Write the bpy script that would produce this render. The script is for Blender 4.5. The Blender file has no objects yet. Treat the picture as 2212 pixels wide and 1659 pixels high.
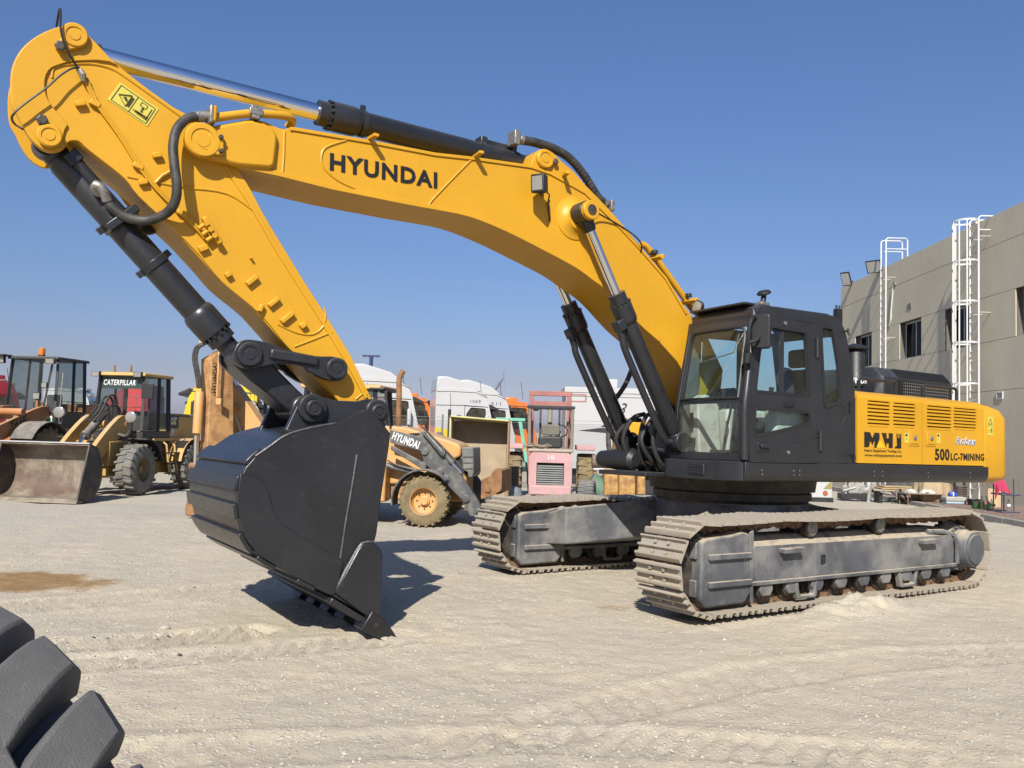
import bpy, bmesh, math, random
import numpy as np
from mathutils import Vector, Matrix
from mathutils.geometry import tessellate_polygon
random.seed(7); RNG=np.random.default_rng(5)
SC=bpy.context.scene; COL=SC.collection
# ------------------------------------------------------------------ camera, world, sun, exposure
FPX=1851.77; PITCH=.0557; ROLL=.0285; HC=1.788          # focal length for a 2212 px wide frame
cam=bpy.data.cameras.new('camera'); cam.sensor_width=36; cam.lens=36*FPX/2212; cam.clip_start=.05; cam.clip_end=20000
cam_o=bpy.data.objects.new('camera',cam); COL.objects.link(cam_o); SC.camera=cam_o
cam_o.matrix_world=Matrix.Translation((0,0,HC))@Matrix.Rotation(math.pi/2+PITCH,4,'X')@Matrix.Rotation(ROLL,4,'Z')
SUN=Vector((-.20,-1.25,1)).normalized()                  # towards the sun
world=bpy.data.worlds.new('World'); SC.world=world; world.use_nodes=True
wn=world.node_tree.nodes; wl=world.node_tree.links; wn.clear()
sky=wn.new('ShaderNodeTexSky'); sky.sky_type='NISHITA'; sky.sun_disc=False
sky.sun_elevation=math.asin(SUN.z); sky.sun_rotation=math.atan2(SUN.x,SUN.y); sky.altitude=20
sky.air_density=1.; sky.dust_density=1.; sky.ozone_density=10
bg=wn.new('ShaderNodeBackground'); bg.inputs['Strength'].default_value=.095
wo=wn.new('ShaderNodeOutputWorld'); tcw=wn.new('ShaderNodeTexCoord'); spw=wn.new('ShaderNodeSeparateXYZ'); hz=wn.new('ShaderNodeValToRGB')
wl.new(tcw.outputs['Generated'],spw.inputs[0]); wl.new(spw.outputs[2],hz.inputs[0])   # dusty air: greyer towards the horizon, all the way round
for e,(q_,c_) in zip((hz.color_ramp.elements[0],hz.color_ramp.elements[1],hz.color_ramp.elements.new(.25)),((.06,(.76,.54,.52,1)),(.44,(.63,.66,.77,1)),(.25,(.84,.69,.645,1)))): e.position=q_; e.color=c_
e=hz.color_ramp.elements.new(0.); e.color=(.85,.68,.78,1)
tint=wn.new('ShaderNodeMix'); tint.data_type='RGBA'; tint.blend_type='MULTIPLY'; tint.inputs[0].default_value=1; wl.new(hz.outputs[0],tint.inputs[7])
wl.new(sky.outputs[0],tint.inputs[6]); wl.new(tint.outputs[2],bg.inputs[0]); wl.new(bg.outputs[0],wo.inputs[0])
sl=bpy.data.lights.new('sun','SUN'); sl.energy=4.4; sl.angle=math.radians(.53); sl.color=(1,.945,.86)
sun_o=bpy.data.objects.new('sun',sl); COL.objects.link(sun_o)
sun_o.rotation_euler=SUN.to_track_quat('Z','Y').to_euler()
SC.view_settings.view_transform='Standard'; SC.view_settings.look='None'; SC.view_settings.exposure=.88; SC.view_settings.gamma=1
SC.view_settings.use_curve_mapping=False
SC.render.engine='CYCLES'; SC.cycles.max_bounces=8; SC.cycles.transparent_max_bounces=16; SC.cycles.use_denoising=True
# ------------------------------------------------------------------ materials
MATS={}; ALB=.66                          # the yard is bright: paints stay at real albedos and the exposure lifts them
def mat(name,base,rough=.5,metal=0.,var=.12,vs=2.5,bump=0.,bs=80.,dust=0.,dirt=None,spec=.5,coat=0.,speck=0.,rv=.12,streak=0.):
    """painted / worn surface: base colour broken up by two noises; dust = sand lying on upward faces; dirt=(colour,amount,scale)"""
    if name in MATS: return MATS[name]
    if metal<.9: base=tuple(c*ALB for c in base); dirt=dirt and (tuple(c*ALB for c in dirt[0]),*dirt[1:])
    m=bpy.data.materials.new(name); m.use_nodes=True; n=m.node_tree.nodes; l=m.node_tree.links
    p=n['Principled BSDF']; tc=n.new('ShaderNodeTexCoord')
    def noise(s,d=5,r=.6,vec=None):
        t=n.new('ShaderNodeTexNoise'); t.inputs['Scale'].default_value=s; t.inputs['Detail'].default_value=d; t.inputs['Roughness'].default_value=r
        l.new(vec or tc.outputs['Object'],t.inputs['Vector']); return t
    def ramp(src,a,b):
        r=n.new('ShaderNodeMapRange'); r.inputs['From Min'].default_value=a; r.inputs['From Max'].default_value=b; l.new(src,r.inputs['Value']); return r.outputs[0]
    def mixc(f,a,b):
        x=n.new('ShaderNodeMix'); x.data_type='RGBA'
        if isinstance(f,float): x.inputs[0].default_value=f
        else: l.new(f,x.inputs[0])
        for v,i in((a,6),(b,7)):
            if isinstance(v,tuple): x.inputs[i].default_value=(*v,1)
            else: l.new(v,x.inputs[i])
        return x.outputs[2]
    def mul(s,k):
        x=n.new('ShaderNodeMath'); x.operation='MULTIPLY'; l.new(s,x.inputs[0])
        if isinstance(k,(int,float)): x.inputs[1].default_value=k
        else: l.new(k,x.inputs[1])
        return x.outputs[0]
    n1=noise(vs); n2=noise(vs*9,4)
    dk=tuple(c*(1-var) for c in base); lt=tuple(min(1,c*(1+var)) for c in base)
    c=mixc(ramp(n1.outputs[0],.3,.7),dk,lt)
    if speck:
        c=mixc(mul(ramp(n2.outputs[0],.62,.75),speck),c,(.28,.24,.18))
    if streak:
        mp=n.new('ShaderNodeMapping'); mp.inputs['Scale'].default_value=(9,9,.5); l.new(tc.outputs['Object'],mp.inputs[0])
        s=noise(1.3,5,.6,mp.outputs[0]); c=mixc(mul(ramp(s.outputs[0],.5,.72),streak),c,tuple(x*.45 for x in base))
    if dirt:
        d=noise(dirt[2],8,.68); c=mixc(mul(ramp(d.outputs[0],.5-.12*dirt[1],.68-.12*dirt[1]),min(1,.35+dirt[1]*.6)),c,dirt[0])
    ro=n.new('ShaderNodeMapRange'); ro.inputs['To Min'].default_value=max(.03,rough-rv); ro.inputs['To Max'].default_value=min(1,rough+rv); l.new(n2.outputs[0],ro.inputs[0]); rs=ro.outputs[0]
    if dust:
        g=n.new('ShaderNodeNewGeometry'); sp=n.new('ShaderNodeSeparateXYZ'); l.new(g.outputs['Normal'],sp.inputs[0])
        d=noise(6,6,.65); f=mul(mul(ramp(sp.outputs[2],.45,.9),ramp(d.outputs[0],.25,.5)),dust)
        c=mixc(f,c,(.33,.28,.205)); mx=n.new('ShaderNodeMix'); l.new(f,mx.inputs[0]); l.new(rs,mx.inputs[2]); mx.inputs[3].default_value=.95; rs=mx.outputs[0]
    l.new(c,p.inputs['Base Color']); l.new(rs,p.inputs['Roughness']); p.inputs['Metallic'].default_value=metal
    p.inputs['Specular IOR Level'].default_value=spec; p.inputs['Coat Weight'].default_value=coat; p.inputs['Coat Roughness'].default_value=.15
    if bump:
        b=n.new('ShaderNodeBump'); b.inputs['Strength'].default_value=bump; b.inputs['Distance'].default_value=.01
        nb=noise(bs,4,.6); l.new(nb.outputs[0],b.inputs['Height']); l.new(b.outputs[0],p.inputs['Normal'])
    MATS[name]=m; return m
def glass(name,tint=(.75,.86,.82),refl=.9,dirt=.12):
    m=bpy.data.materials.new(name); m.use_nodes=True; n=m.node_tree.nodes; l=m.node_tree.links; n.clear()
    o=n.new('ShaderNodeOutputMaterial'); t=n.new('ShaderNodeBsdfTransparent'); t.inputs[0].default_value=(*tint,1)
    g=n.new('ShaderNodeBsdfGlossy'); g.inputs['Roughness'].default_value=.02; g.inputs[0].default_value=(refl,refl,refl,1)
    lw=n.new('ShaderNodeLayerWeight'); f5=n.new('ShaderNodeMath'); f5.operation='POWER'; f5.inputs[1].default_value=5; l.new(lw.outputs['Facing'],f5.inputs[0])
    f=n.new('ShaderNodeMath'); f.operation='MULTIPLY_ADD'; f.inputs[1].default_value=.9; f.inputs[2].default_value=.03; l.new(f5.outputs[0],f.inputs[0]); x=n.new('ShaderNodeMixShader')   # Schlick, the same from both faces
    l.new(f.outputs[0],x.inputs[0]); l.new(t.outputs[0],x.inputs[1]); l.new(g.outputs[0],x.inputs[2])
    d=n.new('ShaderNodeBsdfDiffuse'); d.inputs[0].default_value=(.33,.30,.24,1); y=n.new('ShaderNodeMixShader')
    nz=n.new('ShaderNodeTexNoise'); nz.inputs['Scale'].default_value=4; nz.inputs['Detail'].default_value=6
    tc=n.new('ShaderNodeTexCoord'); l.new(tc.outputs['Object'],nz.inputs['Vector'])
    r=n.new('ShaderNodeMapRange'); r.inputs[1].default_value=.3; r.inputs[2].default_value=.75; r.inputs[3].default_value=dirt*.3; r.inputs[4].default_value=dirt*1.4
    l.new(nz.outputs[0],r.inputs[0]); l.new(r.outputs[0],y.inputs[0]); l.new(x.outputs[0],y.inputs[1]); l.new(d.outputs[0],y.inputs[2]); l.new(y.outputs[0],o.inputs[0])
    MATS[name]=m; return m
SAND=(.47,.40,.29)
YEL=mat('yellow_paint',(.70,.365,.020),.42,var=.07,vs=.9,bump=.04,bs=140,speck=.04,spec=.35,streak=.06)
BLK=mat('charcoal_paint',(.024,.0255,.030),.36,var=.2,vs=3,bump=.05,bs=160,speck=.05,dust=.10)
BLKB=mat('bucket_paint',(.021,.0215,.0245),.33,var=.25,vs=2,bump=.10,bs=130,speck=.05,streak=.2)
BLKD=mat('dusty_charcoal_paint',(.095,.10,.11),.6,var=.35,vs=2.2,bump=.06,dirt=((.36,.345,.31),.42,1.5),dust=1.,streak=.25)
GRN=mat('dark_grease_steel',(.035,.03,.026),.6,var=.3,vs=6,bump=.1,dirt=((.12,.09,.055),.5,7))
RUB=mat('black_rubber',(.022,.022,.022),.6,var=.2,bump=.05)
CHR=mat('chrome_rod',(.78,.78,.79),.09,1.,var=.03,rv=.03)
STL=mat('dull_steel_fitting',(.36,.35,.32),.5,.6,var=.2,vs=20,dirt=((.16,.12,.08),.4,30))
SHOE=mat('worn_track_steel',(.52,.475,.40),.62,.25,var=.22,vs=5,bump=.25,bs=70,dirt=((.42,.36,.27),.75,5),dust=.75)
RUST=mat('rusty_chain_steel',(.20,.11,.055),.8,.1,var=.4,vs=9,bump=.2,dirt=((.30,.21,.13),.5,9))
BLKP=mat('black_plastic',(.018,.018,.019),.5,var=.2)
GLS=glass('cab_glass',(.90,.975,.96),.95,.018)
GLD=glass('dusty_glass',(.93,.96,.95),.9,.06)
INK=mat('black_lettering',(.012,.012,.014),.45,var=.1)
WHT=mat('white_lettering',(.8,.8,.8),.45,var=.04)
DECY=mat('yellow_decal',(.72,.62,.10),.45,var=.04)
# ------------------------------------------------------------------ pixel -> plane helpers (2212 x 1659 layout of the photograph)
def ray(u,v):
    a,b=u-1106,v-829.5; cr,sr=math.cos(ROLL),math.sin(ROLL)
    px,py=a*cr+b*sr,-a*sr+b*cr; c,s=math.cos(PITCH),math.sin(PITCH)
    d=(px/FPX,1,-py/FPX); return Vector((d[0],c-d[2]*s,s+d[2]*c))
EYE=Vector((0,0,HC))
def gnd(u,v,z=0.):
    d=ray(u,v); return EYE+d*((z-HC)/d.z)
def dep(u,v,Y):                       # point at distance Y ahead
    d=ray(u,v); return EYE+d*(Y/d.y)
class Frame:
    """right handed frame: x forward of the machine, y to its left, z up"""
    def __init__(s,o,yaw,mp=0.,mr=0.):
        F=Vector((-math.cos(yaw),-math.sin(yaw),-mp)).normalized(); L=Vector((math.sin(yaw),-math.cos(yaw),mr)); L=(L-F*L.dot(F)).normalized()
        s.o=Vector(o); s.F=F; s.L=L; s.N=F.cross(L)
        s.m=Matrix.Translation(s.o)@Matrix((F,L,s.N)).transposed().to_4x4()
    def y(s,u,v,y):                   # pixel on plane y -> (x,z)
        d=ray(u,v); e=EYE-s.o; t=(y-e.dot(s.L))/d.dot(s.L); P=e+d*t; return (P.dot(s.F),P.dot(s.N))
    def x(s,u,v,x):
        d=ray(u,v); e=EYE-s.o; t=(x-e.dot(s.F))/d.dot(s.F); P=e+d*t; return (P.dot(s.L),P.dot(s.N))
    def z(s,u,v,z):
        d=ray(u,v); e=EYE-s.o; t=(z-e.dot(s.N))/d.dot(s.N); P=e+d*t; return (P.dot(s.F),P.dot(s.L))
# ------------------------------------------------------------------ mesh builder
def basis(d):
    d=Vector(d).normalized(); a=Vector((0,0,1)) if abs(d.z)<.9 else Vector((1,0,0)); u=d.cross(a).normalized(); return u,d.cross(u)
class MB:
    def __init__(s): s.v=[]; s.f=[]
    def add(s,v,f):
        b=len(s.v); s.v+= [tuple(x) for x in v]; s.f+= [tuple(i+b for i in q) for q in f]; return s
    def box(s,x0,x1,y0,y1,z0,z1): return s.add([(x,y,z) for x in(x0,x1) for y in(y0,y1) for z in(z0,z1)],[(0,1,3,2),(4,6,7,5),(0,4,5,1),(2,3,7,6),(0,2,6,4),(1,5,7,3)])
    def obox(s,c,sx,sy,sz,ax=None):   # centre, full sizes, optional 3 axes
        c=Vector(c); X,Y,Z=ax or(Vector((1,0,0)),Vector((0,1,0)),Vector((0,0,1)))
        return s.add([c+X*(a*sx/2)+Y*(b*sy/2)+Z*(d*sz/2) for a in(-1,1) for b in(-1,1) for d in(-1,1)],[(0,1,3,2),(4,6,7,5),(0,4,5,1),(2,3,7,6),(0,2,6,4),(1,5,7,3)])
    def bar(s,p,q,w,h,up=(0,0,1)):    # square bar between two points
        p,q=Vector(p),Vector(q); d=(q-p); L=d.length; d.normalize(); up=Vector(up); y=up.cross(d)
        if y.length<1e-4: y=basis(d)[0]
        y.normalize(); z=d.cross(y); return s.obox((p+q)/2,L,w,h,(d,y,z))
    def cyl(s,p,q,r,r2=None,n=20,caps=True):
        p,q=Vector(p),Vector(q); r2=r if r2 is None else r2; u,w=basis(q-p); V=[]
        for c,rr in((p,r),(q,r2)): V+= [c+(u*math.cos(2*math.pi*i/n)+w*math.sin(2*math.pi*i/n))*rr for i in range(n)]
        F=[(i,(i+1)%n,n+(i+1)%n,n+i) for i in range(n)]
        if caps: F+= [tuple(range(n))[::-1],tuple(range(n,2*n))]
        return s.add(V,F)
    def lathe(s,p,d,prof,n=28,closed=True):   # prof: (along,radius)
        p=Vector(p); d=Vector(d).normalized(); u,w=basis(d); V=[]
        for h,r in prof: V+= [p+d*h+(u*math.cos(2*math.pi*i/n)+w*math.sin(2*math.pi*i/n))*r for i in range(n)]
        F=[]; m=len(prof)
        for k in range(m-1): F+= [(k*n+i,k*n+(i+1)%n,(k+1)*n+(i+1)%n,(k+1)*n+i) for i in range(n)]
        if closed: F+= [tuple(range(n))[::-1],tuple(range((m-1)*n,m*n))]
        return s.add(V,F)
    def tube(s,pts,r,n=10,smooth=0):
        P=[Vector(x) for x in pts]
        if smooth: P=spline(P,smooth)
        R=r if isinstance(r,(list,tuple)) else [r]*len(P); V=[]; t0=(P[1]-P[0]).normalized(); u,w=basis(t0)
        for i,c in enumerate(P):
            t=((P[min(i+1,len(P)-1)]-P[max(i-1,0)])).normalized(); u=(u-t*u.dot(t)).normalized(); w=t.cross(u)
            V+= [c+(u*math.cos(2*math.pi*k/n)+w*math.sin(2*math.pi*k/n))*R[min(i,len(R)-1)] for k in range(n)]
        F=[(i*n+k,i*n+(k+1)%n,(i+1)*n+(k+1)%n,(i+1)*n+k) for i in range(len(P)-1) for k in range(n)]
        F+= [tuple(range(n))[::-1],tuple(range((len(P)-1)*n,len(P)*n))]
        return s.add(V,F)
    def prism(s,poly,a,b,holes=(),pl='xz'):   # 2D outline (with holes) extruded from a to b along the third axis
        mk={'xz':lambda p,t:(p[0],t,p[1]),'xy':lambda p,t:(p[0],p[1],t),'yz':lambda p,t:(t,p[0],p[1])}[pl]
        loops=[list(poly)]+[list(h) for h in holes]; tri=tessellate_polygon([[Vector((x,y,0)) for x,y in L] for L in loops])
        flat=[p for L in loops for p in L]; N=len(flat)
        V=[mk(p,a) for p in flat]+[mk(p,b) for p in flat]; F=[]
        if holes:
            F+= [tuple(t) for t in tri]+[tuple(i+N for i in t[::-1]) for t in tri]
        else: F+= [tuple(range(N)),tuple(range(N,2*N))[::-1]]
        o=0
        for L in loops:
            k=len(L); F+= [(o+i,o+(i+1)%k,N+o+(i+1)%k,N+o+i) for i in range(k)]; o+=k
        return s.add(V,F)
    def loft(s,secs,cap=True):        # list of loops with equal counts
        n=len(secs[0]); V=[p for q in secs for p in q]; F=[(k*n+i,k*n+(i+1)%n,(k+1)*n+(i+1)%n,(k+1)*n+i) for k in range(len(secs)-1) for i in range(n)]
        if cap: F+= [tuple(range(n))[::-1],tuple(range((len(secs)-1)*n,len(secs)*n))]
        return s.add(V,F)
    def sheet(s,rows):                # open grid surface
        n=len(rows[0]); V=[p for q in rows for p in q]; return s.add(V,[(k*n+i,k*n+i+1,(k+1)*n+i+1,(k+1)*n+i) for k in range(len(rows)-1) for i in range(n-1)])
    def mesh(s,name,m,ang=38):
        me=bpy.data.meshes.new(name); me.from_pydata(s.v,[],s.f); bm=bmesh.new(); bm.from_mesh(me); bmesh.ops.recalc_face_normals(bm,faces=bm.faces); bm.to_mesh(me); bm.free()
        me.materials.append(m)
        if ang: me.polygons.foreach_set('use_smooth',[True]*len(me.polygons)); me.set_sharp_from_angle(angle=math.radians(ang))
        return me
    def build(s,name,m,par=None,bev=0.,ang=38,M=None,label=None,kind=None):
        return link(name,s.mesh(name,m,ang),par,bev,M,label,kind)
def link(name,me,par=None,bev=0.,M=None,label=None,kind=None):
    o=bpy.data.objects.new(name,me); COL.objects.link(o)
    if par is not None: o.parent=par
    if M is not None: o.matrix_local=M
    if bev:
        b=o.modifiers.new('edge','BEVEL'); b.width=bev; b.segments=2; b.limit_method='ANGLE'; b.angle_limit=math.radians(40); b.harden_normals=False
    if label: o['label']=label
    if kind: o['kind']=kind
    return o
def tag(o,label,cat,group=None,kind=None):
    if label: o['label']=label
    if cat: o['category']=cat
    if group: o['group']=group
    if kind: o['kind']=kind
    return o
def thing(name,label,cat,M=None,group=None,loc=None,rz=0.):
    o=bpy.data.objects.new(name,None); COL.objects.link(o); o.empty_display_size=.2
    o.matrix_world=M if M is not None else Matrix.Translation(loc or(0,0,0))@Matrix.Rotation(rz,4,'Z')
    return tag(o,label,cat,group)
def copy_tree(o,par=None):
    c=o.copy(); COL.objects.link(c)
    if par is not None: c.parent=par
    for ch in o.children: copy_tree(ch,c)
    return c
def spline(P,k=6):                    # Catmull-Rom
    P=[Vector(p) for p in P]; Q=[P[0]*2-P[1]]+P+[P[-1]*2-P[-2]]; out=[]
    for i in range(1,len(Q)-2):
        a,b,c,d=Q[i-1:i+3]
        for j in range(k):
            t=j/k; out.append(.5*((2*b)+(c-a)*t+(2*a-5*b+4*c-d)*t*t+(3*b-a-3*c+d)*t**3))
    return out+[P[-1]]
def sp2(P,k=6): return [(p.x,p.y) for p in spline([(x,y,0) for x,y in P],k)]
def rpoly(P,r,n=4):                   # round the corners of a 2D polygon
    out=[]; N=len(P)
    for i in range(N):
        a,b,c=[Vector(P[j%N]) for j in(i-1,i,i+1)]; rr=r[i] if isinstance(r,(list,tuple)) else r
        if rr<=0: out.append(tuple(b)); continue
        u=(a-b); w=(c-b); q=min(rr,u.length*.48,w.length*.48); p0=b+u.normalized()*q; p1=b+w.normalized()*q
        for k in range(n+1):
            t=k/n; out.append(tuple(p0*(1-t)**2+b*2*t*(1-t)+p1*t*t))
    return out
def rect(x0,x1,y0,y1): return [(x0,y0),(x1,y0),(x1,y1),(x0,y1)]
def off2(P,d):                        # offset an open 2D polyline to its left by d
    out=[]
    for i,p in enumerate(P):
        a=Vector(P[max(i-1,0)]); b=Vector(P[min(i+1,len(P)-1)]); t=(b-a).normalized(); out.append((p[0]-t.y*d,p[1]+t.x*d))
    return out
def ribbon(P,d): return list(P)+off2(P,d)[::-1]
def circ(cx,cy,r,n=20,a0=0.,a1=2*math.pi): return [(cx+r*math.cos(a0+(a1-a0)*i/n),cy+r*math.sin(a0+(a1-a0)*i/n)) for i in range(n+(0 if abs(a1-a0-2*math.pi)<1e-6 else 1))]
def text(s,par,o,X,Y,w,h,m,th=.003,bold=0.,name='lettering',shear=0.,sp=1.10,lift=.004):
    """flat lettering, stretched to w x h, lower-left at o, along X and Y"""
    c=bpy.data.curves.new(name,'FONT'); c.body=s; c.offset=bold; c.extrude=.01; c.shear=shear; c.space_character=sp; c.resolution_u=3
    t=bpy.data.objects.new('t',c); COL.objects.link(t); dg=bpy.context.evaluated_depsgraph_get(); me=bpy.data.meshes.new_from_object(t.evaluated_get(dg)); bpy.data.objects.remove(t); bpy.data.curves.remove(c)
    co=np.empty(len(me.vertices)*3); me.vertices.foreach_get('co',co); co=co.reshape(-1,3); lo=co.min(0); hi=co.max(0)
    X=Vector(X).normalized(); Y=Vector(Y).normalized(); Z=X.cross(Y); q=(co-lo)/np.maximum(hi-lo,1e-9); q=q*np.array([w,h,th])
    B=np.array([X,Y,Z]); co=q@B+np.array(Vector(o)+Z*lift); me.vertices.foreach_set('co',co.ravel().astype(np.float32)); me.update(); me.materials.clear(); me.materials.append(m)
    return link(name,me,par)
# ================================================================== EXCAVATOR
XO=(2.8304,10.9875,0); UF=Frame(XO,.5629,-.0098,.0127); TF=Frame(XO,.5835,-.0098,.0127)
EX=thing('excavator','large yellow and charcoal crawler excavator with a black bucket, nearest machine in the yard','excavator',UF.m)
def U(pts,y): return [UF.y(u,v,y) for u,v in pts]
def U1(u,v,y): return UF.y(u,v,y)
def P3(u,v,y): a,b=UF.y(u,v,y); return Vector((a,y,b))
BY=.30; AY=.25                                            # half widths of boom and stick
def pin_boss(par,c,y0,y1,r,m,name='pin_boss',ring=True,n=32):
    s=1 if y1>y0 else -1; mb=MB(); h=abs(y1-y0)
    mb.lathe((c[0],y0,c[1]),(0,s,0),[(0,r),(h-.012,r),(h,r-.012),(h,r*.66),(h-.008,r*.64),(h-.008,r*.42),(h-.002,r*.40),(h-.002,.001)],n); return mb.build(name,m,par)
def bolt(par,c,y,r=.022,m=None,name='bolt'):
    return MB().lathe((c[0],y,c[1]),(0,1,0),[(0,r),(.02,r),(.026,r*.7),(.026,.001)],6).build(name,m or GRN,par,ang=20)
# ---- boom
btop=[(439,276),(490,267),(541,257.5),(556,259),(576,264),(600,276),(614,279),(632,274),(797,302),(940,329.5),(1025,339),(1147,356.5)]
lug=[(1152,341),(1160,327),(1171,322),(1182,323.5),(1195,330),(1215,350),(1240,371),(1265,400),(1315,451),(1365,508.7),(1409,565.7),(1491,677.7),(1530,731)]
foot=[(1562,800),(1556,850),(1530,875),(1508,862)]
bbot=[(1463,780.7),(1424,738),(1381,700),(1327,640),(1281.5,605.5),(1240,576),(1165,536),(1090,498.5),(1015,468.7),(940,453),(887,443.5),(719.5,410),(600,380),(512,361),(489.5,353.5),(455,347)]
nose=[(430,340.5),(412,331),(400,315),(397,300),(404,287),(418,279)]
OUT=U(btop+sp2(lug,2)+foot+bbot[:1]+sp2(bbot[1:12],3)+bbot[12:]+nose,BY)
boom=MB().prism(OUT,-BY,BY).build('boom',YEL,EX,.006)
# flange plates standing proud of the side plates
fl=MB(); top=U([(625,275),(632,274),(797,302),(940,329.5),(1025,339),(1147,356.5),(1190,371),(1265,413),(1340,487),(1390,541),(1440,599),(1485,676)],BY+.012)
fl.prism(ribbon(top,.032),-BY-.015,BY+.015); bt=U(sp2(bbot[1:12],3)+bbot[12:14],BY+.012); fl.prism(ribbon(bt,.045),-BY-.015,BY+.015); fl.build('flange',YEL,boom,.003)
yb=BY+.002
for pl in ([(748,303),(705,318),(694,338),(699,362),(728,388),(766,407)],[(1020,343),(985,378),(940,425),(925,443)],[(614,283),(613,330),(610,372)],[(524,262),(500,285),(480,292),(462,290)]): MB().tube([P3(u,v,yb) for u,v in pl],.011,6,4).build('weld_seam',YEL,boom)
# swollen nose plate that reaches out over the stick
npl=U([(439,277),(490,268),(541,259),(575,268),(600,290),(592,366),(512,360),(455,345),(412,330),(398,302),(410,284)],BY+.02)
MB().prism(rpoly(npl,.06),BY-.02,BY+.05).build('nose_plate',YEL,boom,.03)
MB().prism(rpoly(npl,.06),-BY-.05,-BY+.02).build('nose_plate',YEL,boom,.03)
nc=U1(436,305,BY+.05); pin_boss(boom,nc,BY+.05,BY+.10,.148,YEL)
kp=U([(432,318),(452,326),(468,334),(484,334),(484,290),(468,286),(452,288)],BY+.1); MB().prism(rpoly(kp,.02),BY+.05,BY+.095).build('keeper_plate',YEL,boom,.008)
for u,v in((477,296),(477,326)): bolt(boom,U1(u,v,BY+.1),BY+.095)
c=U1(1176,344,BY+.01); pin_boss(boom,c,BY,BY+.045,.105,YEL); MB().prism(rpoly(U([(1164,340),(1178,330),(1204,345),(1203,354),(1180,360),(1168,356)],BY+.02),.04),BY,BY+.03).build('keeper_plate',YEL,boom,.006)
bolt(boom,U1(1198,350,BY+.02),BY+.03,.035)
for (u0,v0,u1,v1) in((797,301,814,291),(1025,340,1041,328),(1217,380,1227,372)):   # angle brackets for hoses
    p=P3(u0,v0,BY-.02); q=P3(u1,v1,BY+.16); MB().bar(p,q,.05,.03).build('hose_bracket',YEL,boom,.004)
# work lamp on boom side
lp=P3(1166,397,BY+.2); ax=(Vector((.85,.5,-.12)).normalized(),)
X=ax[0]; Yv=Vector((0,0,1)).cross(X).normalized(); Z=X.cross(Yv)
lamp=MB().loft([[lp+X*a+Yv*(b*s)+Z*(c*s*1.25) for b,c in((-1,-.9),(-.9,-1),(.9,-1),(1,-.9),(1,.9),(.9,1),(-.9,1),(-1,.9))] for a,s in((-.09,.05),(-.05,.07),(.05,.078),(.062,.07))]).build('work_lamp',BLKP,boom,.004)
LENS=mat('lamp_lens',(.40,.39,.35),.15,.3,var=.1)
MB().obox(lp+X*.064,.006,.115,.145,(X,Yv,Z)).build('lens',LENS,lamp)
MB().bar(lp-Z*.09,P3(1172,420,BY),.03,.03).bar(lp+X*.0-Z*.1+Yv*.04,lp-Z*.06+Yv*.04,.02,.05).build('bracket',BLKP,lamp)
MB().tube([lp-Z*.06-X*.08,P3(1186,420,BY+.05),P3(1184,436,BY+.02),P3(1185,455,BY+.015),P3(1188,470,BY+.012),P3(1186,478,BY+.01)],.008,6,5).build('wire',BLKP,lamp)
# boom cylinder boss disc + cable from it
pc=U1(1240,472,BY); MB().lathe((pc[0],BY,pc[1]),(0,1,0),[(0,.24),(.012,.235),(.016,.21),(.05,.15),(.08,.13)],40).build('boss_disc',YEL,boom)
MB().tube([P3(1268,452,BY+.2),P3(1290,460,BY+.08),P3(1330,482,BY+.02),P3(1357,499,BY+.03),P3(1378,516,BY+.06),P3(1386,531,BY+.05),P3(1384,545,BY)],.009,6,6).build('grease_line',BLKP,boom)
# hoses and steel pipes on top of the boom
fh=P3(1113,306,.12)
HOS=mat('hose_rubber',(.03,.029,.027),.6,var=.35,vs=14,bump=.3,bs=60,dirt=((.11,.10,.085),.4,12))
hp=[P3(1130,303,.12),P3(1160,309,.12),P3(1195,321,.12),P3(1230,342,.12),P3(1262,379,.13),P3(1290,424,.14),P3(1303,437,.14)]
MB().tube(hp,.043,12,6).build('hydraulic_hose',HOS,boom); sh=MB()
S=spline(hp,6)
for i in range(1,len(S)-1,1): t=(S[i+1]-S[i]).normalized(); sh.cyl(S[i]-t*.016,S[i]+t*.016,.049,n=12)
sh.build('hose_guard',HOS,boom)
MB().cyl(P3(1121,301,.12),P3(1131,304,.12),.05).cyl(P3(1105,300,.12),P3(1121,301,.12),.042,.06).obox(P3(1110,300,.12),.07,.16,.16).build('hose_fitting',STL,boom,.01)
MB().cyl(P3(1303,436,.14),P3(1311,442,.14),.045).obox(P3(1317,446,.14),.05,.13,.13).build('hose_fitting',STL,boom,.008)
MB().tube([P3(1384,527,.2),P3(1396,533,.2),P3(1406,545,.2),P3(1412,552,.2),P3(1440,590,.2),P3(1470,632,.2),P3(1496,668,.2),P3(1506,676,.2)],.04,12,5).build('steel_pipe',YEL,boom)
for u,v in((1411,552),(1484,645)):
    p=P3(u,v,.22); MB().obox(p+Vector((0,.05,-.04)),.05,.24,.06,(Vector((.62,0,.78)),Vector((0,1,0)),Vector((-.78,0,.62)))).build('pipe_clamp',YEL,boom,.006); MB().obox(p+Vector((.02,.03,.03)),.06,.10,.05).build('clamp_bolt',GRN,boom,.01)
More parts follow.
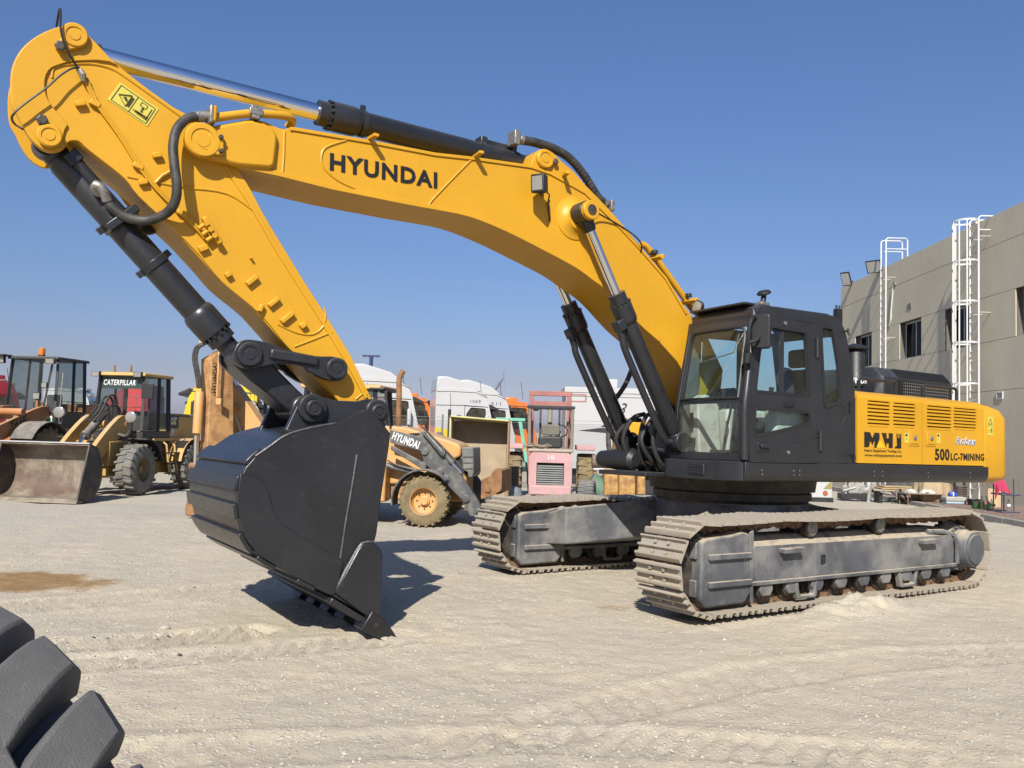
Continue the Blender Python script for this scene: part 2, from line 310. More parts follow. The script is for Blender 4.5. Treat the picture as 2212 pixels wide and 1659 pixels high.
# yellow pipe and hose at the boom nose
MB().tube([P3(465,254,.33),P3(505,249,.33),P3(546,245,.33),P3(585,247,.33),P3(618,251,.30),P3(630,258,.26),P3(630,266,.22),P3(622,275,.18)],.038,12,5).build('steel_pipe',YEL,boom)
MB().obox(P3(551,244,.33),.12,.10,.06).obox(P3(551,236,.33),.09,.09,.045).obox(P3(551,252,.33),.07,.09,.06).build('pipe_clamp',STL,boom,.008)
MB().obox(P3(458,250,.33),.06,.15,.15).build('hose_flange',YEL,boom,.02); MB().obox(P3(453,251,.33),.035,.16,.16).cyl(P3(452,251,.33),P3(422,252,.33),.045,.048).build('hose_fitting',STL,boom,.012)
MB().tube([P3(424,252,.34),P3(402,258,.36),P3(382,280,.40),P3(374,315,.44),P3(377,360,.46),P3(382,400,.46),P3(378,435,.42),P3(360,460,.34),P3(325,475,.24),P3(295,475,.20),P3(265,466,.18),P3(243,449,.17),P3(233,436,.16)],.040,14,6).build('hydraulic_hose',HOS,boom)
MB().tube([P3(440,440,-.3),P3(400,470,-.33),P3(350,487,-.3),P3(320,497,-.22),P3(300,492,-.18)],.045,10,5).build('hydraulic_hose',HOS,boom)
# lettering on the boom
def side_text(s,par,u,v,u2,v2,hpx,y,m,**k):
    """text baseline from pixel (u,v) to (u2,v2) on plane y, cap height hpx at the left end"""
    a=P3(u,v,y); b=P3(u2,v2,y); hh=(P3(u,v-hpx,y)-a).length; X=(b-a); Yv=Vector((0,1,0)).cross(X.normalized()); return text(s,par,a,X,Yv,X.length,hh,m,**k)
side_text('HYUNDAI',boom,712,368,944,408,38,BY+.001,INK,bold=.034,sp=1.14,lift=.003)
# ---- stick
aout=[(147,53),(160,53),(171,57),(180,65),(215,100),(242,130),(276,158),(310,185),(375,232),(410,250),(440,274),(470,320),(512,361),(539.5,406),(567,458.5),(592,501),(657,608),(693,663.6),(756,765),(803,862),(812,905),(795,925),(770,915),(731,866),(679.6,803),(621,749),(585,704),(545.7,663.6),(480,609),(432,552),(380,499),(300,424),(268,384),(195,326.5),(173,306.5),(163,303.5),(150,305),(143,314),(138,321),(128,327),(118,329.5),(100,328),(83,319),(66,303),(51,279),(40,255),(25,225),(22,175),(27.5,140),(45,107.5),(72.5,82.5),(107.5,64)]
AO=U(sp2(aout[1:4],3)[:-1]+aout[3:19]+sp2(aout[19:]+aout[:2],3)[:-1],AY)
core=U([(242,130),(310,185),(440,274),(512,361),(567,458.5),(657,608),(756,765),(803,862),(812,905),(795,925),(731,866),(621,749),(545.7,663.6),(480,609),(380,499),(268,384),(195,326.5),(150,290),(130,240),(150,170),(190,120)],AY)
stick=MB().prism(core,-AY+.02,AY-.02).build('stick',YEL,EX,.006)
for y0,y1 in((AY-.03,AY),(-AY,-AY+.03)): MB().prism(AO,y0,y1).build('side_plate',YEL,stick,.005)
# round bracket plate laid over the head of the stick
hb=[(147,54.5),(160,54.5),(170,58),(179,66),(214,101),(240,130),(255,142),(235,134),(210,131),(180,132),(150,134),(120,142),(104,155),(97,175),(98,200),(107,222),(122,242),(145,268),(140,281),(136,300),(138,319),(118,328),(100,326.5),(83,317),(66,301),(51,277),(41,255),(26.5,225),(24,175),(29,140),(46,109),(73,84),(108,65.5)]
MB().prism(U(sp2(hb[:4],3)[:-1]+hb[3:12]+sp2(hb[11:]+hb[:1],3)[:-1],AY+.01),AY,AY+.022).build('head_plate',YEL,stick,.006)
ya=AY+.002
for pl in ([(112,168),(115,150),(130,142),(165,138),(200,138),(235,146),(262,160),(330,208),(400,258)],[(275,381),(330,392),(400,405),(490,418),(558,462)],[(600,700),(640,718),(675,722),(698,705),(703,680),(700,664)],[(636,749),(680,732),(717,717)],[(768,863),(784,850),(792,852)]): MB().tube([P3(u,v,ya) for u,v in pl],.010,6,4).build('weld_seam',YEL,stick)
e=MB(); ed=U([(472,330),(540,430),(567,476),(600,534),(657,625),(693,680),(756,783),(795,858)],AY+.01); e.prism(ribbon(ed,.035),AY-.005,AY+.014); e.build('edge_plate',YEL,stick,.003)
pb=U1(160,82,AY); MB().prism(rpoly(U([(119,100),(126,90),(145,68),(165,66),(180,78),(178,98),(165,108),(130,113),(120,108)],AY+.03),.05),AY+.02,AY+.06).build('keeper_plate',YEL,stick,.01); pin_boss(stick,pb,AY+.06,AY+.072,.10,YEL)
bolt(stick,U1(130,100,AY+.06),AY+.06,.042)
MB().prism(rpoly(U([(82,262),(92,252),(102,262),(128,290),(130,305),(112,312),(98,312),(86,295)],AY+.03),.05),AY+.02,AY+.05).build('keeper_plate',YEL,stick,.01); pin_boss(stick,U1(107,294,AY+.05),AY+.05,AY+.075,.092,YEL); bolt(stick,U1(91,260,AY+.05),AY+.05,.044)
# small bosses, clips and steel lines on the stick
for (u,v,l,wd,a) in((173,226,.11,.06,0),(338,337,.10,.06,0),(308,395,.10,.06,0),(438,537,.11,.07,.2),(541,558,.03,.03,0),(492,594,.08,.06,.3),(543,606,.17,.06,.5),(590,653,.17,.055,.5),(619,686,.20,.06,.5),(653,703,.09,.07,.4),(562,666,.10,.05,1.2)):
    c=P3(u,v,AY); X=Vector((math.cos(a)*-1,0,math.sin(a)+.35)).normalized(); Zv=X.cross(Vector((0,1,0))); MB().obox(c+Vector((0,.02,0)),l*.72,.05,wd*.75,(X,Vector((0,1,0)),Zv)).build('weld_boss',YEL,stick,.008)
LN=[(183,170),(190,190),(200,210),(207,224),(255,290),(296,355),(330,400),(360,432),(390,462),(400,470),(428,498),(442,515)]
for k,(du,dv) in enumerate(((0,0),(5,-2))): MB().tube([P3(u+du,v+dv,AY+.03) for u,v in LN],.011,6,3).build('grease_line',YEL,stick)
for u,v in((205,224),(299,359),(393,460)): MB().obox(P3(u,v,AY+.025),.085,.04,.045,(Vector((-.75,0,-.25)).normalized(),Vector((0,1,0)),Vector((.25,0,-.75)).normalized())).build('line_clip',YEL,stick,.008)
q=P3(458,498,AY+.05); X=(P3(472,520,AY+.05)-P3(446,478,AY+.05)).normalized(); MB().obox(q,.26,.06,.05,(X,Vector((0,1,0)),X.cross(Vector((0,1,0))))).build('manifold_block',YEL,stick,.012)
for du,dv in((-12,-14),(-3,-1),(6,12)): MB().cyl(P3(452+du,500+dv,AY+.05),P3(440+du,508+dv,AY+.05),.018).cyl(P3(458+du,496+dv,AY+.09),P3(458+du,496+dv,AY+.105),.022).build('line_fitting',YEL,stick)
MB().tube([P3(336,395,AY+.02),P3(350,380,AY+.02),P3(375,366,AY+.02)],.014,6).build('grease_line',YEL,stick)
# black cable looping over the head
MB().tube([P3(122,57,AY-.2),P3(127,28,AY),P3(130,19.5,AY+.05),P3(131,30,AY+.08),P3(131,60,AY+.10),P3(136,85,AY+.12),P3(148,115,AY+.10),P3(166,143,AY+.06),P3(176,158,AY+.05)],.009,6,6).build('loose_cable',BLKP,stick)
MB().tube([P3(172,146,AY+.06),P3(155,148,AY+.08),P3(130,163,AY+.09),P3(100,190,AY+.1),P3(70,212,AY+.1),P3(40,235,AY+.1),P3(27,250,AY+.08),P3(26,258,AY+.03),P3(32,268,AY-.05),P3(49,279,AY+.005)],.009,6,6).build('loose_cable',BLKP,stick)
MB().tube([P3(172,150,AY+.05),P3(178,162,AY+.06),P3(182,176,AY+.05)],[.02,.03,.018],8).build('cable_knot',STL,stick)
# warning decal on the stick
def decal(par,pts,y,m,name='decal',th=.003): return MB().prism(U(pts,y),y,y+th).build(name,m,par,ang=0)
dq=[(259,177.5),(342.5,235.5),(318,273),(232,214.5)]
dc=decal(stick,dq,AY+.002,DECY,'warning_decal')
def dpt(s,t): a,b,c_,d=[Vector(p) for p in dq]; return tuple((a*(1-s)+b*s)*(1-t)+(d*(1-s)+c_*s)*t)
def dline(par,st,r,y,m=INK,name='print'):
    mb=MB()
    for a,b in zip(st[:-1],st[1:]): mb.bar(P3(*a,y),P3(*b,y),.003,r,(0,1,0))
    return mb.build(name,m,par,ang=0)
yd=AY+.006
dline(dc,[dpt(*p) for p in((.06,.08),(.94,.08),(.94,.92),(.06,.92),(.06,.08))],.008,yd); dline(dc,[dpt(.5,.08),dpt(.5,.92)],.008,yd)
dline(dc,[dpt(*p) for p in((.13,.5),(.38,.2),(.38,.8),(.13,.5))],.016,yd); dline(dc,[dpt(*p) for p in((.25,.5),(.30,.42),(.31,.56),(.35,.5))],.02,yd)
for s in(.415,.445): dline(dc,[dpt(s,.25),dpt(s,.75)],.012,yd)
dline(dc,[dpt(.60,.72),dpt(.80,.70)],.05,yd); dline(dc,[dpt(.80,.68),dpt(.92,.66)],.02,yd); dline(dc,[dpt(.80,.76),dpt(.92,.76)],.02,yd); dline(dc,[dpt(.555,.72),dpt(.575,.72)],.04,yd)
dline(dc,[dpt(.72,.58),dpt(.72,.40)],.012,yd); dline(dc,[dpt(.69,.53),dpt(.72,.60),dpt(.75,.53)],.012,yd); dline(dc,[dpt(.69,.45),dpt(.72,.38),dpt(.75,.45)],.012,yd)
dline(dc,[dpt(*p) for p in((.63,.18),(.78,.18),(.78,.36),(.63,.36),(.63,.18))],.007,yd); dline(dc,[dpt(.885,.2),dpt(.885,.8)],.012,yd)
# ---- hydraulic rams
def ram(name,p,q,split,rb,rr,rh,headlen=.22,gl=.12,eye=.11,mb_=BLK,ew=.16):
    """barrel pinned at p, rod pinned at q; split = barrel length from p"""
    p,q=Vector(p),Vector(q); d=(q-p).normalized(); L=(q-p).length
    o=MB().lathe(p+d*.08,d,[(0,rb*.7),(.1,rb),(split-headlen-.08,rb),(split-headlen-.06,rh*.93),(split-headlen-.02,rh),(split-.09,rh),(split-.085,rh*.84),(split-.06,rh*.84),(split+gl-.08,rh*.84),(split+gl-.08,rr*1.1)],32).build(name,mb_,EX)
    MB().cyl(p+d*split,q-d*eye*1.1,rr,n=28).build('rod',CHR,o)
    u,w_=basis(d); bb=MB()
    for i in range(14):
        a=2*math.pi*i/14; c=p+d*(split-.005)+(u*math.cos(a)+w_*math.sin(a))*rh*.93; bb.cyl(c,c+d*.03,.014,n=6)
    bb.build('gland_bolts',mb_,o,kind='stuff')
    MB().cyl(q-Vector((0,ew/2,0)),q+Vector((0,ew/2,0)),eye,n=28).cyl(q-d*(eye+.1),q-d*eye*.6,rr*1.25,eye*.8,n=20).build('rod_eye',mb_,o,.006)
    MB().cyl(p-Vector((0,ew/2,0)),p+Vector((0,ew/2,0)),eye,n=28).cyl(p+d*eye*.5,p+d*.12,rb*.9,rb*.9,n=20).build('barrel_eye',mb_,o,.006)
    return o,d
pa=P3(1176,344,BY); pa.y=0; qa=P3(160,82.5,AY); qa.y=0
sp=(P3(712,238,0)-pa).length
ac,d=ram('stick_cylinder',pa,qa,sp,.120,.083,.142,.30,.12,.12)
n_=Vector((0,1,0)).cross(d)
if n_.z<0: n_=-n_
MB().bar(pa+d*.25+n_*.14,pa+d*.62+n_*.14,.06,.06).obox(pa+d*.25+n_*.12,.05,.2,.14,(d,Vector((0,1,0)),n_)).obox(pa+d*.62+n_*.12,.08,.14,.12,(d,Vector((0,1,0)),n_)).build('port_block',BLK,ac,.01)
for t in(.6,1.95): MB().lathe(pa+d*t,d,[(0,.122),(0,.13),(.05,.13),(.05,.122)],32,False).obox(pa+d*(t+.025)+n_*.15,.05,.03,.07,(d,Vector((0,1,0)),n_)).build('pipe_band',BLK,ac)
pb_=P3(107.5,295,AY); pb_.y=0; qb=P3(542,765,.42); qb.y=0
dd=(qb-pb_).normalized(); t_=(P3(471,715,0)-pb_).dot(dd)
bc,d=ram('bucket_cylinder',pb_,qb,t_,.118,.072,.145,.26,.10,.112,ew=.18)
n_=Vector((0,1,0)).cross(d); n_=n_ if n_.z>0 else -n_
o_=Vector((0,.105,0))+n_*.06
MB().cyl(pb_+d*.2+o_,pb_+d*.75+o_,.05).obox(pb_+d*.2+o_,.1,.12,.12,(d,Vector((0,1,0)),n_)).obox(pb_+d*.78+o_*.5,.07,.26,.30,(d,Vector((0,1,0)),n_)).build('port_pipe',BLK,bc,.01)
for t in(.72,1.18): MB().lathe(pb_+d*t,d,[(0,.12),(0,.13),(.07,.13),(.07,.12)],32,False).obox(pb_+d*(t+.03),.06,.05,.34,(d,Vector((0,1,0)),n_)).build('pipe_band',BLK,bc,.006)
MB().cyl(P3(210,405,.14),P3(214,411,.2),.055).tube([P3(205,400,.18),P3(216,404,.2),P3(226,418,.19),P3(232,434,.17)],.042,12,4).build('hose_fitting',STL,bc,.004)
for s in(1,-1):
    q=P3(1256,461,.43); q.y=.45*s; a=P3(1338,658,.43); a.y=.45*s; d=(a-q).normalized(); p=a+d*1.75
    bo,d=ram('boom_cylinder',p,q,1.75,.094,.055,.118,.24,.13,.115,ew=.2)
    if s>0: MB().cyl(q+Vector((0,.1,0)),q+Vector((0,.17,0)),.105,n=30).build('pin_collar',YEL,bo,.01); MB().cyl(q+Vector((0,.17,0)),q+Vector((0,.176,0)),.058,n=24).build('pin_end',GRN,bo)
    f=Vector((0,1,0)).cross(d); f=f if f.x>0 else -f
    MB().obox(p+d*1.55+f*.13,.12,.14,.10,(d,Vector((0,1,0)),f)).build('port_block',BLK,bo,.012)
    MB().tube([p+d*1.52+f*.15,p+d*1.40+f*.16,p+d*1.2+f*.19,p+d*.2+f*.17,p+d*.05+f*.1],.04,12,4).build('ram_pipe',BLK,bo)
# boom cylinder cross pin
q=P3(1256,461,.43); MB().cyl((q.x,-.5,q.z),(q.x,.5,q.z),.06).build('cross_pin',GRN,boom)
# ---- bucket linkage
A=P3(542,765,.42); B=P3(730,796,.42); K=P3(673,882,.44)
def link_plate(par,y0,y1,name):
    cA=(A.x,A.z); cB=(B.x,B.z); d=Vector((cB[0]-cA[0],cB[1]-cA[1])); L=d.length; d.normalize(); nn=Vector((-d.y,d.x))
    if nn.y<0: nn=-nn
    P=[]; prof=[(-.135,0),(-.115,.07),(-.06,.118),(.04,.132),(.18,.125),(L*.4,.095),(L*.75,.085),(L-.05,.105),(L+.07,.085),(L+.11,0),(L+.07,-.09),(L-.02,-.112),(L-.12,-.105),(L-.25,-.06),(L*.6,-.025),(L*.35,-.035),(.16,-.075),(.08,-.108),(0,-.122),(-.07,-.108),(-.12,-.065)]
    P=[(cA[0]+d.x*t+nn.x*h,cA[1]+d.y*t+nn.y*h) for t,h in prof]
    return MB().prism(sp2(P+[P[0]],3)[:-1],y0,y1).build(name,BLK,par,.008),d,nn,L
lk,d2,nn,L=link_plate(EX,AY+.06,AY+.13,'side_link')
X3=Vector((d2.x,0,d2.y)); N3=Vector((nn.x,0,nn.y)); MB().obox(Vector((A.x,AY+.14,A.z))+X3*L*.49+N3*.035,L*.55,.05,.085,(X3,Vector((0,1,0)),N3)).build('rib',BLK,lk,.015)
pin_boss(lk,(A.x,A.z),AY+.13,AY+.165,.108,BLK); pin_boss(lk,(B.x,B.z),AY+.13,AY+.165,.10,BLK)
lk2,_,_,_=link_plate(EX,-AY-.13,-AY-.06,'side_link')
for v_ in lk2.data.vertices: v_.co.y+=.22*max(0,1-max(0,(Vector((v_.co.x,v_.co.z))-Vector((A.x,A.z))).dot(d2))/L)
MB().cyl((A.x,-.15,A.z),(A.x,AY+.12,A.z),.075).cyl((B.x,-AY-.12,B.z),(B.x,AY+.12,B.z),.07).build('link_pin',GRN,lk)
mlk=MB(); dAK=(Vector((K.x,0,K.z))-Vector((A.x,0,A.z))); LK=dAK.length; dAK.normalize(); nK=Vector((0,1,0)).cross(dAK)
mlk.loft([[Vector((A.x,0,A.z))+dAK*t+nK*h*a+Vector((0,b*.21,0)) for a,b in((1,1),(1,-1),(-1,-1),(-1,1))] for t,h in((-.02,.12),(.2,.125),(LK*.5,.11),(LK-.15,.10),(LK,.10))])
mlk.cyl((A.x,-.10,A.z),(A.x,.24,A.z),.115).cyl((K.x,-.26,K.z),(K.x,.26,K.z),.12); mlk.build('bucket_link',BLK,EX,.02)
# ---- bucket
BW=.86
side=[(726,914.5),(790,885),(800,884),(844,936),(840.4,966.8),(826,1060),(813.7,1153),(808,1175),(803,1340),(760,1312),(715,1287),(627,1241),(558,1201),(526,1160),(514,1111),(511,1073),(517,1042),(530,1010),(552,985),(587,961),(612,943),(640,932),(680,922)]
SO=U(side,BW)
bk=MB()
for y0,y1 in((BW-.045,BW),(-BW,-BW+.045)): bk.prism(SO,y0,y1)
shell=[SO[0]]+[SO[i] for i in range(len(SO)-1,11,-1)]+[SO[i] for i in(11,10,9,8)]   # from the ears round the back to the lip
shell=sp2(shell,5); bk.prism(ribbon(shell,-.05),-BW+.04,BW-.04); bucket=bk.build('bucket',BLKB,EX,.008)
# wear strips across the back
cxb=sum(p[0] for p in SO)/len(SO); czb=sum(p[1] for p in SO)/len(SO)
acc=[0]
for a,b in zip(shell[:-1],shell[1:]): acc.append(acc[-1]+math.dist(a,b))
def at_s(s):
    for i in range(len(acc)-1):
        if acc[i+1]>=s: t=(s-acc[i])/max(1e-9,acc[i+1]-acc[i]); return (shell[i][0]*(1-t)+shell[i+1][0]*t,shell[i][1]*(1-t)+shell[i+1][1]*t)
    return shell[-1]
def s_of(u,v):
    p=U1(u,v,BW); return acc[min(range(len(shell)),key=lambda i:math.dist(shell[i],p))]
for (a,b) in(((562,977),(534,1008)),((523,1030),(512,1060)),((511,1090),(517,1125)),((524,1152),(548,1193)),((560,1203),(600,1227)),((640,1249),(690,1275))):
    s0,s1=s_of(*a),s_of(*b); pl=[at_s(s0+(s1-s0)*k/4) for k in range(5)]; mid=pl[2]; dd_=1 if (off2(pl,.03)[2][0]-cxb)**2+(off2(pl,.03)[2][1]-czb)**2>(mid[0]-cxb)**2+(mid[1]-czb)**2 else -1
    MB().prism(ribbon(off2(pl,-.004*dd_),dd_*.034),-BW-.005,BW+.005).build('wear_strip',BLKB,bucket,.006)
WELD=mat('bare_weld',(.10,.10,.105),.4,.4,var=.4,vs=20,bump=.3,bs=90)
# bent wear plate and seams on the cheek
cp=U([(519,1022),(535,1024),(551,1029),(568,1042),(580,1064),(585,1084),(592,1106),(608,1131),(640,1153),(690,1181),(735,1207)],BW+.01)
rim=U([(801,1337),(715,1285.5),(627,1239.5),(559,1199.5),(527.5,1159),(516,1110),(513,1073)],BW+.01)
tail=U([(741,1213),(726,1280)],BW+.01)
MB().prism(sp2(cp,2)+[tail[0],tail[1]]+rim[1:],BW,BW+.018).build('cheek_plate',BLKB,bucket,.005)
for pl in ([(771,982),(762,1040),(748,1120),(735,1208)],): MB().tube([P3(u,v,BW+.002) for u,v in pl],.011,6,4).build('weld_seam',WELD,bucket)
MB().tube([P3(u,v,BW+.02) for u,v in((728,1275),(745,1235),(775,1183),(783,1174),(795,1171),(808,1172))],.016,6,5).build('weld_seam',WELD,bucket)
MB().tube([P3(u,v,BW) for u,v in((726,914),(680,922),(640,932),(612,943),(587,961),(552,985))],.01,6,3).build('weld_seam',WELD,bucket)
sc_=U([(722,1279),(745,1236),(772,1185),(783,1174),(797,1171),(812,1176),(821,1186),(824,1199),(822,1260),(819,1322),(806,1343)],BW+.02); MB().prism(sc_,BW,BW+.045).build('side_cutter',BLKB,bucket,.012)
sc2=[(x,z) for x,z in sc_]; MB().prism(sc2,-BW-.045,-BW).build('side_cutter',BLKB,bucket,.012)
# cutting edge and teeth
e0=Vector(U1(716,1290,BW)); e1=Vector(U1(806,1345,BW)); ed=(e1-e0).normalized(); en=Vector((-ed.y,ed.x))
if en.y>0: en=-en
MB().prism([tuple(e0),tuple(e1),tuple(e1+en*.05),tuple(e0+en*.05)],-BW-.03,BW+.03).build('cutting_edge',BLKB,bucket,.008)
tm=None
for k in range(5):
    y=BW+.0-.09-(2*BW-.16)*k/4 if k else BW-.02
    if tm is None:
        t=MB(); b=e1-ed*.10
        sec=lambda s,w,h0,h1: [Vector((b.x+ed.x*s+en.x*h,y_,b.y+ed.y*s+en.y*h)) for y_,h in((-w,h0),(w,h0),(w,h1),(-w,h1))]
        t.loft([sec(0,.10,-.075,.10),sec(.14,.09,-.07,.095),sec(.30,.06,-.02,.07),sec(.40,.045,.025,.05)]); tm=t.mesh('tooth',BLKB)
    o=link('tooth',tm,bucket,.008,Matrix.Translation((0,y,0)))
    MB().cyl((b.x+ed.x*.1+en.x*.01,y+.085,b.y+ed.y*.1+en.y*.01),(b.x+ed.x*.1+en.x*.01,y+.098,b.y+ed.y*.1+en.y*.01),.022,n=12).build('tooth_pin',GRN,bucket)
# ear plates
ear=U([(600,950),(612,939),(628,905),(641,876),(648,863),(660,854),(675,852),(690,857),(702,859.5),(724,865),(770,867),(792,862),(812,862),(830,872),(836,890),(830,906),(838,960),(800,1000),(650,1000)],.42)
for y0,y1 in((.36,.43),(-.43,-.36)): MB().prism(ear,y0,y1).build('ear_plate',BLK,bucket,.008)
kx,kz=U1(673,882,.44); mx,mz=U1(811,890,.44)
pin_boss(bucket,(kx,kz),.43,.49,.128,BLK); pin_boss(bucket,(kx,kz),.49,.54,.075,BLK); pin_boss(bucket,(mx,mz),.43,.50,.115,BLK); pin_boss(bucket,(mx,mz),.50,.54,.07,BLK)
MB().cyl((kx,-.5,kz),(kx,.5,kz),.075).cyl((mx,-.5,mz),(mx,.5,mz),.075).build('bucket_pin',GRN,bucket)
# ---- upper structure: skirt, cab, engine house, counterweight
SD=1.49; XF,XR=1.385,-3.19; Z0,Z1,ZP=1.30,1.515,2.375
skirt=MB()
prof=[(Z1,SD),(Z0+.10,SD),(Z0+.04,SD-.02),(Z0,SD-.08)]
skirt.loft([[(XR-.1,y,z) for z,y in prof]+[(XR-.1,.2,Z0),(XR-.1,.2,Z1)],[(XF-.02,y,z) for z,y in prof]+[(XF-.02,.2,Z0),(XF-.02,.2,Z1)]])
skirt.build('side_skirt',BLK,EX,.01)
nz=MB(); nz.prism(rpoly([(XF-.015,SD-.002),(XF-.015,.36),(XF+.10,.36),(XF+.12,.50),(XF+.10,1.2),(XF+.02,1.42)],.06),Z0+.01,Z1-.003,pl='xy'); nose_=nz.build('front_skirt',BLK,EX,.02)
MB().box(XF+.108,XF+.125,.78,1.03,Z0+.05,Z0+.17).build('vent_frame',BLKP,nose_,.01)
for k in range(3): MB().box(XF+.12,XF+.132,.80,1.01,Z0+.07+k*.033,Z0+.08+k*.033).build('vent_slat',BLK,nose_)
for u,v in((1646,1021),(1714,1022),(1727,1022),(1888,1024),(1906,1024),(2005,1026),(2096,1027)):
    for dv in(-5,4): a,b=U1(u,v+dv,SD); MB().cyl((a,SD,b),(a,SD+.006,b),.009,n=8).build('rivet',STL,EX)
# right hand body and deck (seen past the boom)
MB().box(XR,-.35,-SD,-.45,Z0,2.2).box(XR,XF-.3,-.45,.36,Z0,Z1).build('right_body',YEL,EX,.03)
MB().box(XR+.1,-.55,-.45,SD-.12,Z1,ZP-.03).build('engine_bay',BLKP,EX)
for y in(.33,-.40): MB().prism([(.15,1.5),(1.35,1.5),(1.25,1.75),(.75,2.35),(.35,2.4),(.15,2.1)],y,y+.06).build('boom_bracket',BLK,EX,.01)
MB().box(.9,1.75,-.5,.36,Z0+.0,Z0+.05).cyl((1.28,-.6,1.56),(1.28,.6,1.56),.09).build('foot_frame',BLK,EX,.01)
# hoses in front of the boom foot
for k in range(6):
    y=-.32+.12*k; j=lambda q:random.uniform(-q,q)
    MB().tube([Vector((1.30+.05*(k%3),y,2.02+j(.06))),Vector((1.52+j(.08),y+j(.04),1.98+j(.05))),Vector((1.62+j(.07),y+j(.05),1.72)),Vector((1.48+j(.06),y+j(.05),1.45)),Vector((1.2,y,1.36))],.027,8,5).build('hydraulic_hose',RUB,EX)
MB().tube([UF and P3(1322,872,-.55),P3(1317,905,-.5),P3(1314,950,-.45),P3(1318,975,-.4),P3(1334,990,-.3)],.03,8,5).build('hydraulic_hose',HOS,EX)
MB().tube([P3(1368,790,-.4),P3(1350,832,-.45),P3(1325,868,-.52)],.03,8,5).build('hydraulic_hose',HOS,EX)
# swivel and gearbox lump in front of the boom foot
MB().lathe((1.62,-.62,1.48),(0,1,0),[(0,.05),(.02,.10),(.3,.125),(.62,.12),(.66,.07)],20).build('hose_drum',BLKP,EX)
# ---- engine doors with louvres
LOU=BLKP
def door(x0,x1,ports,latch_u,par=EX):
    prof=[(ZP-.005,SD-.07),(ZP-.06,SD-.012),(ZP-.09,SD)]
    holes=[rpoly(rect(a,b,z0,z1),.035) for a,b,z0,z1 in ports]
    d=MB().prism(rpoly(rect(x0,x1,Z1+.012,ZP-.085),.004),SD-.03,SD,holes).loft([[(x0,y,z) for y,z in((SD,ZP-.0855),(SD-.012,ZP-.05),(SD-.09,ZP),(SD-.4,ZP+.004),(SD-.4,ZP-.09))],[(x1,y,z) for y,z in((SD,ZP-.0855),(SD-.012,ZP-.05),(SD-.09,ZP),(SD-.4,ZP+.004),(SD-.4,ZP-.09))]]).build('engine_door',YEL,par,.004)
    for a,b,z0,z1 in ports:
        n=7; h=(z1-z0)/n
        for k in range(n):
            z=z0+h*k+.004
            s=MB(); q=[(SD-.004,z),(SD-.004,z+.022),(SD-.075,z+h+.006),(SD-.082,z+h-.008)]
            s.loft([[(a+.004,y,zz) for y,zz in q],[(b-.004,y,zz) for y,zz in q]]); s.build('louvre_slat',YEL,d)
    a,b=U1(*latch_u,SD); MB().box(a-.11,a+.11,SD-.001,SD+.008,b-.1,b+.1).box(a-.085,a+.085,SD+.0075,SD+.016,b-.075,b+.075).build('latch_recess',YEL,d,.006); MB().lathe((a,SD+.016,b),(0,1,0),[(0,.03),(.01,.028),(.018,.012),(.018,.001)],14).build('door_lock',STL,d)
    return d
def port(u0,v0,u1,v1): a,b=U1(u0,v0,SD),U1(u1,v1,SD); return (min(a[0],b[0]),max(a[0],b[0]),min(a[1],b[1]),min(ZP-.105,max(a[1],b[1])))
xm=U1(1992,930,SD)[0]; xa=U1(1852.5,920,SD)[0]
d1=door(xm+.008,xa,[port(1874,856,1923,924),port(1929.5,861,1978,926)],(1974,946))
d2=door(XR,xm-.008,[port(2002.5,866,2056,931),port(2060,871,2110,931)],(2010,947))
# logo, names and small decals
ML=mat('logo_black',(.014,.013,.012),.45,var=.1); yl=SD+.004
def poly_px(par,pts,m,name='logo',y=SD+.0015,th=.003): return MB().prism(U(pts,y),y,y+th).build(name,m,par,ang=0)
def z3(x,y): return (1769.6+.22*x,718.9+.22*y)
poly_px(d1,[z3(*p) for p in((442,972),(497,976),(520,1035),(545,980),(590,984),(592,1040),(560,1128),(540,1128),(545,1050),(522,1100),(500,1060),(487,1120),(442,1122))],ML)
poly_px(d1,[z3(*p) for p in((612,982),(660,986),(660,1035),(682,1036),(682,984),(722,988),(720,1132),(682,1130),(682,1085),(660,1084),(656,1128))],ML)
poly_px(d1,[z3(*p) for p in((758,990),(804,992),(804,1136),(740,1134),(752,1110),(764,1112))],ML)
poly_px(d1,[z3(*p) for p in((768,994),(796,995),(794,1030),(772,1030))],YEL,y=SD+.0046,th=.001); poly_px(d1,[z3(*p) for p in((776,1000),(792,1001),(790,1024),(779,1024))],ML,y=SD+.0057,th=.001)
poly_px(d1,[z3(*p) for p in((601,1058),(645,1130),(556,1128))],mat('logo_yellow',(.85,.55,.02),.4,var=.03))
side_text('Heavy Equipment Trading Co.',d1,*z3(442,1172),*z3(808,1184),7,SD,ML,lift=.002)
side_text('www.mhjequipment.com',d1,*z3(445,1220),*z3(810,1228),7.5,SD,ML,lift=.002)
side_text('500',d2,*z3(1135,1252),*z3(1278,1254),25.5,SD,ML,bold=.03,lift=.002)
side_text('LC-7MINING',d2,*z3(1290,1253),*z3(1618,1258),16,SD,ML,bold=.028,lift=.002)
SIL=mat('silver_script',(.62,.64,.72),.35,.2,var=.05); SILD=mat('script_shadow',(.20,.21,.30),.4,var=.05)
side_text('Robex',d2,*z3(1338,1096),*z3(1540,1108),17,SD,WHT,bold=.06,shear=.35,lift=.002); side_text('Robex',d2,*z3(1340,1092),*z3(1538,1104),15,SD,SILD,bold=.0,shear=.35,lift=.006)
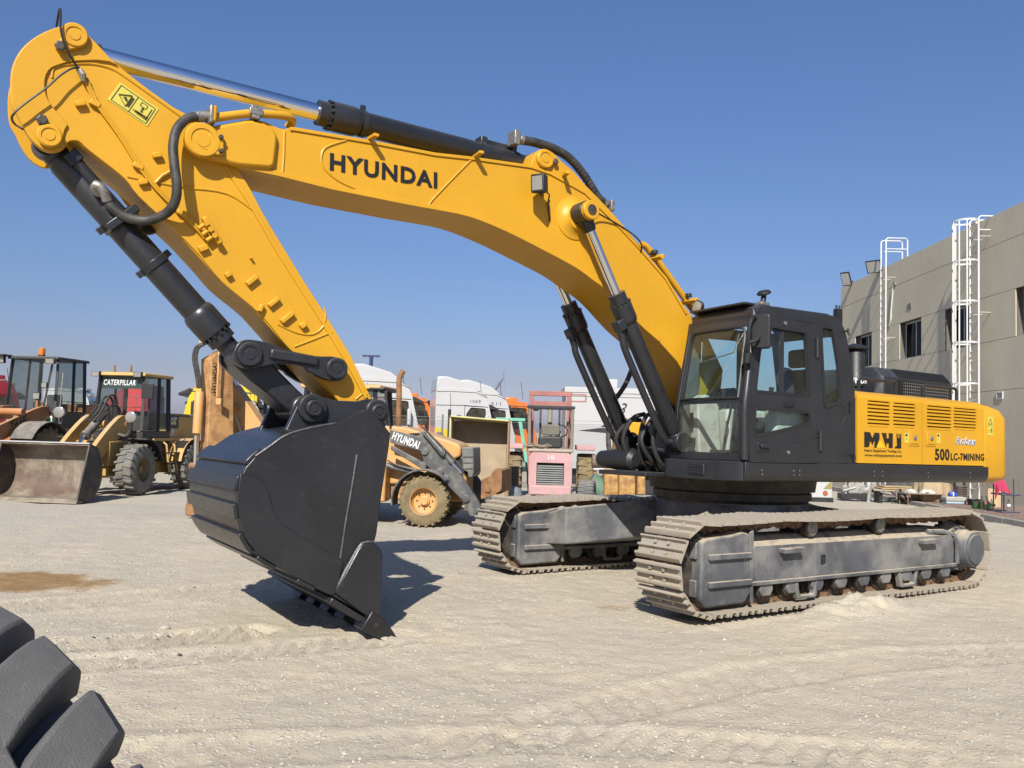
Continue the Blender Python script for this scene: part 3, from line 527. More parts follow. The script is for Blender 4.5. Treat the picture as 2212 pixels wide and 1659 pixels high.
for u in((837,980,877,1085),(1152,984,1187,1088)):
    a,b=z3(u[0],u[1]),z3(u[2],u[3]); dcl=poly_px(d1 if u[0]<1000 else d2,[a,(b[0],a[1]+.8),b,(a[0],b[1]-.8)],DECY,'warning_decal')
    w_=b[0]-a[0]; h_=b[1]-a[1]; poly_px(dcl,[(a[0]+w_*.5,a[1]+h_*.06),(a[0]+w_*.85,a[1]+h_*.32),(a[0]+w_*.15,a[1]+h_*.32)],ML,'print',SD+.005,.001); poly_px(dcl,[(a[0]+w_*.45,a[1]+h_*.5),(a[0]+w_*.55,a[1]+h_*.5),(a[0]+w_*.55,a[1]+h_*.68),(a[0]+w_*.45,a[1]+h_*.68)],ML,'print',SD+.005,.001)
# counterweight
def cws(z,g=0.):
    P=[(XR-.02,SD-.01-g),(XR-.40,SD-.01-g),(-3.78,1.45-g),(-3.88,1.32-g),(-3.97,.9),(-4.02,.4),(-4.02,-.4),(-3.97,-.9),(-3.88,-1.32+g),(-3.78,-1.45+g),(XR-.40,-SD+.01+g),(XR-.02,-SD+.01+g)]
    return [(x if x>XR-.1 else x+g,y,z) for x,y in sp2(P,3)]
ctw=MB().loft([cws(Z0-.0,.10),cws(Z0+.05,.02),cws(Z0+.10,0),cws(ZP-.20,0),cws(ZP-.09,.05),cws(ZP-.02,.16)]).build('counterweight',YEL,EX,.012)
dq2=[z3(1655,823),z3(1706,828),z3(1706,1010),z3(1655,1006)]; dcw=poly_px(ctw,dq2,DECY,'warning_decal',SD-.0085,.003)
q=lambda s,t:(dq2[0][0]+(dq2[1][0]-dq2[0][0])*s,dq2[0][1]+(dq2[3][1]-dq2[0][1])*t)
poly_px(dcw,[q(.5,.08),q(.92,.42),q(.08,.42)],ML,'print',SD-.005,.001); poly_px(dcw,[q(.5,.17),q(.78,.38),q(.22,.38)],DECY,'print',SD-.0038,.001); poly_px(dcw,[q(.02,.495),q(.98,.495),q(.98,.51),q(.02,.51)],ML,'print',SD-.005,.001)
poly_px(dcw,[q(.7,.62),q(.85,.62),q(.85,.88),q(.7,.88)],ML,'print',SD-.005,.001); poly_px(dcw,[q(.35,.74),q(.6,.74),q(.6,.77),q(.35,.77)],ML,'print',SD-.005,.001); poly_px(dcw,[q(.15,.66),q(.35,.66),q(.35,.86),q(.15,.86)],YEL,'print',SD-.005,.001)
# ---- engine hood with grille, rails, air cleaner
yh=.98; H=lambda u,v:U1(u,v,yh)
hx0,hz1=H(1905,783); hx1,_=H(2064,800); hz0=ZP-.02; hz1=2.79
hood=MB()
def hs(x,i,zt): return [(x,yh-i,hz0),(x,yh-i,zt-.14),(x,yh-.16-i,zt),(x,-.6+i,zt),(x,-.6+i,hz0)]
hood.loft([hs(hx0+.02,.10,hz1-.10),hs(hx0-.06,0,hz1),hs(hx1+.10,0,hz1),hs(hx1-.0,.06,hz1-.10),hs(hx1-.02,.10,hz1-.2)])
hood_o=hood.build('engine_hood',BLK,EX,.02)
gx0,gx1=hx0-.36,hx1+.12; MESHM=mat('radiator_core',(.34,.31,.25),.7,var=.2)
MB().prism(rpoly(rect(gx1,gx0,hz0+.05,hz1-.16),.02),yh+.001,yh+.004).build('grille_back',BLKP,hood_o)
MB().box(gx1+.06,gx0-.10,yh+.0045,yh+.006,hz0+.05,hz1-.19).build('radiator_core',MESHM,hood_o)
g=MB()
for k in range(26):
    x=gx1+.02+(gx0-gx1-.04)*k/25; g.box(x-.008,x+.008,yh+.006,yh+.014,hz0+.05,hz1-.16)
for k in range(6):
    z=hz0+.06+(hz1-.17-hz0-.06)*k/5; g.box(gx1,gx0,yh+.008,yh+.012,z-.010,z+.010)
g.build('grille_bars',BLK,hood_o)
for k in range(26):
    x=gx1+.02+(gx0-gx1-.04)*k/25; MB().bar((x,yh-.005,hz1-.13),(x-.05,yh-.14,hz1-.005),.014,.014).build('louvre_rib',BLKP,hood_o)
for (ua,ub,va,vb) in((1855,1935,822,848),(1994,2066,836,857)):
    a=U1(ua,va+18,1.3); b=U1(ub,vb,1.3); z=ZP+.17
    MB().tube([(a[0],1.3,ZP-.01),(a[0],1.3,z-.03),(a[0]-.03,1.3,z),(b[0]+.03,1.3,z),(b[0],1.3,z-.03),(b[0],1.3,ZP-.01)],.02,8).build('hand_rail',BLK,EX)
ca=UF.y(1852,780,.95); cx_=ca[0]
pc=MB().lathe((cx_,.92,2.36),(0,0,1),[(0,.08),(.12,.08),(.13,.125),(.26,.13),(.28,.118),(.56,.118),(.60,.10),(.60,.165),(.62,.172),(.64,.15),(.68,.03),(.68,.001)],30).build('air_cleaner',BLKP,EX)
n_l=9
tt=text('HYUNDAI',None,(0,0,0),(1,0,0),(0,1,0),.42,.075,WHT,bold=.03,lift=0)
me=tt.data; co=np.empty(len(me.vertices)*3); me.vertices.foreach_get('co',co); co=co.reshape(-1,3); ang=(co[:,0]-.21)/.150; base=.72
co2=np.stack([cx_+(.134+co[:,2])*np.cos(base+ang),.92+(.134+co[:,2])*np.sin(base+ang),2.52+co[:,1]],1); me.vertices.foreach_set('co',co2.ravel().astype(np.float32)); me.update(); tt.parent=pc; tt.matrix_parent_inverse.identity()
# ---- cab
cxf,cxr=XF,-.470; CI=.41                       # front, rear, inner side
zt=3.20
def side_y(z): return SD-.002-.07*max(0,(z-2.2)/1.05)
sideO=rpoly([(cxf-.03,Z1+.004),(cxf-.01,2.1),(1.17,3.10),(1.10,zt),(-.24,zt+.03),(-.36,3.06),(cxr+.0,2.45),(cxr,Z1+.004)],[.03,.2,.08,.05,.10,.12,.02,.01])
def C2(x,y): return U1(1382.5+.2667*x,608.3+.2667*y,SD-.03)
winA=rpoly([C2(*p) for p in((1035,340),(1362,400),(1368,940),(915,900),(912,860),(960,560))],.05)
winB=rpoly([C2(*p) for p in((905,1010),(1360,1045),(1372,1165),(905,1275),(888,1220))],.05)
winC=rpoly([C2(*p) for p in((1475,345),(1585,365),(1620,700),(1625,985),(1490,1035),(1470,990))],.05)
def sh(mb):                                    # lean the side inwards with height
    mb.v=[(x,y-.07*max(0.,(z-2.2)/1.05),z) for x,y,z in mb.v]; return mb
cab=sh(MB().prism(sideO,SD-.05,SD-.002,[winA,winB,winC])).build('cab',BLK,EX,.005)
# door panel proud of the side
doorO=rpoly([C2(*p) for p in((868,1462),(1428,1470),(1432,345),(1400,322),(1000,268),(960,290),(890,640),(850,960),(848,1200))],.04)
ring=sh(MB().prism(doorO,SD-.001,SD+.010,[winA,winB])).build('cab_door',BLK,cab,.006)
def loopgasket(poly,w,y0,y1,name,par,m=BLKP):
    c=Vector((sum(p[0] for p in poly)/len(poly),sum(p[1] for p in poly)/len(poly))); ins=[]
    for i,p in enumerate(poly):
        a=Vector(poly[i-1]); b=Vector(poly[(i+1)%len(poly)]); t=(b-a).normalized(); nrm=Vector((-t.y,t.x)); q=Vector(p); 
        if (c-q).dot(nrm)<0: nrm=-nrm
        ins.append(tuple(q+nrm*w))
    return sh(MB().prism(poly,y0,y1,[ins])).build(name,m,par,.002)
loopgasket(winA,.03,SD-.03,SD+.014,'window_seal',ring); loopgasket(winB,.035,SD-.03,SD+.012,'window_seal',ring); loopgasket(winC,.032,SD-.03,SD+.006,'window_seal',cab)
for wv in(winA,winB): sh(MB().prism(wv,SD-.022,SD-.018)).build('side_window',GLS,ring)
sh(MB().prism(winC,SD-.022,SD-.018)).build('side_window',GLS,cab)
a=C2(1175,390); b=C2(1140,930); MB().bar((a[0],side_y(a[1])-.02,a[1]),(b[0],SD-.02,b[1]),.05,.02,(0,1,0)).build('window_divider',BLK,ring)
# handle, lock, hinges, hooks
h0=C2(925,1300);h1=C2(1022,1380); MB().prism(rpoly(rect(min(h0[0],h1[0]),max(h0[0],h1[0]),min(h0[1],h1[1]),max(h0[1],h1[1])),.02),SD+.009,SD+.02).build('handle_recess',BLKP,ring,.006); MB().box(h1[0]+.03,h0[0]-.03,SD+.02,SD+.045,(h0[1]+h1[1])/2-.01,(h0[1]+h1[1])/2+.03).build('door_handle',BLK,ring,.008)
for x,y in((1176,1383),(1186,337)): a=C2(x,y); yy=side_y(a[1])+.01; MB().cyl((a[0],yy,a[1]),(a[0],yy+.012,a[1]),.022,n=14).build('door_stud',STL,ring)
for y in(540,1290): a=C2(1436,y); yy=side_y(a[1]); MB().cyl((a[0],yy+.015,a[1]-.11),(a[0],yy+.015,a[1]+.11),.022,n=10).build('hinge',BLKP,ring)
for x,y in((1665,400),(1680,1395)): a=C2(x,y); yy=side_y(a[1]); MB().tube([(a[0],yy-.02,a[1]),(a[0],yy+.05,a[1]),(a[0]-.02,yy+.06,a[1]-.05),(a[0]-.01,yy+.055,a[1]+.03)],.012,6).build('tie_hook',BLKP,cab)
a=C2(1688,1018); MB().prism(rpoly(rect(a[0]-.02,a[0]+.02,a[1]-.07,a[1]+.07),.018),SD-.003,SD+.004).build('slot',BLKP,cab)
a=C2(1172,990); MB().tube([(a[0]+.06,SD+.01,a[1]-.02),(a[0]+.06,SD+.05,a[1]),(a[0]-.06,SD+.05,a[1]+.01),(a[0]-.06,SD+.01,a[1]+.02)],.01,6).build('grab_hook',BLKP,ring)
# crease that sweeps along the lower side
MB().tube([Vector((C2(x,y)[0],SD+(.011 if x<1430 else 0.0),C2(x,y)[1])) for x,y in((1060,1335),(1250,1290),(1420,1252))],.008,6,4).build('body_crease',BLK,ring); MB().tube([Vector((C2(x,y)[0],SD-.002,C2(x,y)[1])) for x,y in((1445,1245),(1560,1220),(1610,1180),(1640,1100),(1640,1010))],.008,6,5).build('body_crease',BLK,cab)
# front frame + windscreen
fz=[Z1+.004,2.1,3.06]; fxx=[cxf-.03,cxf-.02,1.165]
def fpt(s,t):                                  # s 0 left side .. 1 inner side ; t height
    z=t; x=np.interp(z,fz,fxx); x+=.05*(1-(2*s-1)**2); y=(side_y(z)-.0)*(1-s)+CI*s; return Vector((x,y,z))
def fstrip(s0,s1,z0,z1,th,ns=8,nzs=10):
    rows=[[fpt(s0+(s1-s0)*i/ns,z0+(z1-z0)*k/nzs) for i in range(ns+1)] for k in range(nzs+1)]; mb=MB(); mb.sheet(rows); mb.sheet([[p-Vector((th,0,0)) for p in r] for r in rows])
    mb.sheet([rows[0],[p-Vector((th,0,0)) for p in rows[0]]]).sheet([rows[-1],[p-Vector((th,0,0)) for p in rows[-1]]]).sheet([[r[0] for r in rows],[r[0]-Vector((th,0,0)) for r in rows]]).sheet([[r[-1] for r in rows],[r[-1]-Vector((th,0,0)) for r in rows]])
    return mb
fr=MB()
for a in((.0,.085,Z1+.004,3.10),(.915,1.,Z1+.004,3.10),(.085,.915,Z1+.004,1.60),(.085,.915,2.98,3.10),(.085,.915,2.135,2.175)): q=fstrip(*a,.045); fr.add(q.v,q.f)
fr.build('windscreen_frame',BLK,cab)
fstrip(.085,.915,2.175,2.98,.006).build('windscreen',GLS,cab); fstrip(.085,.915,1.60,2.135,.006).build('windscreen',GLD,cab)
MB().tube([fpt(.0,z)+Vector((.01,-.015,0)) for z in np.linspace(Z1+.02,3.12,14)],.045,10).build('corner_pillar',BLK,cab)
gk=MB(); lo=[fpt(s,2.19) for s in np.linspace(.10,.90,8)]+[fpt(.90,z) for z in np.linspace(2.25,2.88,6)]+[fpt(.88,2.94),fpt(.85,2.965)]+[fpt(s,2.97) for s in np.linspace(.8,.2,8)]+[fpt(.15,2.965),fpt(.12,2.94)]+[fpt(.10,z) for z in np.linspace(2.88,2.19,6)]
gk.tube([p+Vector((.006,0,0)) for p in lo],.016,6).build('screen_seal',BLKP,cab)
MB().tube([fpt(.93,z)+Vector((.02,0,0)) for z in np.linspace(1.62,2.95,12)],.012,6).build('front_cable',BLKP,cab)
# roof, rear wall, inner wall, floor
roof=MB(); yo=side_y(zt)-.01
def rs(x,z,i): return [(x,yo-i,z-.07),(x,yo-.03-i,z-.015),(x,yo-.12-i,z),(x,CI+.12,z),(x,CI+.03+i,z-.015),(x,CI+i,z-.07)]
roof.loft([rs(1.165,3.13,.05),rs(1.14,3.20,.02),rs(1.0,3.245,0),rs(-.1,3.265,0),rs(-.25,3.22,.02),rs(-.36,3.08,.05)]); roof.build('cab_roof',BLK,cab,.006)
MB().bar((1.15,yo-.08,3.235),(1.15,CI+.08,3.225),.16,.025).build('roof_visor',BLK,cab,.006)
inw=[rpoly([(1.05,2.0),(.98,2.95),(.36,2.97),(.36,2.0)],.05),rpoly([(.28,2.0),(.28,2.97),(-.27,2.98),(-.36,2.45),(-.36,2.0)],.05)]
MB().prism([(cxf-.05,Z1+.01),(cxf-.04,2.1),(1.15,3.08),(-.30,3.12),(cxr+.06,2.45),(cxr+.06,Z1+.01)],CI,CI+.04,inw).build('inner_wall',mat('inner_lining',(.12,.12,.115),.7),cab); [MB().prism(q_,CI+.018,CI+.022).build('side_window',GLS,cab) for q_ in inw]
rw=[rpoly([(.47,2.12),(.48,3.05),(1.34,3.05),(1.39,2.12)],.05)]
rwm=MB().prism([(CI+.04,Z1+.01),(CI+.04,3.12),(1.40,3.12),(SD-.06,2.2),(SD-.06,Z1+.01)],0,.04,rw,pl='yz'); rwm.v=[(cxr+.02+x+max(0,(z-2.45))*.22,y,z) for x,y,z in rwm.v]; rwm.build('rear_wall',BLKP,cab)
rg=MB().prism(rw[0],.018,.022,pl='yz'); rg.v=[(cxr+.02+x+max(0,(z-2.45))*.22,y,z) for x,y,z in rg.v]; rg.build('rear_window',GLS,cab)
MB().box(cxr+.06,cxf-.05,CI+.04,SD-.06,Z1+.01,Z1+.06).build('cab_floor',BLKP,cab)
# inside: seat, consoles, levers, wiper, sun visor frame
SEA=mat('seat_cloth',(.035,.035,.038),.85,var=.25,vs=12); PLG=mat('grey_cab_plastic',(.60,.58,.52),.6,var=.1,dirt=((.25,.22,.17),.3,6))
se=MB().box(.0,.55,.72,1.2,1.85,2.02).build('seat',SEA,cab,.05); sbk=MB(); sbk.loft([[(x,y,z) for x,y in((a,b),(a,c),(a-.13,c-.03),(a-.13,b+.03))] for a,b,c,z in((.04,.70,1.22,1.95),(-.02,.70,1.22,2.35),(-.08,.76,1.16,2.62))]).build('backrest',SEA,se,.03)
MB().box(-.16,-.04,.84,1.08,2.64,2.86).build('headrest',SEA,se,.04); MB().box(.1,.5,.75,1.15,1.56,1.85).build('seat_base',BLKP,se,.02)
for y in(.56,1.27): MB().box(.05,.75,y-.09,y+.09,1.6,2.12).build('console',PLG,cab,.04); MB().tube([(.68,y,2.1),(.74,y,2.25),(.72,y,2.34)],[.02,.018,.03],8).build('joystick',BLKP,cab)
MB().prism(rpoly([(1.16,1.57),(1.20,2.2),(1.05,2.28),(.85,2.15),(.8,1.57)],.05),CI+.05,CI+.20).build('right_console',PLG,cab,.02)
MB().box(1.195,1.205,CI+.08,CI+.13,1.85,2.05).box(1.195,1.205,CI+.08,CI+.17,1.68,1.76).build('switch_panel',BLKP,cab)
for y in(.86,.98): MB().tube([(1.05,y,1.57),(1.0,y,1.85),(.93,y,2.08),(.95,y,2.2)],.014,8).box(1.02,1.2,y-.05,y+.05,1.6,1.63).build('pedal_lever',BLKP,cab)
MB().tube([fpt(.22,2.92)-Vector((.05,0,0)),fpt(.26,2.70)-Vector((.05,0,0)),fpt(.72,2.62)-Vector((.05,0,0)),fpt(.76,2.86)-Vector((.05,0,0))],.008,6).build('blind_frame',STL,cab)
MB().cyl((-.30,.62,2.55),(-.26,.62,2.55),.13,n=20).build('cab_fan',PLG,cab)
# mirror, lamp, beacon, hooks on the cab
mc=Vector((1.36,1.72,2.93)); mu,mv=UF.y(1645,716,1.60)
mc=Vector((mu,1.60,mv)); mir=MB().prism(rpoly(rect(-.10,.10,-.185,.185),.045),-.03,.03,pl='yz'); Rm=Matrix.Translation(mc)@Matrix.Rotation(.42,4,'Z')
mo=mir.build('mirror',BLKP,cab,.015,M=Rm); MB().prism(rpoly(rect(-.08,.08,-.165,.165),.03),-.036,-.0305,pl='yz').build('mirror_glass',mat('mirror_glass',(.8,.82,.84),.03,1.,var=.01,rv=.01),mo)
MB().tube([P3(1617,770,1.52),P3(1616,740,1.56),P3(1619,702,1.58),P3(1625,688,1.58),P3(1632,686,1.56)],.022,8,4).tube([P3(1618,740,1.56),P3(1634,735,1.62),P3(1641,724,1.64)],.016,8,3).cyl(P3(1614,784,1.51),P3(1615,762,1.52),.045).build('mirror_arm',BLKP,cab)
lp=UF.y(1507,663,.45); MB().lathe((lp[0]-.05,.45,lp[1]),(1,0,0),[(0,.03),(.01,.07),(.06,.082),(.07,.075),(.062,.07)],24).build('head_lamp',BLKP,cab); MB().lathe((lp[0]+.015,.45,lp[1]),(1,0,0),[(0,.069),(.006,.04),(.008,.001)],24).build('lens',LENS,cab); MB().cyl((lp[0]-.02,.45,3.2),(lp[0]-.02,.45,lp[1]-.06),.015).build('lamp_bracket',BLKP,cab)
bp=P3(1651,632,1.25); MB().lathe(bp-Vector((-.0,0,.03)),Vector((.35,.1,.9)),[(0,.02),(.01,.075),(.03,.08),(.05,.06),(.06,.001)],18).cyl((bp.x+.03,bp.y,3.24),bp,.03).build('roof_beacon',BLKP,cab); MB().box(bp.x-.04,bp.x+.1,bp.y-.05,bp.y+.05,3.25,3.29).build('beacon_base',STL,cab,.01)
bp=UF.y(1810,668,1.0); MB().box(bp[0]-.05,bp[0]+.05,.97,1.03,3.24,bp[1]).cyl((bp[0]-.03,1.,bp[1]),(bp[0]-.03,1.,bp[1]+.05),.012).cyl((bp[0]+.03,1.,bp[1]),(bp[0]+.03,1.,bp[1]+.05),.012).build('aerial_mount',BLKP,cab)
# ================================================================== UNDERCARRIAGE
TR=UF.m.inverted()@TF.m                        # parts of the lower frame lie at the track's heading
L2,G,SW=2.75,1.549,.61; zI,RI=.50,.385          # half length, half gauge, shoe width, wheel centre height, pitch radius of the chain
xi,xs_=L2-.49,-L2+.49
# chain path: bottom run, sprocket, sagging top run, idler   (x,z of the chain line)
path=[]
for x in np.linspace(xi,xs_,40): path.append((x,zI-RI))
for a in np.linspace(-math.pi/2,-3*math.pi/2,24)[1:-1]: path.append((xs_+RI*math.cos(a),zI+RI*math.sin(a)))
for x in np.linspace(xs_,xi,60): t=(x-xs_)/(xi-xs_); path.append((x,zI+RI-.022*abs(math.sin(t*math.pi*2.6))*(.6+.5*t)))
for a in np.linspace(math.pi/2,-math.pi/2,24)[1:-1]: path.append((xi+RI*math.cos(a),zI+RI*math.sin(a)))
path.append(path[0]); cl=[0]
for a,b in zip(path[:-1],path[1:]): cl.append(cl[-1]+math.dist(a,b))
NS=52; pitch=cl[-1]/NS
def on_path(s):
    s%=cl[-1]; i=max(0,min(len(cl)-2,int(np.searchsorted(cl,s))-1)); t=(s-cl[i])/max(1e-9,cl[i+1]-cl[i]); a,b=path[i],path[i+1]; return Vector((a[0]+(b[0]-a[0])*t,a[1]+(b[1]-a[1])*t))
sh_=MB(); h=pitch/2                            # one triple-grouser shoe: local x along the chain, z outwards
pr=[(-h+.004,.040),(-h+.012,.088),(-h+.028,.088),(-h+.040,.052),(-.020,.050),(-.010,.086),(.010,.086),(.022,.050),(h-.046,.050),(h-.034,.086),(h-.014,.086),(h+.012,.052),(h+.012,.040),(-h+.02,.036)]
sh_.prism(pr,-SW/2,SW/2); shoe_me=sh_.mesh('track_shoe',SHOE)
sb=MB()
for x in(-.05,.05):
    for y in(-.09,.09): sb.cyl((x,y,.056),(x,y,.074),.020,n=6)
sb_me=sb.mesh('shoe_bolts',SHOE)
lk_=MB()                                        # a pair of chain links
for y in(-.085,.085): lk_.prism(rpoly([(-h-.02,-.05),(-h-.02,.035),(h+.02,.035),(h+.03,-.045),(h-.03,-.055),(0,-.02),(-h+.03,-.055)],.03),y-.022,y+.022)
lk_.cyl((h,-.12,-.005),(h,.12,-.005),.03,n=12); lk_me=lk_.mesh('chain_link',RUST)
for side in(1,-1):
    yc=side*G
    tf=MB()                                     # track frame: box beam with sloping top
    zt_,zb_=.70,.33
    fr_=[(1.70,zb_),(1.70,zt_-.04),(1.60,zt_+.0),(-1.95,zt_+.0),(-2.02,zt_-.04),(-2.02,zb_)]
    tf.prism(rpoly([(yc-.24,zb_),(yc+.235,zb_),(yc+.235,zt_-.05),(yc+.02,zt_+.06),(yc-.24,zt_+.06)],.02),-2.0,1.70,pl='yz')
    track=tf.build('crawler_track',BLKD,EX,.02,M=TR)
    MB().prism(rect(-2.0,1.7,zb_-.035,zb_+.005),yc-.27,yc+.275).build('lower_rail',BLKD,track,.008)
    if side>0:
        hole=rpoly(rect(.50,.59,.44,.55),.03)
        MB().prism(rect(-1.94,1.62,zb_+.006,zt_-.02),yc+.2355,yc+.243,[hole]).build('side_plate',BLKD,track,.003); MB().prism(hole,yc+.2352,yc+.2356).build('inspection_hole',BLKP,track)
        for x in(1.12,-1.36): MB().prism(rpoly([(x-.15,zt_-.10),(x+.15,zt_-.10),(x+.15,zt_-.055),(x-.15,zt_-.045)],.008),yc+.24,yc+.33).build('step',BLKD,track,.008)
        MB().tube([(-1.55,yc+.15,zt_+.02),(-1.80,yc+.2,zt_+.02),(-1.98,yc+.24,zt_-.02),(-2.03,yc+.25,zt_-.12),(-2.03,yc+.25,zb_)],.03,8).build('edge_bar',BLKD,track)
    # recoil housing with ribs at the front
    hb_=MB().prism(rpoly([(2.37,.20),(2.37,.745),(2.30,.775),(1.95,.80),(1.80,.83),(1.68,.80),(1.66,.68),(1.66,.24),(1.76,.13),(2.30,.12)],.025),yc-.20,yc+.245).build('recoil_housing',BLKD,track,.025)
    for z in(.60,.34): MB().prism(rpoly(rect(1.70,2.29,z-.028,z+.028),.01),yc+.24,yc+.285).build('rib',BLKD,hb_,.012)
    MB().box(2.372,2.40,yc-.15,yc+.20,.58,.74).build('front_plate',BLKD,hb_,.01); MB().box(2.372,2.40,yc-.15,yc+.20,.22,.38).build('front_plate',BLKD,hb_,.01); MB().prism(rpoly([(1.66,.14),(1.70,.14),(1.72,.82),(1.66,.84)],.01),yc+.246,yc+.262).build('flange',BLKD,hb_,.004)
    # idler, sprocket, final drive
    MB().lathe((xi,yc-.12,zI),(0,1,0),[(0,.30),(.03,.335),(.07,.335),(.08,.345),(.16,.345),(.17,.335),(.21,.335),(.24,.30)],36).build('idler_wheel',GRN,track)
    sp_=MB(); sp_.prism([((xs_+r*math.cos(a)),(zI+r*math.sin(a))) for k in range(23) for a,r in((2*math.pi*k/23,.36),(2*math.pi*(k+.35)/23,.36),(2*math.pi*(k+.5)/23,.31),(2*math.pi*(k+.85)/23,.31))],yc-.03,yc+.03); sp_.build('sprocket',GRN,track)
    s_=side
    MB().lathe((xs_,yc,zI),(0,s_,0),[(0,.32),(.03,.32),(.05,.29),(.15,.28),(.16,.225),(.18,.22),(.22,.235),(.24,.225),(.33,.22),(.35,.205),(.352,.185),(.372,.18),(.38,.14),(.38,.001)],40).build('final_drive',BLKD,track,.004)
    fbm=MB()
    for k in range(20): a=2*math.pi*k/20; c=Vector((xs_+.265*math.cos(a),yc+s_*.15,zI+.265*math.sin(a))); fbm.cyl(c,c+Vector((0,s_*.03,0)),.015,n=6)
    fbm.build('hub_bolts',BLKD,track,kind='stuff')
    # carrier rollers and track rollers
    for x in(.62,-.60):
        c=MB().lathe((x,yc-.10,.825),(0,1,0),[(0,.06),(.01,.095),(.06,.095),(.065,.085),(.16,.085),(.165,.105),(.20,.105),(.25,.10),(.262,.085),(.262,.001)],24).build('carrier_roller',GRN,track)
        MB().lathe((x,yc+.162,.825),(0,1,0),[(0,.085),(.006,.08),(.006,.05),(.014,.03),(.014,.001)],20).build('roller_cap',STL,c); MB().box(x-.10,x+.10,yc-.20,yc+.02,zt_-.03,.83).build('roller_bracket',BLK,c,.01)
    for k in range(9):
        x=1.45-k*.405; r=MB().lathe((x,yc-.19,.235),(0,1,0),[(0,.05),(.0,.09),(.06,.09),(.06,.125),(.10,.125),(.11,.10),(.27,.10),(.28,.125),(.32,.125),(.32,.09),(.385,.09),(.40,.06),(.40,.001)],22).build('track_roller',GRN,track)
        MB().prism(rpoly([(x-.09,.30),(x-.10,.24),(x-.06,.18),(x+.06,.18),(x+.10,.24),(x+.09,.30)],.02),yc+.19,yc+.25).build('roller_bracket',BLKD,r,.01)
    for x in(.83,-1.0):
        MB().prism(rpoly([(x-.20,.30),(x-.15,.30),(x-.11,.15),(x+.11,.15),(x+.15,.30),(x+.20,.30),(x+.15,.115),(x-.15,.115)],.02),yc+.19,yc+.26).build('track_guard',BLKD,track,.01)
    # shoes and links
    for k in range(NS):
        s=pitch*(k+.5); p=on_path(s); t=(on_path(s+pitch*.5)-on_path(s-pitch*.5)).normalized()
        X=Vector((t.x,0,t.y)); Z=Vector((-t.y,0,t.x)); c=Vector((0,0,0))
        Y=Z.cross(X); M=Matrix.Translation((p.x,yc,p.y))@Matrix((X,Y,Z)).transposed().to_4x4()
        o=link('track_shoe',shoe_me,track,0,M)
        link('chain_link',lk_me,track,0,M)
        if p.x>1.2 or p.y>zI: link('shoe_bolts',sb_me,track,0,M,kind='stuff')
# car body: centre box, X legs, turntable
cbd=MB()
for sy in(1,-1):
    for sx,xa,xb in((1,.55,1.75),(-1,-.55,-1.6)):
        cbd.loft([[(xa-.35*sx,sy*.35,.52),(xa-.35*sx,sy*.35,.98),(xa+.25*sx,sy*.55,.98),(xa+.25*sx,sy*.55,.52)],[(xb-.45*sx,sy*1.0,.40),(xb-.45*sx,sy*1.0,.86),(xb+.12*sx,sy*1.0,.86),(xb+.12*sx,sy*1.0,.40)],[(xb-.5*sx,sy*1.40,.36),(xb-.5*sx,sy*1.40,.74),(xb+.2*sx,sy*1.40,.74),(xb+.2*sx,sy*1.40,.36)]])
cbd.cyl((0,0,.5),(0,0,1.0),.95,n=40); cb=cbd.build('car_body',BLKD,EX,.02,M=TR)
MB().lathe((0,0,.98),(0,0,1),[(0,.92),(.05,.95),(.06,.98),(.14,.98),(.145,.93),(.16,.93),(.165,1.02),(.30,1.04),(.31,1.06),(.335,1.06)],64).build('turntable',GRN,EX,0,M=TR)
# ================================================================== GROUND
def vnoise(x,y,s,seed):
    r=np.random.default_rng(seed).random((256,256)); xs=x/s; ys=y/s; xi=np.floor(xs).astype(int); yi=np.floor(ys).astype(int); fx=xs-xi; fy=ys-yi
    fx=fx*fx*(3-2*fx); fy=fy*fy*(3-2*fy); g=lambda a,b:r[a%256,b%256]
    return (g(xi,yi)*(1-fx)+g(xi+1,yi)*fx)*(1-fy)+(g(xi,yi+1)*(1-fx)+g(xi+1,yi+1)*fx)*fy-.5
TREADS=[((-7.5,7.1),(-4.7,8.2),(-3.6,8.9),(-2.4,9.9),.30,.17,.030),((-6.6,6.5),(-4.8,6.7),(-3.4,6.95),(-2.2,7.5),.26,.15,.026),((-6.6,6.0),(-4.8,6.15),(-2.6,6.6),(-.9,7.5),.22,.15,.016),((-2.5,4.6),(-1.2,4.9),(.5,5.1),(2.5,5.0),.24,.17,.010),((.2,5.3),(1.4,6.3),(3.2,7.2),(6.5,7.9),.3,.2,.008),((-1.9,4.0),(-.8,4.2),(.4,4.25),(2.2,4.2),.2,.15,.012)]
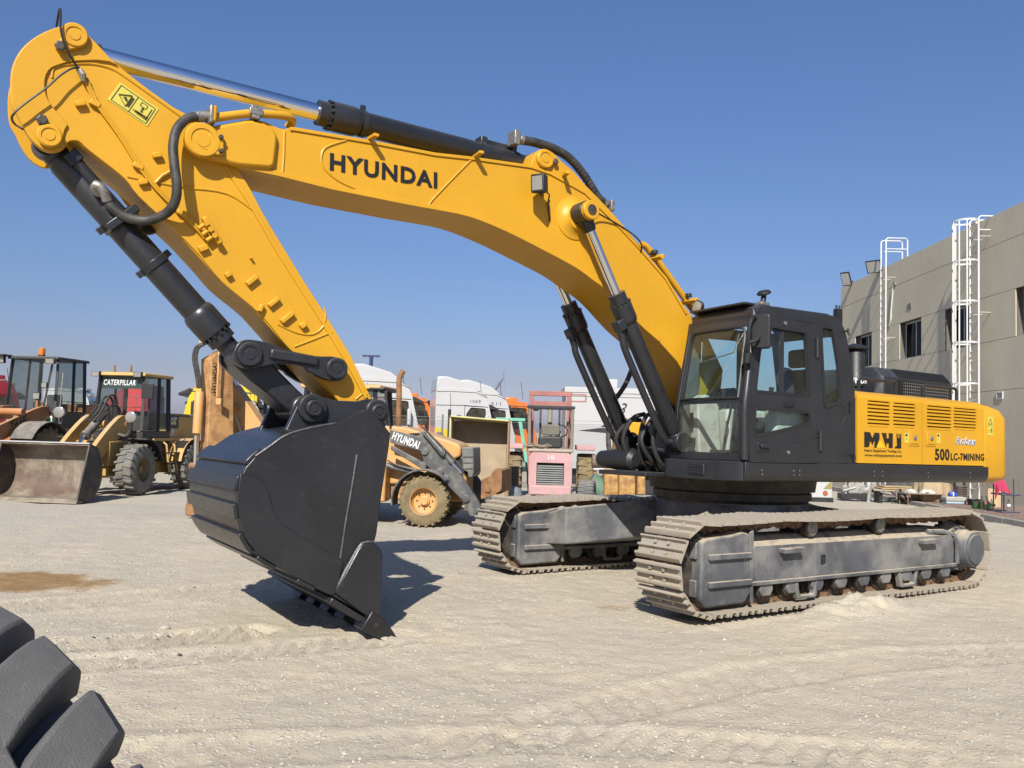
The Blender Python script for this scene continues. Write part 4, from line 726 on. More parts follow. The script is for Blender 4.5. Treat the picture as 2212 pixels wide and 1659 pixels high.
def ground_h(x,y):
    h=.05*vnoise(x,y,3.1,1)+.028*vnoise(x,y,.9,2)+.015*vnoise(x,y,.33,3)+.013*vnoise(x,y,.13,4)+.009*vnoise(x,y,.06,5)
    rough=np.clip(vnoise(x,y,1.7,9)*2.2+.35,0,1); h+=rough*(.022*np.abs(vnoise(x,y,.11,6))+.012*np.abs(vnoise(x,y,.055,7)))
    for a,b,c,d,w,p,amp in TREADS:
        P=spline([(*a,0),(*b,0),(*c,0),(*d,0)],8); s0=0.
        best=np.full(x.shape,9.); bs=np.zeros(x.shape)
        for q0,q1 in zip(P[:-1],P[1:]):
            dx,dy=q1.x-q0.x,q1.y-q0.y; L=math.hypot(dx,dy); t=np.clip(((x-q0.x)*dx+(y-q0.y)*dy)/L/L,0,1); ex=x-q0.x-t*dx; ey=y-q0.y-t*dy; dd=np.hypot(ex,ey); sg=np.sign(ex*dy-ey*dx)
            m=dd<best; best=np.where(m,dd,best); bs=np.where(m,s0+t*L+sg*dd*.55,bs); s0+=L
        mk=np.clip((w-best)/.06,0,1); v=np.clip(np.sin(bs/p*2*math.pi)*2.2,-1,1)
        h+=mk*amp*v*np.clip(.75+1.8*vnoise(x,y,.6,11),.15,1)-mk*.012+np.exp(-((best-w-.05)/.06)**2)*.009
    # spoil pushed up along the near track
    P=[(1.5,7.75),(2.7,8.4),(3.6,9.15),(4.7,9.85),(6.2,10.85)]
    best=np.full(x.shape,9.); tt=np.zeros(x.shape); k=0
    for q0,q1 in zip(P[:-1],P[1:]):
        dx,dy=q1[0]-q0[0],q1[1]-q0[1]; L2=dx*dx+dy*dy; t=np.clip(((x-q0[0])*dx+(y-q0[1])*dy)/L2,0,1); dd=np.hypot(x-q0[0]-t*dx,y-q0[1]-t*dy); tt=np.where(dd<best,k+t,tt); best=np.minimum(best,dd); k+=1
    h+=np.exp(-(best/.34)**2)*.16*np.exp(-((tt-2.1)/.75)**2)*(1+1.1*vnoise(x,y,.25,13)+.5*vnoise(x,y,.07,14))
    # keep it level under the tracks
    r=(x-XO[0])*TF.F.x+(y-XO[1])*TF.F.y; l=(x-XO[0])*TF.L.x+(y-XO[1])*TF.L.y
    for s in(1,-1):
        m=np.clip((.36-np.abs(l-s*G))/.08,0,1)*np.clip((2.6-np.abs(r))/.15,0,1); h=h*(1-m)+m*(.012)
    far=np.clip((y-26)/14,0,1)+np.clip((-y)/10,0,1)+np.clip((np.abs(x)-18)/14,0,1); far=np.clip(far,0,1)
    return h*(1-far)
def axis(segs):
    out=[segs[0][0]]
    for a,b,s in segs:
        n=max(1,int(round((b-a)/s))); out+= list(np.linspace(a,b,n+1)[1:])
    return np.array(out)
gx=axis([(-3000,-300,900),(-300,-40,40),(-40,-16,2),(-16,-7,.2),(-7,-3,.07),(-3,6.5,.042),(6.5,12,.09),(12,18,.3),(18,40,2),(40,300,40),(300,3000,900)])
gy=axis([(-40,0,5),(0,3.3,.3),(3.3,11.5,.042),(11.5,16,.075),(16,27,.17),(27,42,.6),(42,120,6),(120,600,60),(600,6000,900)])
GX,GY=np.meshgrid(gx,gy); GZ=ground_h(GX,GY)
me=bpy.data.meshes.new('ground'); nx,ny=len(gx),len(gy); co=np.stack([GX,GY,GZ],-1).reshape(-1,3).astype(np.float32)
ii=(np.arange(ny-1)[:,None]*nx+np.arange(nx-1)[None]).ravel(); quads=np.stack([ii,ii+1,ii+1+nx,ii+nx],1).astype(np.int32)
me.vertices.add(len(co)); me.vertices.foreach_set('co',co.ravel()); me.loops.add(quads.size); me.loops.foreach_set('vertex_index',quads.ravel()); me.polygons.add(len(quads)); me.polygons.foreach_set('loop_start',np.arange(0,quads.size,4,dtype=np.int32)); me.update(calc_edges=True); me.polygons.foreach_set('use_smooth',np.ones(len(quads),dtype=bool))
def ground_mat():
    m=bpy.data.materials.new('packed_sand_and_gravel'); m.use_nodes=True; n=m.node_tree.nodes; l=m.node_tree.links; p=n['Principled BSDF']; g=n.new('ShaderNodeNewGeometry'); P=g.outputs['Position']
    def nz(s,d=6,r=.62,dist=0.):
        t=n.new('ShaderNodeTexNoise'); t.inputs['Scale'].default_value=s; t.inputs['Detail'].default_value=d; t.inputs['Roughness'].default_value=r; t.inputs['Distortion'].default_value=dist; l.new(P,t.inputs['Vector']); return t.outputs[0]
    def rm(src,a,b,c=0.,d=1.):
        r=n.new('ShaderNodeMapRange'); r.inputs[1].default_value=a; r.inputs[2].default_value=b; r.inputs[3].default_value=c; r.inputs[4].default_value=d; l.new(src,r.inputs[0]); return r.outputs[0]
    def mx(f,a,b):
        x=n.new('ShaderNodeMix'); x.data_type='RGBA'; l.new(f,x.inputs[0])
        for v,i in((a,6),(b,7)):
            if isinstance(v,tuple): x.inputs[i].default_value=(v[0]*.81,v[1]*.81,v[2]*.82,1)
            else: l.new(v,x.inputs[i])
        return x.outputs[2]
    def mt(op,a,b):
        x=n.new('ShaderNodeMath'); x.operation=op
        for v,i in((a,0),(b,1)):
            if isinstance(v,(int,float)): x.inputs[i].default_value=v
            else: l.new(v,x.inputs[i])
        return x.outputs[0]
    c=mx(rm(nz(.35,7,.6,.4),.36,.66),(.50,.435,.315),(.44,.395,.305))
    c=mx(rm(nz(.9,8,.65),.52,.70),c,(.545,.455,.33)); c=mx(mt('MULTIPLY',rm(nz(3.1,7,.7),.5,.72),.5),c,(.38,.335,.27)); c=mx(mt('MULTIPLY',rm(nz(22,5,.7),.55,.75),.55),c,(.30,.275,.24)); c=mx(mt('MULTIPLY',rm(nz(60,3,.6),.6,.72),.5),c,(.60,.55,.47))
    sx=n.new('ShaderNodeSeparateXYZ'); l.new(P,sx.inputs[0])
    # damp orange sand: an elongated patch on the left and two little ones
    def patch(cx,cy,rx,ry):
        a=mt('DIVIDE',mt('SUBTRACT',sx.outputs[0],cx),rx); b=mt('DIVIDE',mt('SUBTRACT',sx.outputs[1],cy),ry)
        d=mt('SQRT',mt('ADD',mt('MULTIPLY',a,a),mt('MULTIPLY',b,b)),0); return rm(mt('ADD',d,mt('MULTIPLY',mt('SUBTRACT',nz(2.2,7,.65),.5),1.1)),1.05,.8)
    f=patch(-5.55,9.4,1.25,.62); c=mx(f,c,mx(rm(nz(5,7,.7),.35,.65),(.23,.145,.065),(.33,.215,.105)))
    for q in((-2.72,10.55,.26,.16),(2.1,9.2,.9,.25),(1.1,8.9,.2,.1)): c=mx(mt('MULTIPLY',patch(*q),.6),c,(.33,.24,.14))
    # greyer gravel farther back
    c=mx(mt('MULTIPLY',rm(sx.outputs[1],10,15),rm(nz(.8,6,.6),.35,.6,.25,.8)),c,(.40,.372,.315))
    v=n.new('ShaderNodeTexVoronoi'); v.inputs['Scale'].default_value=26; l.new(P,v.inputs['Vector']); wn_=n.new('ShaderNodeTexWhiteNoise'); l.new(v.outputs['Position'],wn_.inputs['Vector'])
    peb=mt('MULTIPLY',rm(v.outputs['Distance'],.42,.30),rm(wn_.outputs['Value'],.62,.66)); peb=mt('MULTIPLY',peb,mt('SUBTRACT',1.,f)); c=mx(mt('MULTIPLY',peb,.75),c,mx(wn_.outputs['Value'],(.22,.21,.20),(.60,.56,.49)))
    l.new(c,p.inputs['Base Color']); p.inputs['Roughness'].default_value=.95; p.inputs['Specular IOR Level'].default_value=.15
    b=n.new('ShaderNodeBump'); b.inputs['Strength'].default_value=.9; b.inputs['Distance'].default_value=.022
    h=mt('ADD',mt('ADD',mt('MULTIPLY',nz(9,8,.7),1.0),mt('MULTIPLY',nz(38,5,.7),.5)),mt('MULTIPLY',peb,.25)); l.new(h,b.inputs['Height']); l.new(b.outputs[0],p.inputs['Normal']); return m
GM=ground_mat(); me.materials.append(GM); go=bpy.data.objects.new('ground',me); COL.objects.link(go); go['kind']='structure'
def gz(x,y): return float(ground_h(np.array([x]),np.array([y]))[0])
# loose stones
st=MB(); N=17000; sx_=np.empty(N); sy_=np.empty(N)
u=RNG.random(N); sy_=3.4+14*u**1.5; sx_=(RNG.random(N)-.5)*sy_*1.35+.1*sy_; cl_=vnoise(sx_,sy_,1.1,21)+RNG.random(N)*.5; keep=(cl_>.05)&(((sx_+5.5)/1.5)**2+((sy_-9.4)/.75)**2>1); sx_,sy_=sx_[keep],sy_[keep]; hz=ground_h(sx_,sy_); rr=.0035+.011*RNG.random(len(sx_))**4+.0012*sy_/6
OCT=[(1,0,0),(0,1,0),(-1,0,0),(0,-1,0),(0,0,1),(0,0,-1)]; OF=[(0,1,4),(1,2,4),(2,3,4),(3,0,4),(1,0,5),(2,1,5),(3,2,5),(0,3,5)]
V=[];F=[]
for x,y,z,r in zip(sx_,sy_,hz,rr):
    a=random.random()*6.28; ca,sa=math.cos(a),math.sin(a); k=len(V); e=[r*random.uniform(.7,1.4) for _ in range(6)]
    for (px,py,pz),q in zip(OCT,e): V.append((x+(px*ca-py*sa)*q,y+(px*sa+py*ca)*q,z+pz*q*.7+r*.15))
    F+= [(i+k,j+k,m+k) for i,j,m in OF]
st.v=V; st.f=F; STM=mat('loose_stone',(.47,.435,.345),.9,var=.4,vs=1.7); tag(st.build('loose_gravel',STM,None,ang=0),'small stones scattered over the packed sand','gravel',kind='stuff')
for x,y,r,lb in((-1.30,7.42,.026,'pale fist-sized stone under the bucket tip shadow'),(-1.02,7.45,.03,'pale stone lying at the foot of the bucket tooth'),(-2.95,7.55,.036,'greenish grey stone among the tyre prints on the left'),(-2.55,6.75,.032,'flat whitish stone left of centre on the sand')):
    b=MB(); z=gz(x,y); R=[[(x+r*math.cos(t)*math.cos(f)*random.uniform(.8,1.15)*1.3,y+r*math.sin(t)*math.cos(f)*random.uniform(.8,1.15),z+r*.3+r*.7*math.sin(f)) for t in np.linspace(0,2*math.pi,9)[:-1]] for f in(-1.3,-.6,.1,.7,1.2)]; b.loft(R); tag(b.build('stone',mat('pale_stone',(.47,.43,.35),.95,var=.35,vs=14,bump=.8),None),lb,'stone',None)
# ================================================================== FOREGROUND TYRE
TYM=mat('tyre_rubber',(.135,.133,.128),.8,var=.25,vs=5,bump=.35,bs=260,speck=.25)
TYC=Vector((-1.045,1.785,.722)); tax=Vector((-.479,-.878,.0)).normalized()
TT=Matrix.Translation(TYC)@Matrix((tax,Vector((0,0,1)).cross(tax).normalized(),tax.cross(Vector((0,0,1)).cross(tax).normalized()))).transposed().to_4x4()
TT=TT@Matrix.Scale(.98,4)
tyre=thing('tractor_tyre','huge dark tractor tyre with deep lugs in the bottom left corner','tyre',TT)
MB().lathe((0,0,0),(1,0,0),[(.0,.42),(.0,.56),(.03,.635),(.10,.655),(.40,.655),(.47,.635),(.50,.56),(.50,.42)],72,False).build('carcass',TYM,tyre)
MB().lathe((.08,0,0),(1,0,0),[(0,.43),(.03,.40),(.2,.38),(.34,.43),(.34,.2),(.30,.001)],48,False).build('rim',YEL,tyre)
def lug(side):
    m=MB(); rows=[]
    for t in np.linspace(0,1,7):
        x=.02+.235*t if side<0 else .48-.235*t; a=-.20*(t**1.3); w=.076+.012*t; ro=.735-.03*(1-t)**6; rb=.645
        if t==0: ro-=.015
        def pt(r,da): return (x,r*math.cos(a+da),r*math.sin(a+da))
        rows.append([pt(rb,-w*1.25),pt(ro-.012,-w*1.02),pt(ro,-w*.92),pt(ro,w*.92),pt(ro-.012,w*1.02),pt(rb,w*1.25)])
    m.loft(rows); return m.mesh('tread_lug',TYM,30)
NL=27; l1,l2=lug(-1),lug(1)
for k in range(NL):
    for q,mm in((0,l1),(.5,l2)): link('tread_lug',mm,tyre,.006,Matrix.Rotation(2*math.pi*(k+q)/NL,4,'X'))
# ================================================================== BUILDING
BF=Frame((14.43,24.21,0),-(math.pi/2+.0307)); BU=thing('grey_building','grey rendered two storey building with white roof ladders on the right','building',BF.m)
z5=lambda x,y:(1769.6+.26672*x,387.1+.26672*y); B=lambda x,y,d=0.:BF.y(*z5(x,y),d)
REN=mat('grey_render',(.83,.76,.57),.95,var=.07,vs=.6,bump=.55,bs=26,streak=.18,spec=.2)
JNT=mat('joint_shadow_gap',(.16,.15,.13),.95); WFR=mat('white_metal',(.72,.72,.70),.45,var=.06,speck=.25)
WGL=glass('window_glass',(.10,.12,.14),.35,.04)
zT=np.mean([B(175,880)[1],B(1660,175)[1]]); zB=np.mean([B(600,870)[1],B(1660,437)[1],B(180,1042)[1]]); zC=np.mean([B(590,1190)[1],B(1590,880)[1]]); zD=np.mean([B(830,1425)[1],B(1600,1272)[1]])
xL=B(175,880)[0]; xR=-16.; wins=[]
for a,b in((255,425),(652,826),(1018,1228),(1592,1800)):
    yy=lambda x:880+(x-1590)*-.31
    wins.append((B(b,yy(b))[0],B(a,yy(a))[0]))
wins[0]=(wins[0][0],wins[0][0]+(wins[1][1]-wins[1][0])); wins[3]=(wins[3][1]-(wins[2][1]-wins[2][0]),wins[3][1])
dx=wins[2][0]-wins[3][0]; wins.append((wins[3][0]-dx,wins[3][1]-dx)); wins.append((wins[0][0]+dx,wins[0][1]+dx)) if wins[0][1]+dx<xL-1 else None
g_=.014
MB().prism(rect(xR,xL-.02,0,zT-.02),-.30,-.025,[rect(a,b,zD,zC) for a,b in wins]).build('backing_wall',JNT,BU)
MB().box(xL-.3,xL-.001,-14,-.31,0,zT-.01).box(xR,xL-.31,-14,-13.7,0,zT-.01).box(xR,xR+.3,-13.6,-.31,0,zT-.01).box(xR+.31,xL-.31,-13.69,-.31,zT-1.25,zT-1.0).build('rear_walls',REN,BU)
def panel(a,b,z0,z1,holes=()): return MB().prism(rect(a+g_/2,b-g_/2,z0+g_/2,z1-g_/2),-.024,0,holes).build('wall_panel',REN,BU,.004)
panel(xR,xL,zB,zT); panel(xR,xL,zC,zB)
ws_=sorted(wins); xs=[xR]
for a,b in ws_: panel(xs[-1],a,zD,zC); xs.append(b)
panel(xs[-1],xL,zD,zC); zE=zD-(zB-zC)*1.0; panel(xR,xL,zE,zD); panel(xR,xL,-.1,zE)
for a,b in wins:
    fr=MB().prism(rect(a,b,zD,zC),-.27,-.22,[rect(a+.06,b-.06,zD+.06,zC-.06)]).bar(((a+b)/2,-.245,zD),((a+b)/2,-.245,zC),.05,.05).build('window_frame',WFR,BU,.004)
    MB().prism(rect(a+.05,b-.05,zD+.05,zC-.05),-.25,-.244).build('pane',WGL,fr)
    MB().box(a+.02,b-.02,-.9,-.88,zD,zC).build('dark_room',BLKP,fr)
for (a,b,c,d,nm) in((717,1000,750,1055,'vent_cover'),(1095,855,1122,925,'vent_cover')):
    p=B(a,d);q=B(c,b); MB().box(min(p[0],q[0]),max(p[0],q[0]),.0,.02,min(p[1],q[1]),max(p[1],q[1])).build(nm,mat('old_vent',(.30,.26,.18),.8),BU,.003)
vz=lambda x,y:BF.y(*z3(x,y),0); p=vz(1747,655);q=vz(1808,578); x0,x1=min(p[0],q[0]),max(p[0],q[0]); vt=MB().prism(rect(x0,x1,p[1],q[1]),0,.03,[rect(x0+.03,x1-.03,p[1]+.03,q[1]-.03)]).build('vent_grille',WFR,BU)
for k in range(6): z=p[1]+.05+(q[1]-p[1]-.1)*k/5; MB().bar((x0+.02,.008,z),(x1-.02,.008,z),.03,.008).build('slat',WFR,vt)
# ladders
def ladder(xa,xb,top,d,cage,label,par=None):
    t=thing('roof_ladder',label,'ladder',BF.m,'white steel roof ladders')
    zr=top; r=.028
    for x in(xa,xb): MB().tube([(x,d,.15),(x,d,zr-.06),(x,d-.06,zr),(x,d-.75,zr),(x,d-.82,zr-.06),(x,d-.82,zT-.9)],r,8).build('rail',WFR,t); MB().bar((x,d-.02,zr-.42),(x,d-.8,zr-.42),.03,.03).build('guard_bar',WFR,t)
    k=0; rm_=MB().cyl((xa,d,0),(xb,d,0),.016,n=8).mesh('rung',WFR)
    while .45+k*.30<zT-.1: link('rung',rm_,t,0,Matrix.Translation((0,0,.45+k*.30))); k+=1
    for z in(1.2,zC-.5,zT-.6):
        for x in(xa,xb): MB().bar((x,.0,z),(x,d,z),.05,.015).build('wall_bracket',WFR,t)
    if cage:
        xm_=(xa+xb)/2; R=.40; hoop=[(xa,d)]+[(xm_-R*1.02*math.cos(a)*(-1)*-1,d+.15+R*1.5*math.sin(a)*.75) for a in np.linspace(-.15,math.pi+.15,12)]+[(xb,d)]
        hoop=[(xa,d)]+[(xm_+(-1 if xa<xb else 1)*R*math.cos(a),d+.22+R*math.sin(a)) for a in np.linspace(-.1,math.pi+.1,13)]+[(xb,d)]
        hm=MB()
        for (x0,y0),(x1,y1) in zip(hoop[:-1],hoop[1:]): hm.bar((x0,y0,0),(x1,y1,0),.012,.055)
        hmm=hm.mesh('cage_hoop',WFR); z=zr-.12; hp=B(1222,345,.35)[1]-B(1222,668,.35)[1]
        while z>2.4: link('cage_hoop',hmm,t,0,Matrix.Translation((0,0,z))); z-=hp
        for i in(3,5,7,9,11): MB().bar((hoop[i][0],hoop[i][1],2.5),(hoop[i][0],hoop[i][1],zr-.12),.04,.012,(1,0,0)).build('cage_strap',WFR,t)
    return t
la=B(500,900,.35)[0]; lb=B(547,900,.35)[0]; ladder(la,la-.48,B(548,473,.35)[1],.35,False,'plain white ladder left of the caged one, its guard loops above the parapet')
la=B(1222,900,.35)[0]; ladder(la,la-.52,B(1300,293,.35)[1],.35,True,'white ladder inside a round safety cage, taller one near the wall corner')
t=thing('drain_hose','white hose running down the wall beside the plain ladder','hose',BF.m); MB().tube([(*(lambda p:(p[0],.04,p[1]))(B(x,y)),) for x,y in((622,845),(608,880),(600,960),(590,1080),(588,1140),(575,1190))],.03,8,4).build('hose_run',WFR,t); p=B(620,845); MB().obox((p[0],.03,p[1]),.12,.08,.12).build('hose_joint',STL,t)
FLD=mat('floodlight_face',(.5,.5,.48),.3,var=.1)
for (x,y,w,h,ax,lb) in((218,808,.40,.62,.5,'small black floodlight at the far roof corner'),(445,708,.62,.52,.25,'larger black floodlight beside the plain roof ladder')):
    p=B(x,y,.25); t=thing('floodlight',lb,'floodlight',BF.m,'floodlights on the parapet'); c=Vector((p[0],.25,p[1])); n=Vector((-.6,.6,-.45)).normalized(); X=Vector((0,0,1)).cross(n).normalized(); Y=n.cross(X)
    MB().obox(c,w,h,.09,(X,Y,n)).build('housing',BLKP,t,.01); MB().obox(c+n*.048,w*.86,h*.86,.006,(X,Y,n)).build('lens',FLD,t); MB().bar(c-n*.04,(p[0],-.1,zT+.02),.05,.05).build('bracket',BLKP,t)
ac=thing('roof_unit','beige air conditioner on the roof behind the caged ladder','air conditioner',BF.m); p=B(1275,480,-.9); MB().box(p[0]-.35,p[0]+.35,-1.4,-.7,zT-1.0,zT+.45).build('casing',mat('beige_casing',(.60,.52,.38),.6),ac,.03); MB().box(p[0]-.3,p[0]+.3,-.7,-.69,zT-.3,zT+.3).build('grille',BLKP,ac)
# kerb and block paving
kd=BF.z(2126,1112,.13)[1]; PAVM=mat('red_block_paving',(.30,.205,.165),.9,var=.2,vs=3,speck=.5); KRB=mat('concrete_kerb',(.36,.34,.30),.9,var=.15,vs=2,bump=.3)
k0=kd; ny_=int((k0-.02)/.12)
MB().box(-15,40,0.0,k0-.16,-.2,.115).build('pavement',mat('paving_bed',(.24,.20,.16),.95),None,M=BF.m,kind='structure'); PV=bpy.data.objects['pavement']
bl=MB().box(-.096,.096,-.046,.046,0,.06).mesh('paving_block',PAVM); k=0
for j in range(ny_):
    yb=.08+j*.105
    for i in range(40):
        if k>=300: break
        xx=-6.5+i*.205+(j%2)*.1
        p=BF.m@Vector((xx,k0-.24-j*.105,.07))
        q=link('paving_block',bl,PV,0,Matrix.Translation((xx,k0-.24-j*.105,.07+random.uniform(-.003,.003)))); k+=1
rest=MB()
for j in range(ny_):
    for i in range(60):
        if j*40+i<300 and i<40 and (j<7 or (j==7 and i<20)): continue
        xx=-6.5+i*.205+(j%2)*.1; yy=k0-.24-j*.105
        if yy>.06: rest.box(xx-.096,xx+.096,yy-.046,yy+.046,.07,.13)
rest.build('paving_blocks',PAVM,PV,kind='stuff',ang=0)
ks=MB().box(-.49,.49,-.075,.075,-.1,.14).mesh('kerb_stone',KRB)
kb=thing('kerb','concrete kerb edging the red block pavement below the building','kerb',BF.m); kb['kind']='structure'
for i in range(40): link('kerb_stone',ks,kb,.012,Matrix.Translation((-12+i*1.0,k0-.08,random.uniform(-.006,.004))))
# ================================================================== OTHER MACHINES AND TRUCKS
CATY=mat('faded_machine_yellow',(.62,.38,.10),.55,var=.15,vs=2,dirt=((.40,.30,.17),.3,4),dust=.4)
CASO=mat('machine_orange_brown',(.50,.19,.055),.55,var=.2,vs=2,dirt=((.33,.22,.13),.35,4),dust=.4)
HYO=mat('faded_backhoe_orange',(.72,.38,.12),.55,var=.12,vs=1.5,dirt=((.42,.30,.17),.2,4),dust=.5,speck=.25)
HYR=mat('rusty_backhoe_paint',(.56,.31,.12),.7,var=.2,vs=2,dirt=((.23,.10,.04),.55,5),bump=.15,speck=.3)
GRY=mat('dark_grey_arm',(.085,.09,.095),.5,var=.15,dirt=((.3,.27,.21),.25,5),dust=.5)
TYR=mat('dusty_tyre',(.16,.155,.145),.85,var=.25,vs=4,dirt=((.26,.235,.19),.6,5),bump=.2)
TYRB=mat('sandy_tyre',(.19,.145,.075),.9,var=.25,vs=4,dirt=((.30,.23,.12),.6,5),bump=.2)
BLKM=mat('black_machine_paint',(.025,.025,.026),.5,var=.2,dust=.35,speck=.2)
RSTB=mat('worn_bucket_steel',(.36,.31,.235),.7,.1,var=.3,vs=2.2,bump=.15,dirt=((.085,.032,.018),.62,.9),speck=.4,streak=.5)
RST=mat('rust',(.25,.12,.05),.85,var=.4,vs=5,bump=.2,dirt=((.42,.24,.10),.5,4))
TWH=mat('truck_white',(.56,.565,.565),.32,var=.03,coat=.4); TOR=mat('truck_orange',(.80,.20,.035),.35,var=.05,coat=.3); TRD=mat('truck_red',(.55,.03,.035),.35,var=.06,coat=.3); TDR=mat('truck_dark_red',(.24,.015,.03),.35,var=.06,coat=.3); TYL=mat('truck_yellow',(.80,.58,.02),.4,var=.06,coat=.2)
TGL=glass('truck_window',(.16,.24,.24),.9,.12); PNK=mat('faded_pink_paint',(.58,.33,.34),.65,var=.15,vs=2,dirt=((.45,.33,.27),.4,5),dust=.6); PNKR=mat('faded_red_paint',(.40,.15,.13),.65,var=.2,vs=3,dirt=((.35,.2,.13),.4,5))
AMB=mat('amber_lens',(.75,.22,.02),.25,var=.1)
GLK=glass('smoked_side_glass',(.38,.45,.45),.9,.10)
def wheel(par,c,R,w,rr,sgn,tm=TYR,rm=CATY,nl=24,dz=.0,steer=0.):
    """wheel standing on its hub centre c, axle along y, outer face towards sgn"""
    M=Matrix.Translation(c)@Matrix.Rotation(steer,4,'Z')
    wh=MB().lathe((0,-sgn*w*.3,0),(0,sgn,0),[(0,rr*.3),(w*.25,rr*.34),(w*.5,rr*.36),(w*.52,rr*.28),(w*.6,rr*.26),(w*.6,.001)],24).build('wheel',rm,par,0,M=M)
    t=MB().lathe((0,-w/2,0),(0,1,0),[(.0,rr*.98),(.0,R*.80),(w*.08,R*.92),(w*.22,R*.955),(w*.78,R*.955),(w*.92,R*.92),(w,R*.80),(w,rr*.98),(w*.9,rr*.9),(w*.1,rr*.9)],48,False)
    for k in range(nl):
        for s in(1,-1):
            a0=2*math.pi*(k+(.5 if s>0 else 0))/nl; secs=[]
            for tt in(0,.35,.7,1):
                y=s*(w*.50-w*.50*tt*1.05); a=a0+1.3/nl*tt; da=.85/nl; r1=R*(.985 if tt==0 else 1.0); secs.append([(r*math.cos(a+d),y,r*math.sin(a+d)) for r,d in((R*.9,-da*1.3),(r1,-da),(r1,da),(R*.9,da*1.3))])
            t.loft(secs)
    t.build('tyre',tm,wh,0,ang=30)
    rim=MB().lathe((0,0,0),(0,sgn,0),[(-w*.45,rr*.98),(w*.47,rr),(w*.47,rr*.93),(w*.30,rr*.90),(w*.10,rr*.78),(w*.05,rr*.35),(w*.05,.001)],36,False).build('rim',rm,wh)
    bm_=MB()
    for k in range(8): a=k*math.pi/4; bm_.cyl((rr*.56*math.cos(a),sgn*w*.06,rr*.56*math.sin(a)),(rr*.56*math.cos(a),sgn*w*.14,rr*.56*math.sin(a)),rr*.055,n=6)
    bm_.build('wheel_nuts',GRN,wh,kind='stuff'); return wh
def seat(par,c,m=None): 
    x,y,z=c; s=MB().box(x-.25,x+.25,y-.24,y+.24,z,z+.14).build('driver_seat',m or SEA,par,.04); MB().box(x-.30,x-.18,y-.24,y+.24,z+.1,z+.75).build('backrest',m or SEA,s,.05); return s
def fender(par,c,R,w,a0,a1,m=BLKM,th=.03):
    rows=[]
    for a in np.linspace(a0,a1,12): rows.append([Vector((c[0]+r*math.cos(a),y,c[2]+r*math.sin(a))) for y,r in((c[1]-w/2,R),(c[1]+w/2,R),(c[1]+w/2,R+th),(c[1]-w/2,R+th))])
    return MB().loft(rows).build('fender',m,par,.006)
def gcab(t,x0,x1,hw,z0,zw,z1,m,roofm,rake=.12,taper=.06,gl=GLD):
    """glazed machine cab: x0 front, x1 rear"""
    base=MB().box(x1,x0,-hw,hw,z0,zw).build('cab',m,t,.02)
    F=[(x0,hw,zw),(x0,-hw,zw)]; top=z1-.10; h2=hw-taper
    def q(x,y,z): return (x,y,z)
    for s in(1,-1):
        MB().bar((x0,s*(hw-.03),zw),(x0-rake,s*(h2-.03),top),.07,.07).build('pillar',m,base); MB().bar((x1+.04,s*(hw-.03),zw),(x1+.08,s*(h2-.03),top),.09,.09).build('pillar',m,base); xm=(x0+x1)/2-.1; MB().bar((xm,s*(hw-.03),zw),(xm-.03,s*(h2-.03),top),.07,.06).build('pillar',m,base)
    MB().loft([[(x0-rake+.14,h2+.06,top),(x0-rake+.14,-h2-.06,top),(x1-.05,-h2-.06,top),(x1-.05,h2+.06,top)],[(x0-rake+.12,h2+.05,top+.08),(x0-rake+.12,-h2-.05,top+.08),(x1-.04,-h2-.05,top+.08),(x1-.04,h2+.05,top+.08)],[(x0-rake,h2-.1,z1),(x0-rake,-h2+.1,z1),(x1+.05,-h2+.1,z1),(x1+.05,h2-.1,z1)]]).build('cab_roof',roofm,base,.02)
    MB().sheet([[(x0-.02,y,zw+.02) for y in(hw-.06,-hw+.06)],[(x0-rake-.02,y,top) for y in(h2-.06,-h2+.06)]]).build('windscreen',gl,base)
    MB().sheet([[(x1+.04,y,zw+.02) for y in(hw-.06,-hw+.06)],[(x1+.08,y,top) for y in(h2-.06,-h2+.06)]]).build('rear_window',gl,base)
    for s in(1,-1): MB().sheet([[(x,s*(hw-.03),zw+.02) for x in(x0-.04,x1+.08)],[(x,s*(h2-.03),top) for x in(x0-rake-.04,x1+.12)]]).build('side_window',GLK,base)
    seat(base,((x0+x1)/2-.1,0,zw-.25)); MB().tube([((x0+x1)/2+.35+.18*math.cos(a)*.5,.18*math.sin(a),zw+.12+.18*math.cos(a)*.8) for a in np.linspace(0,6.28,15)],.015,6).bar(((x0+x1)/2+.35,0,zw+.1),(x0-.1,0,zw-.2),.05,.05).build('steering_wheel',BLKP,base)
    return base
def lamp_box(par,c,n,w=.16,h=.11,nm='work_lamp'):
    n=Vector(n).normalized(); X=Vector((0,0,1)).cross(n).normalized(); Y=n.cross(X); c=Vector(c); b=MB().obox(c,w,h,.09,(X,Y,n)).build(nm,BLKP,par,.01); MB().obox(c+n*.047,w*.84,h*.84,.006,(X,Y,n)).build('lens',LENS,b); return b
def scoop(t,prof,hw,m,sidem=None,name='bucket',th=.05):
    """loader bucket: prof = (x,z) from top edge round the back to the lip"""
    b=MB().prism(ribbon(sp2(prof,4),th),-hw,hw).build(name,m,t,.008)
    for s in(1,-1): MB().prism(sp2(prof,4),s*hw-(.04 if s>0 else 0),s*hw+(.0 if s>0 else .04)).build('side_plate',sidem or m,b,.006)
    return b
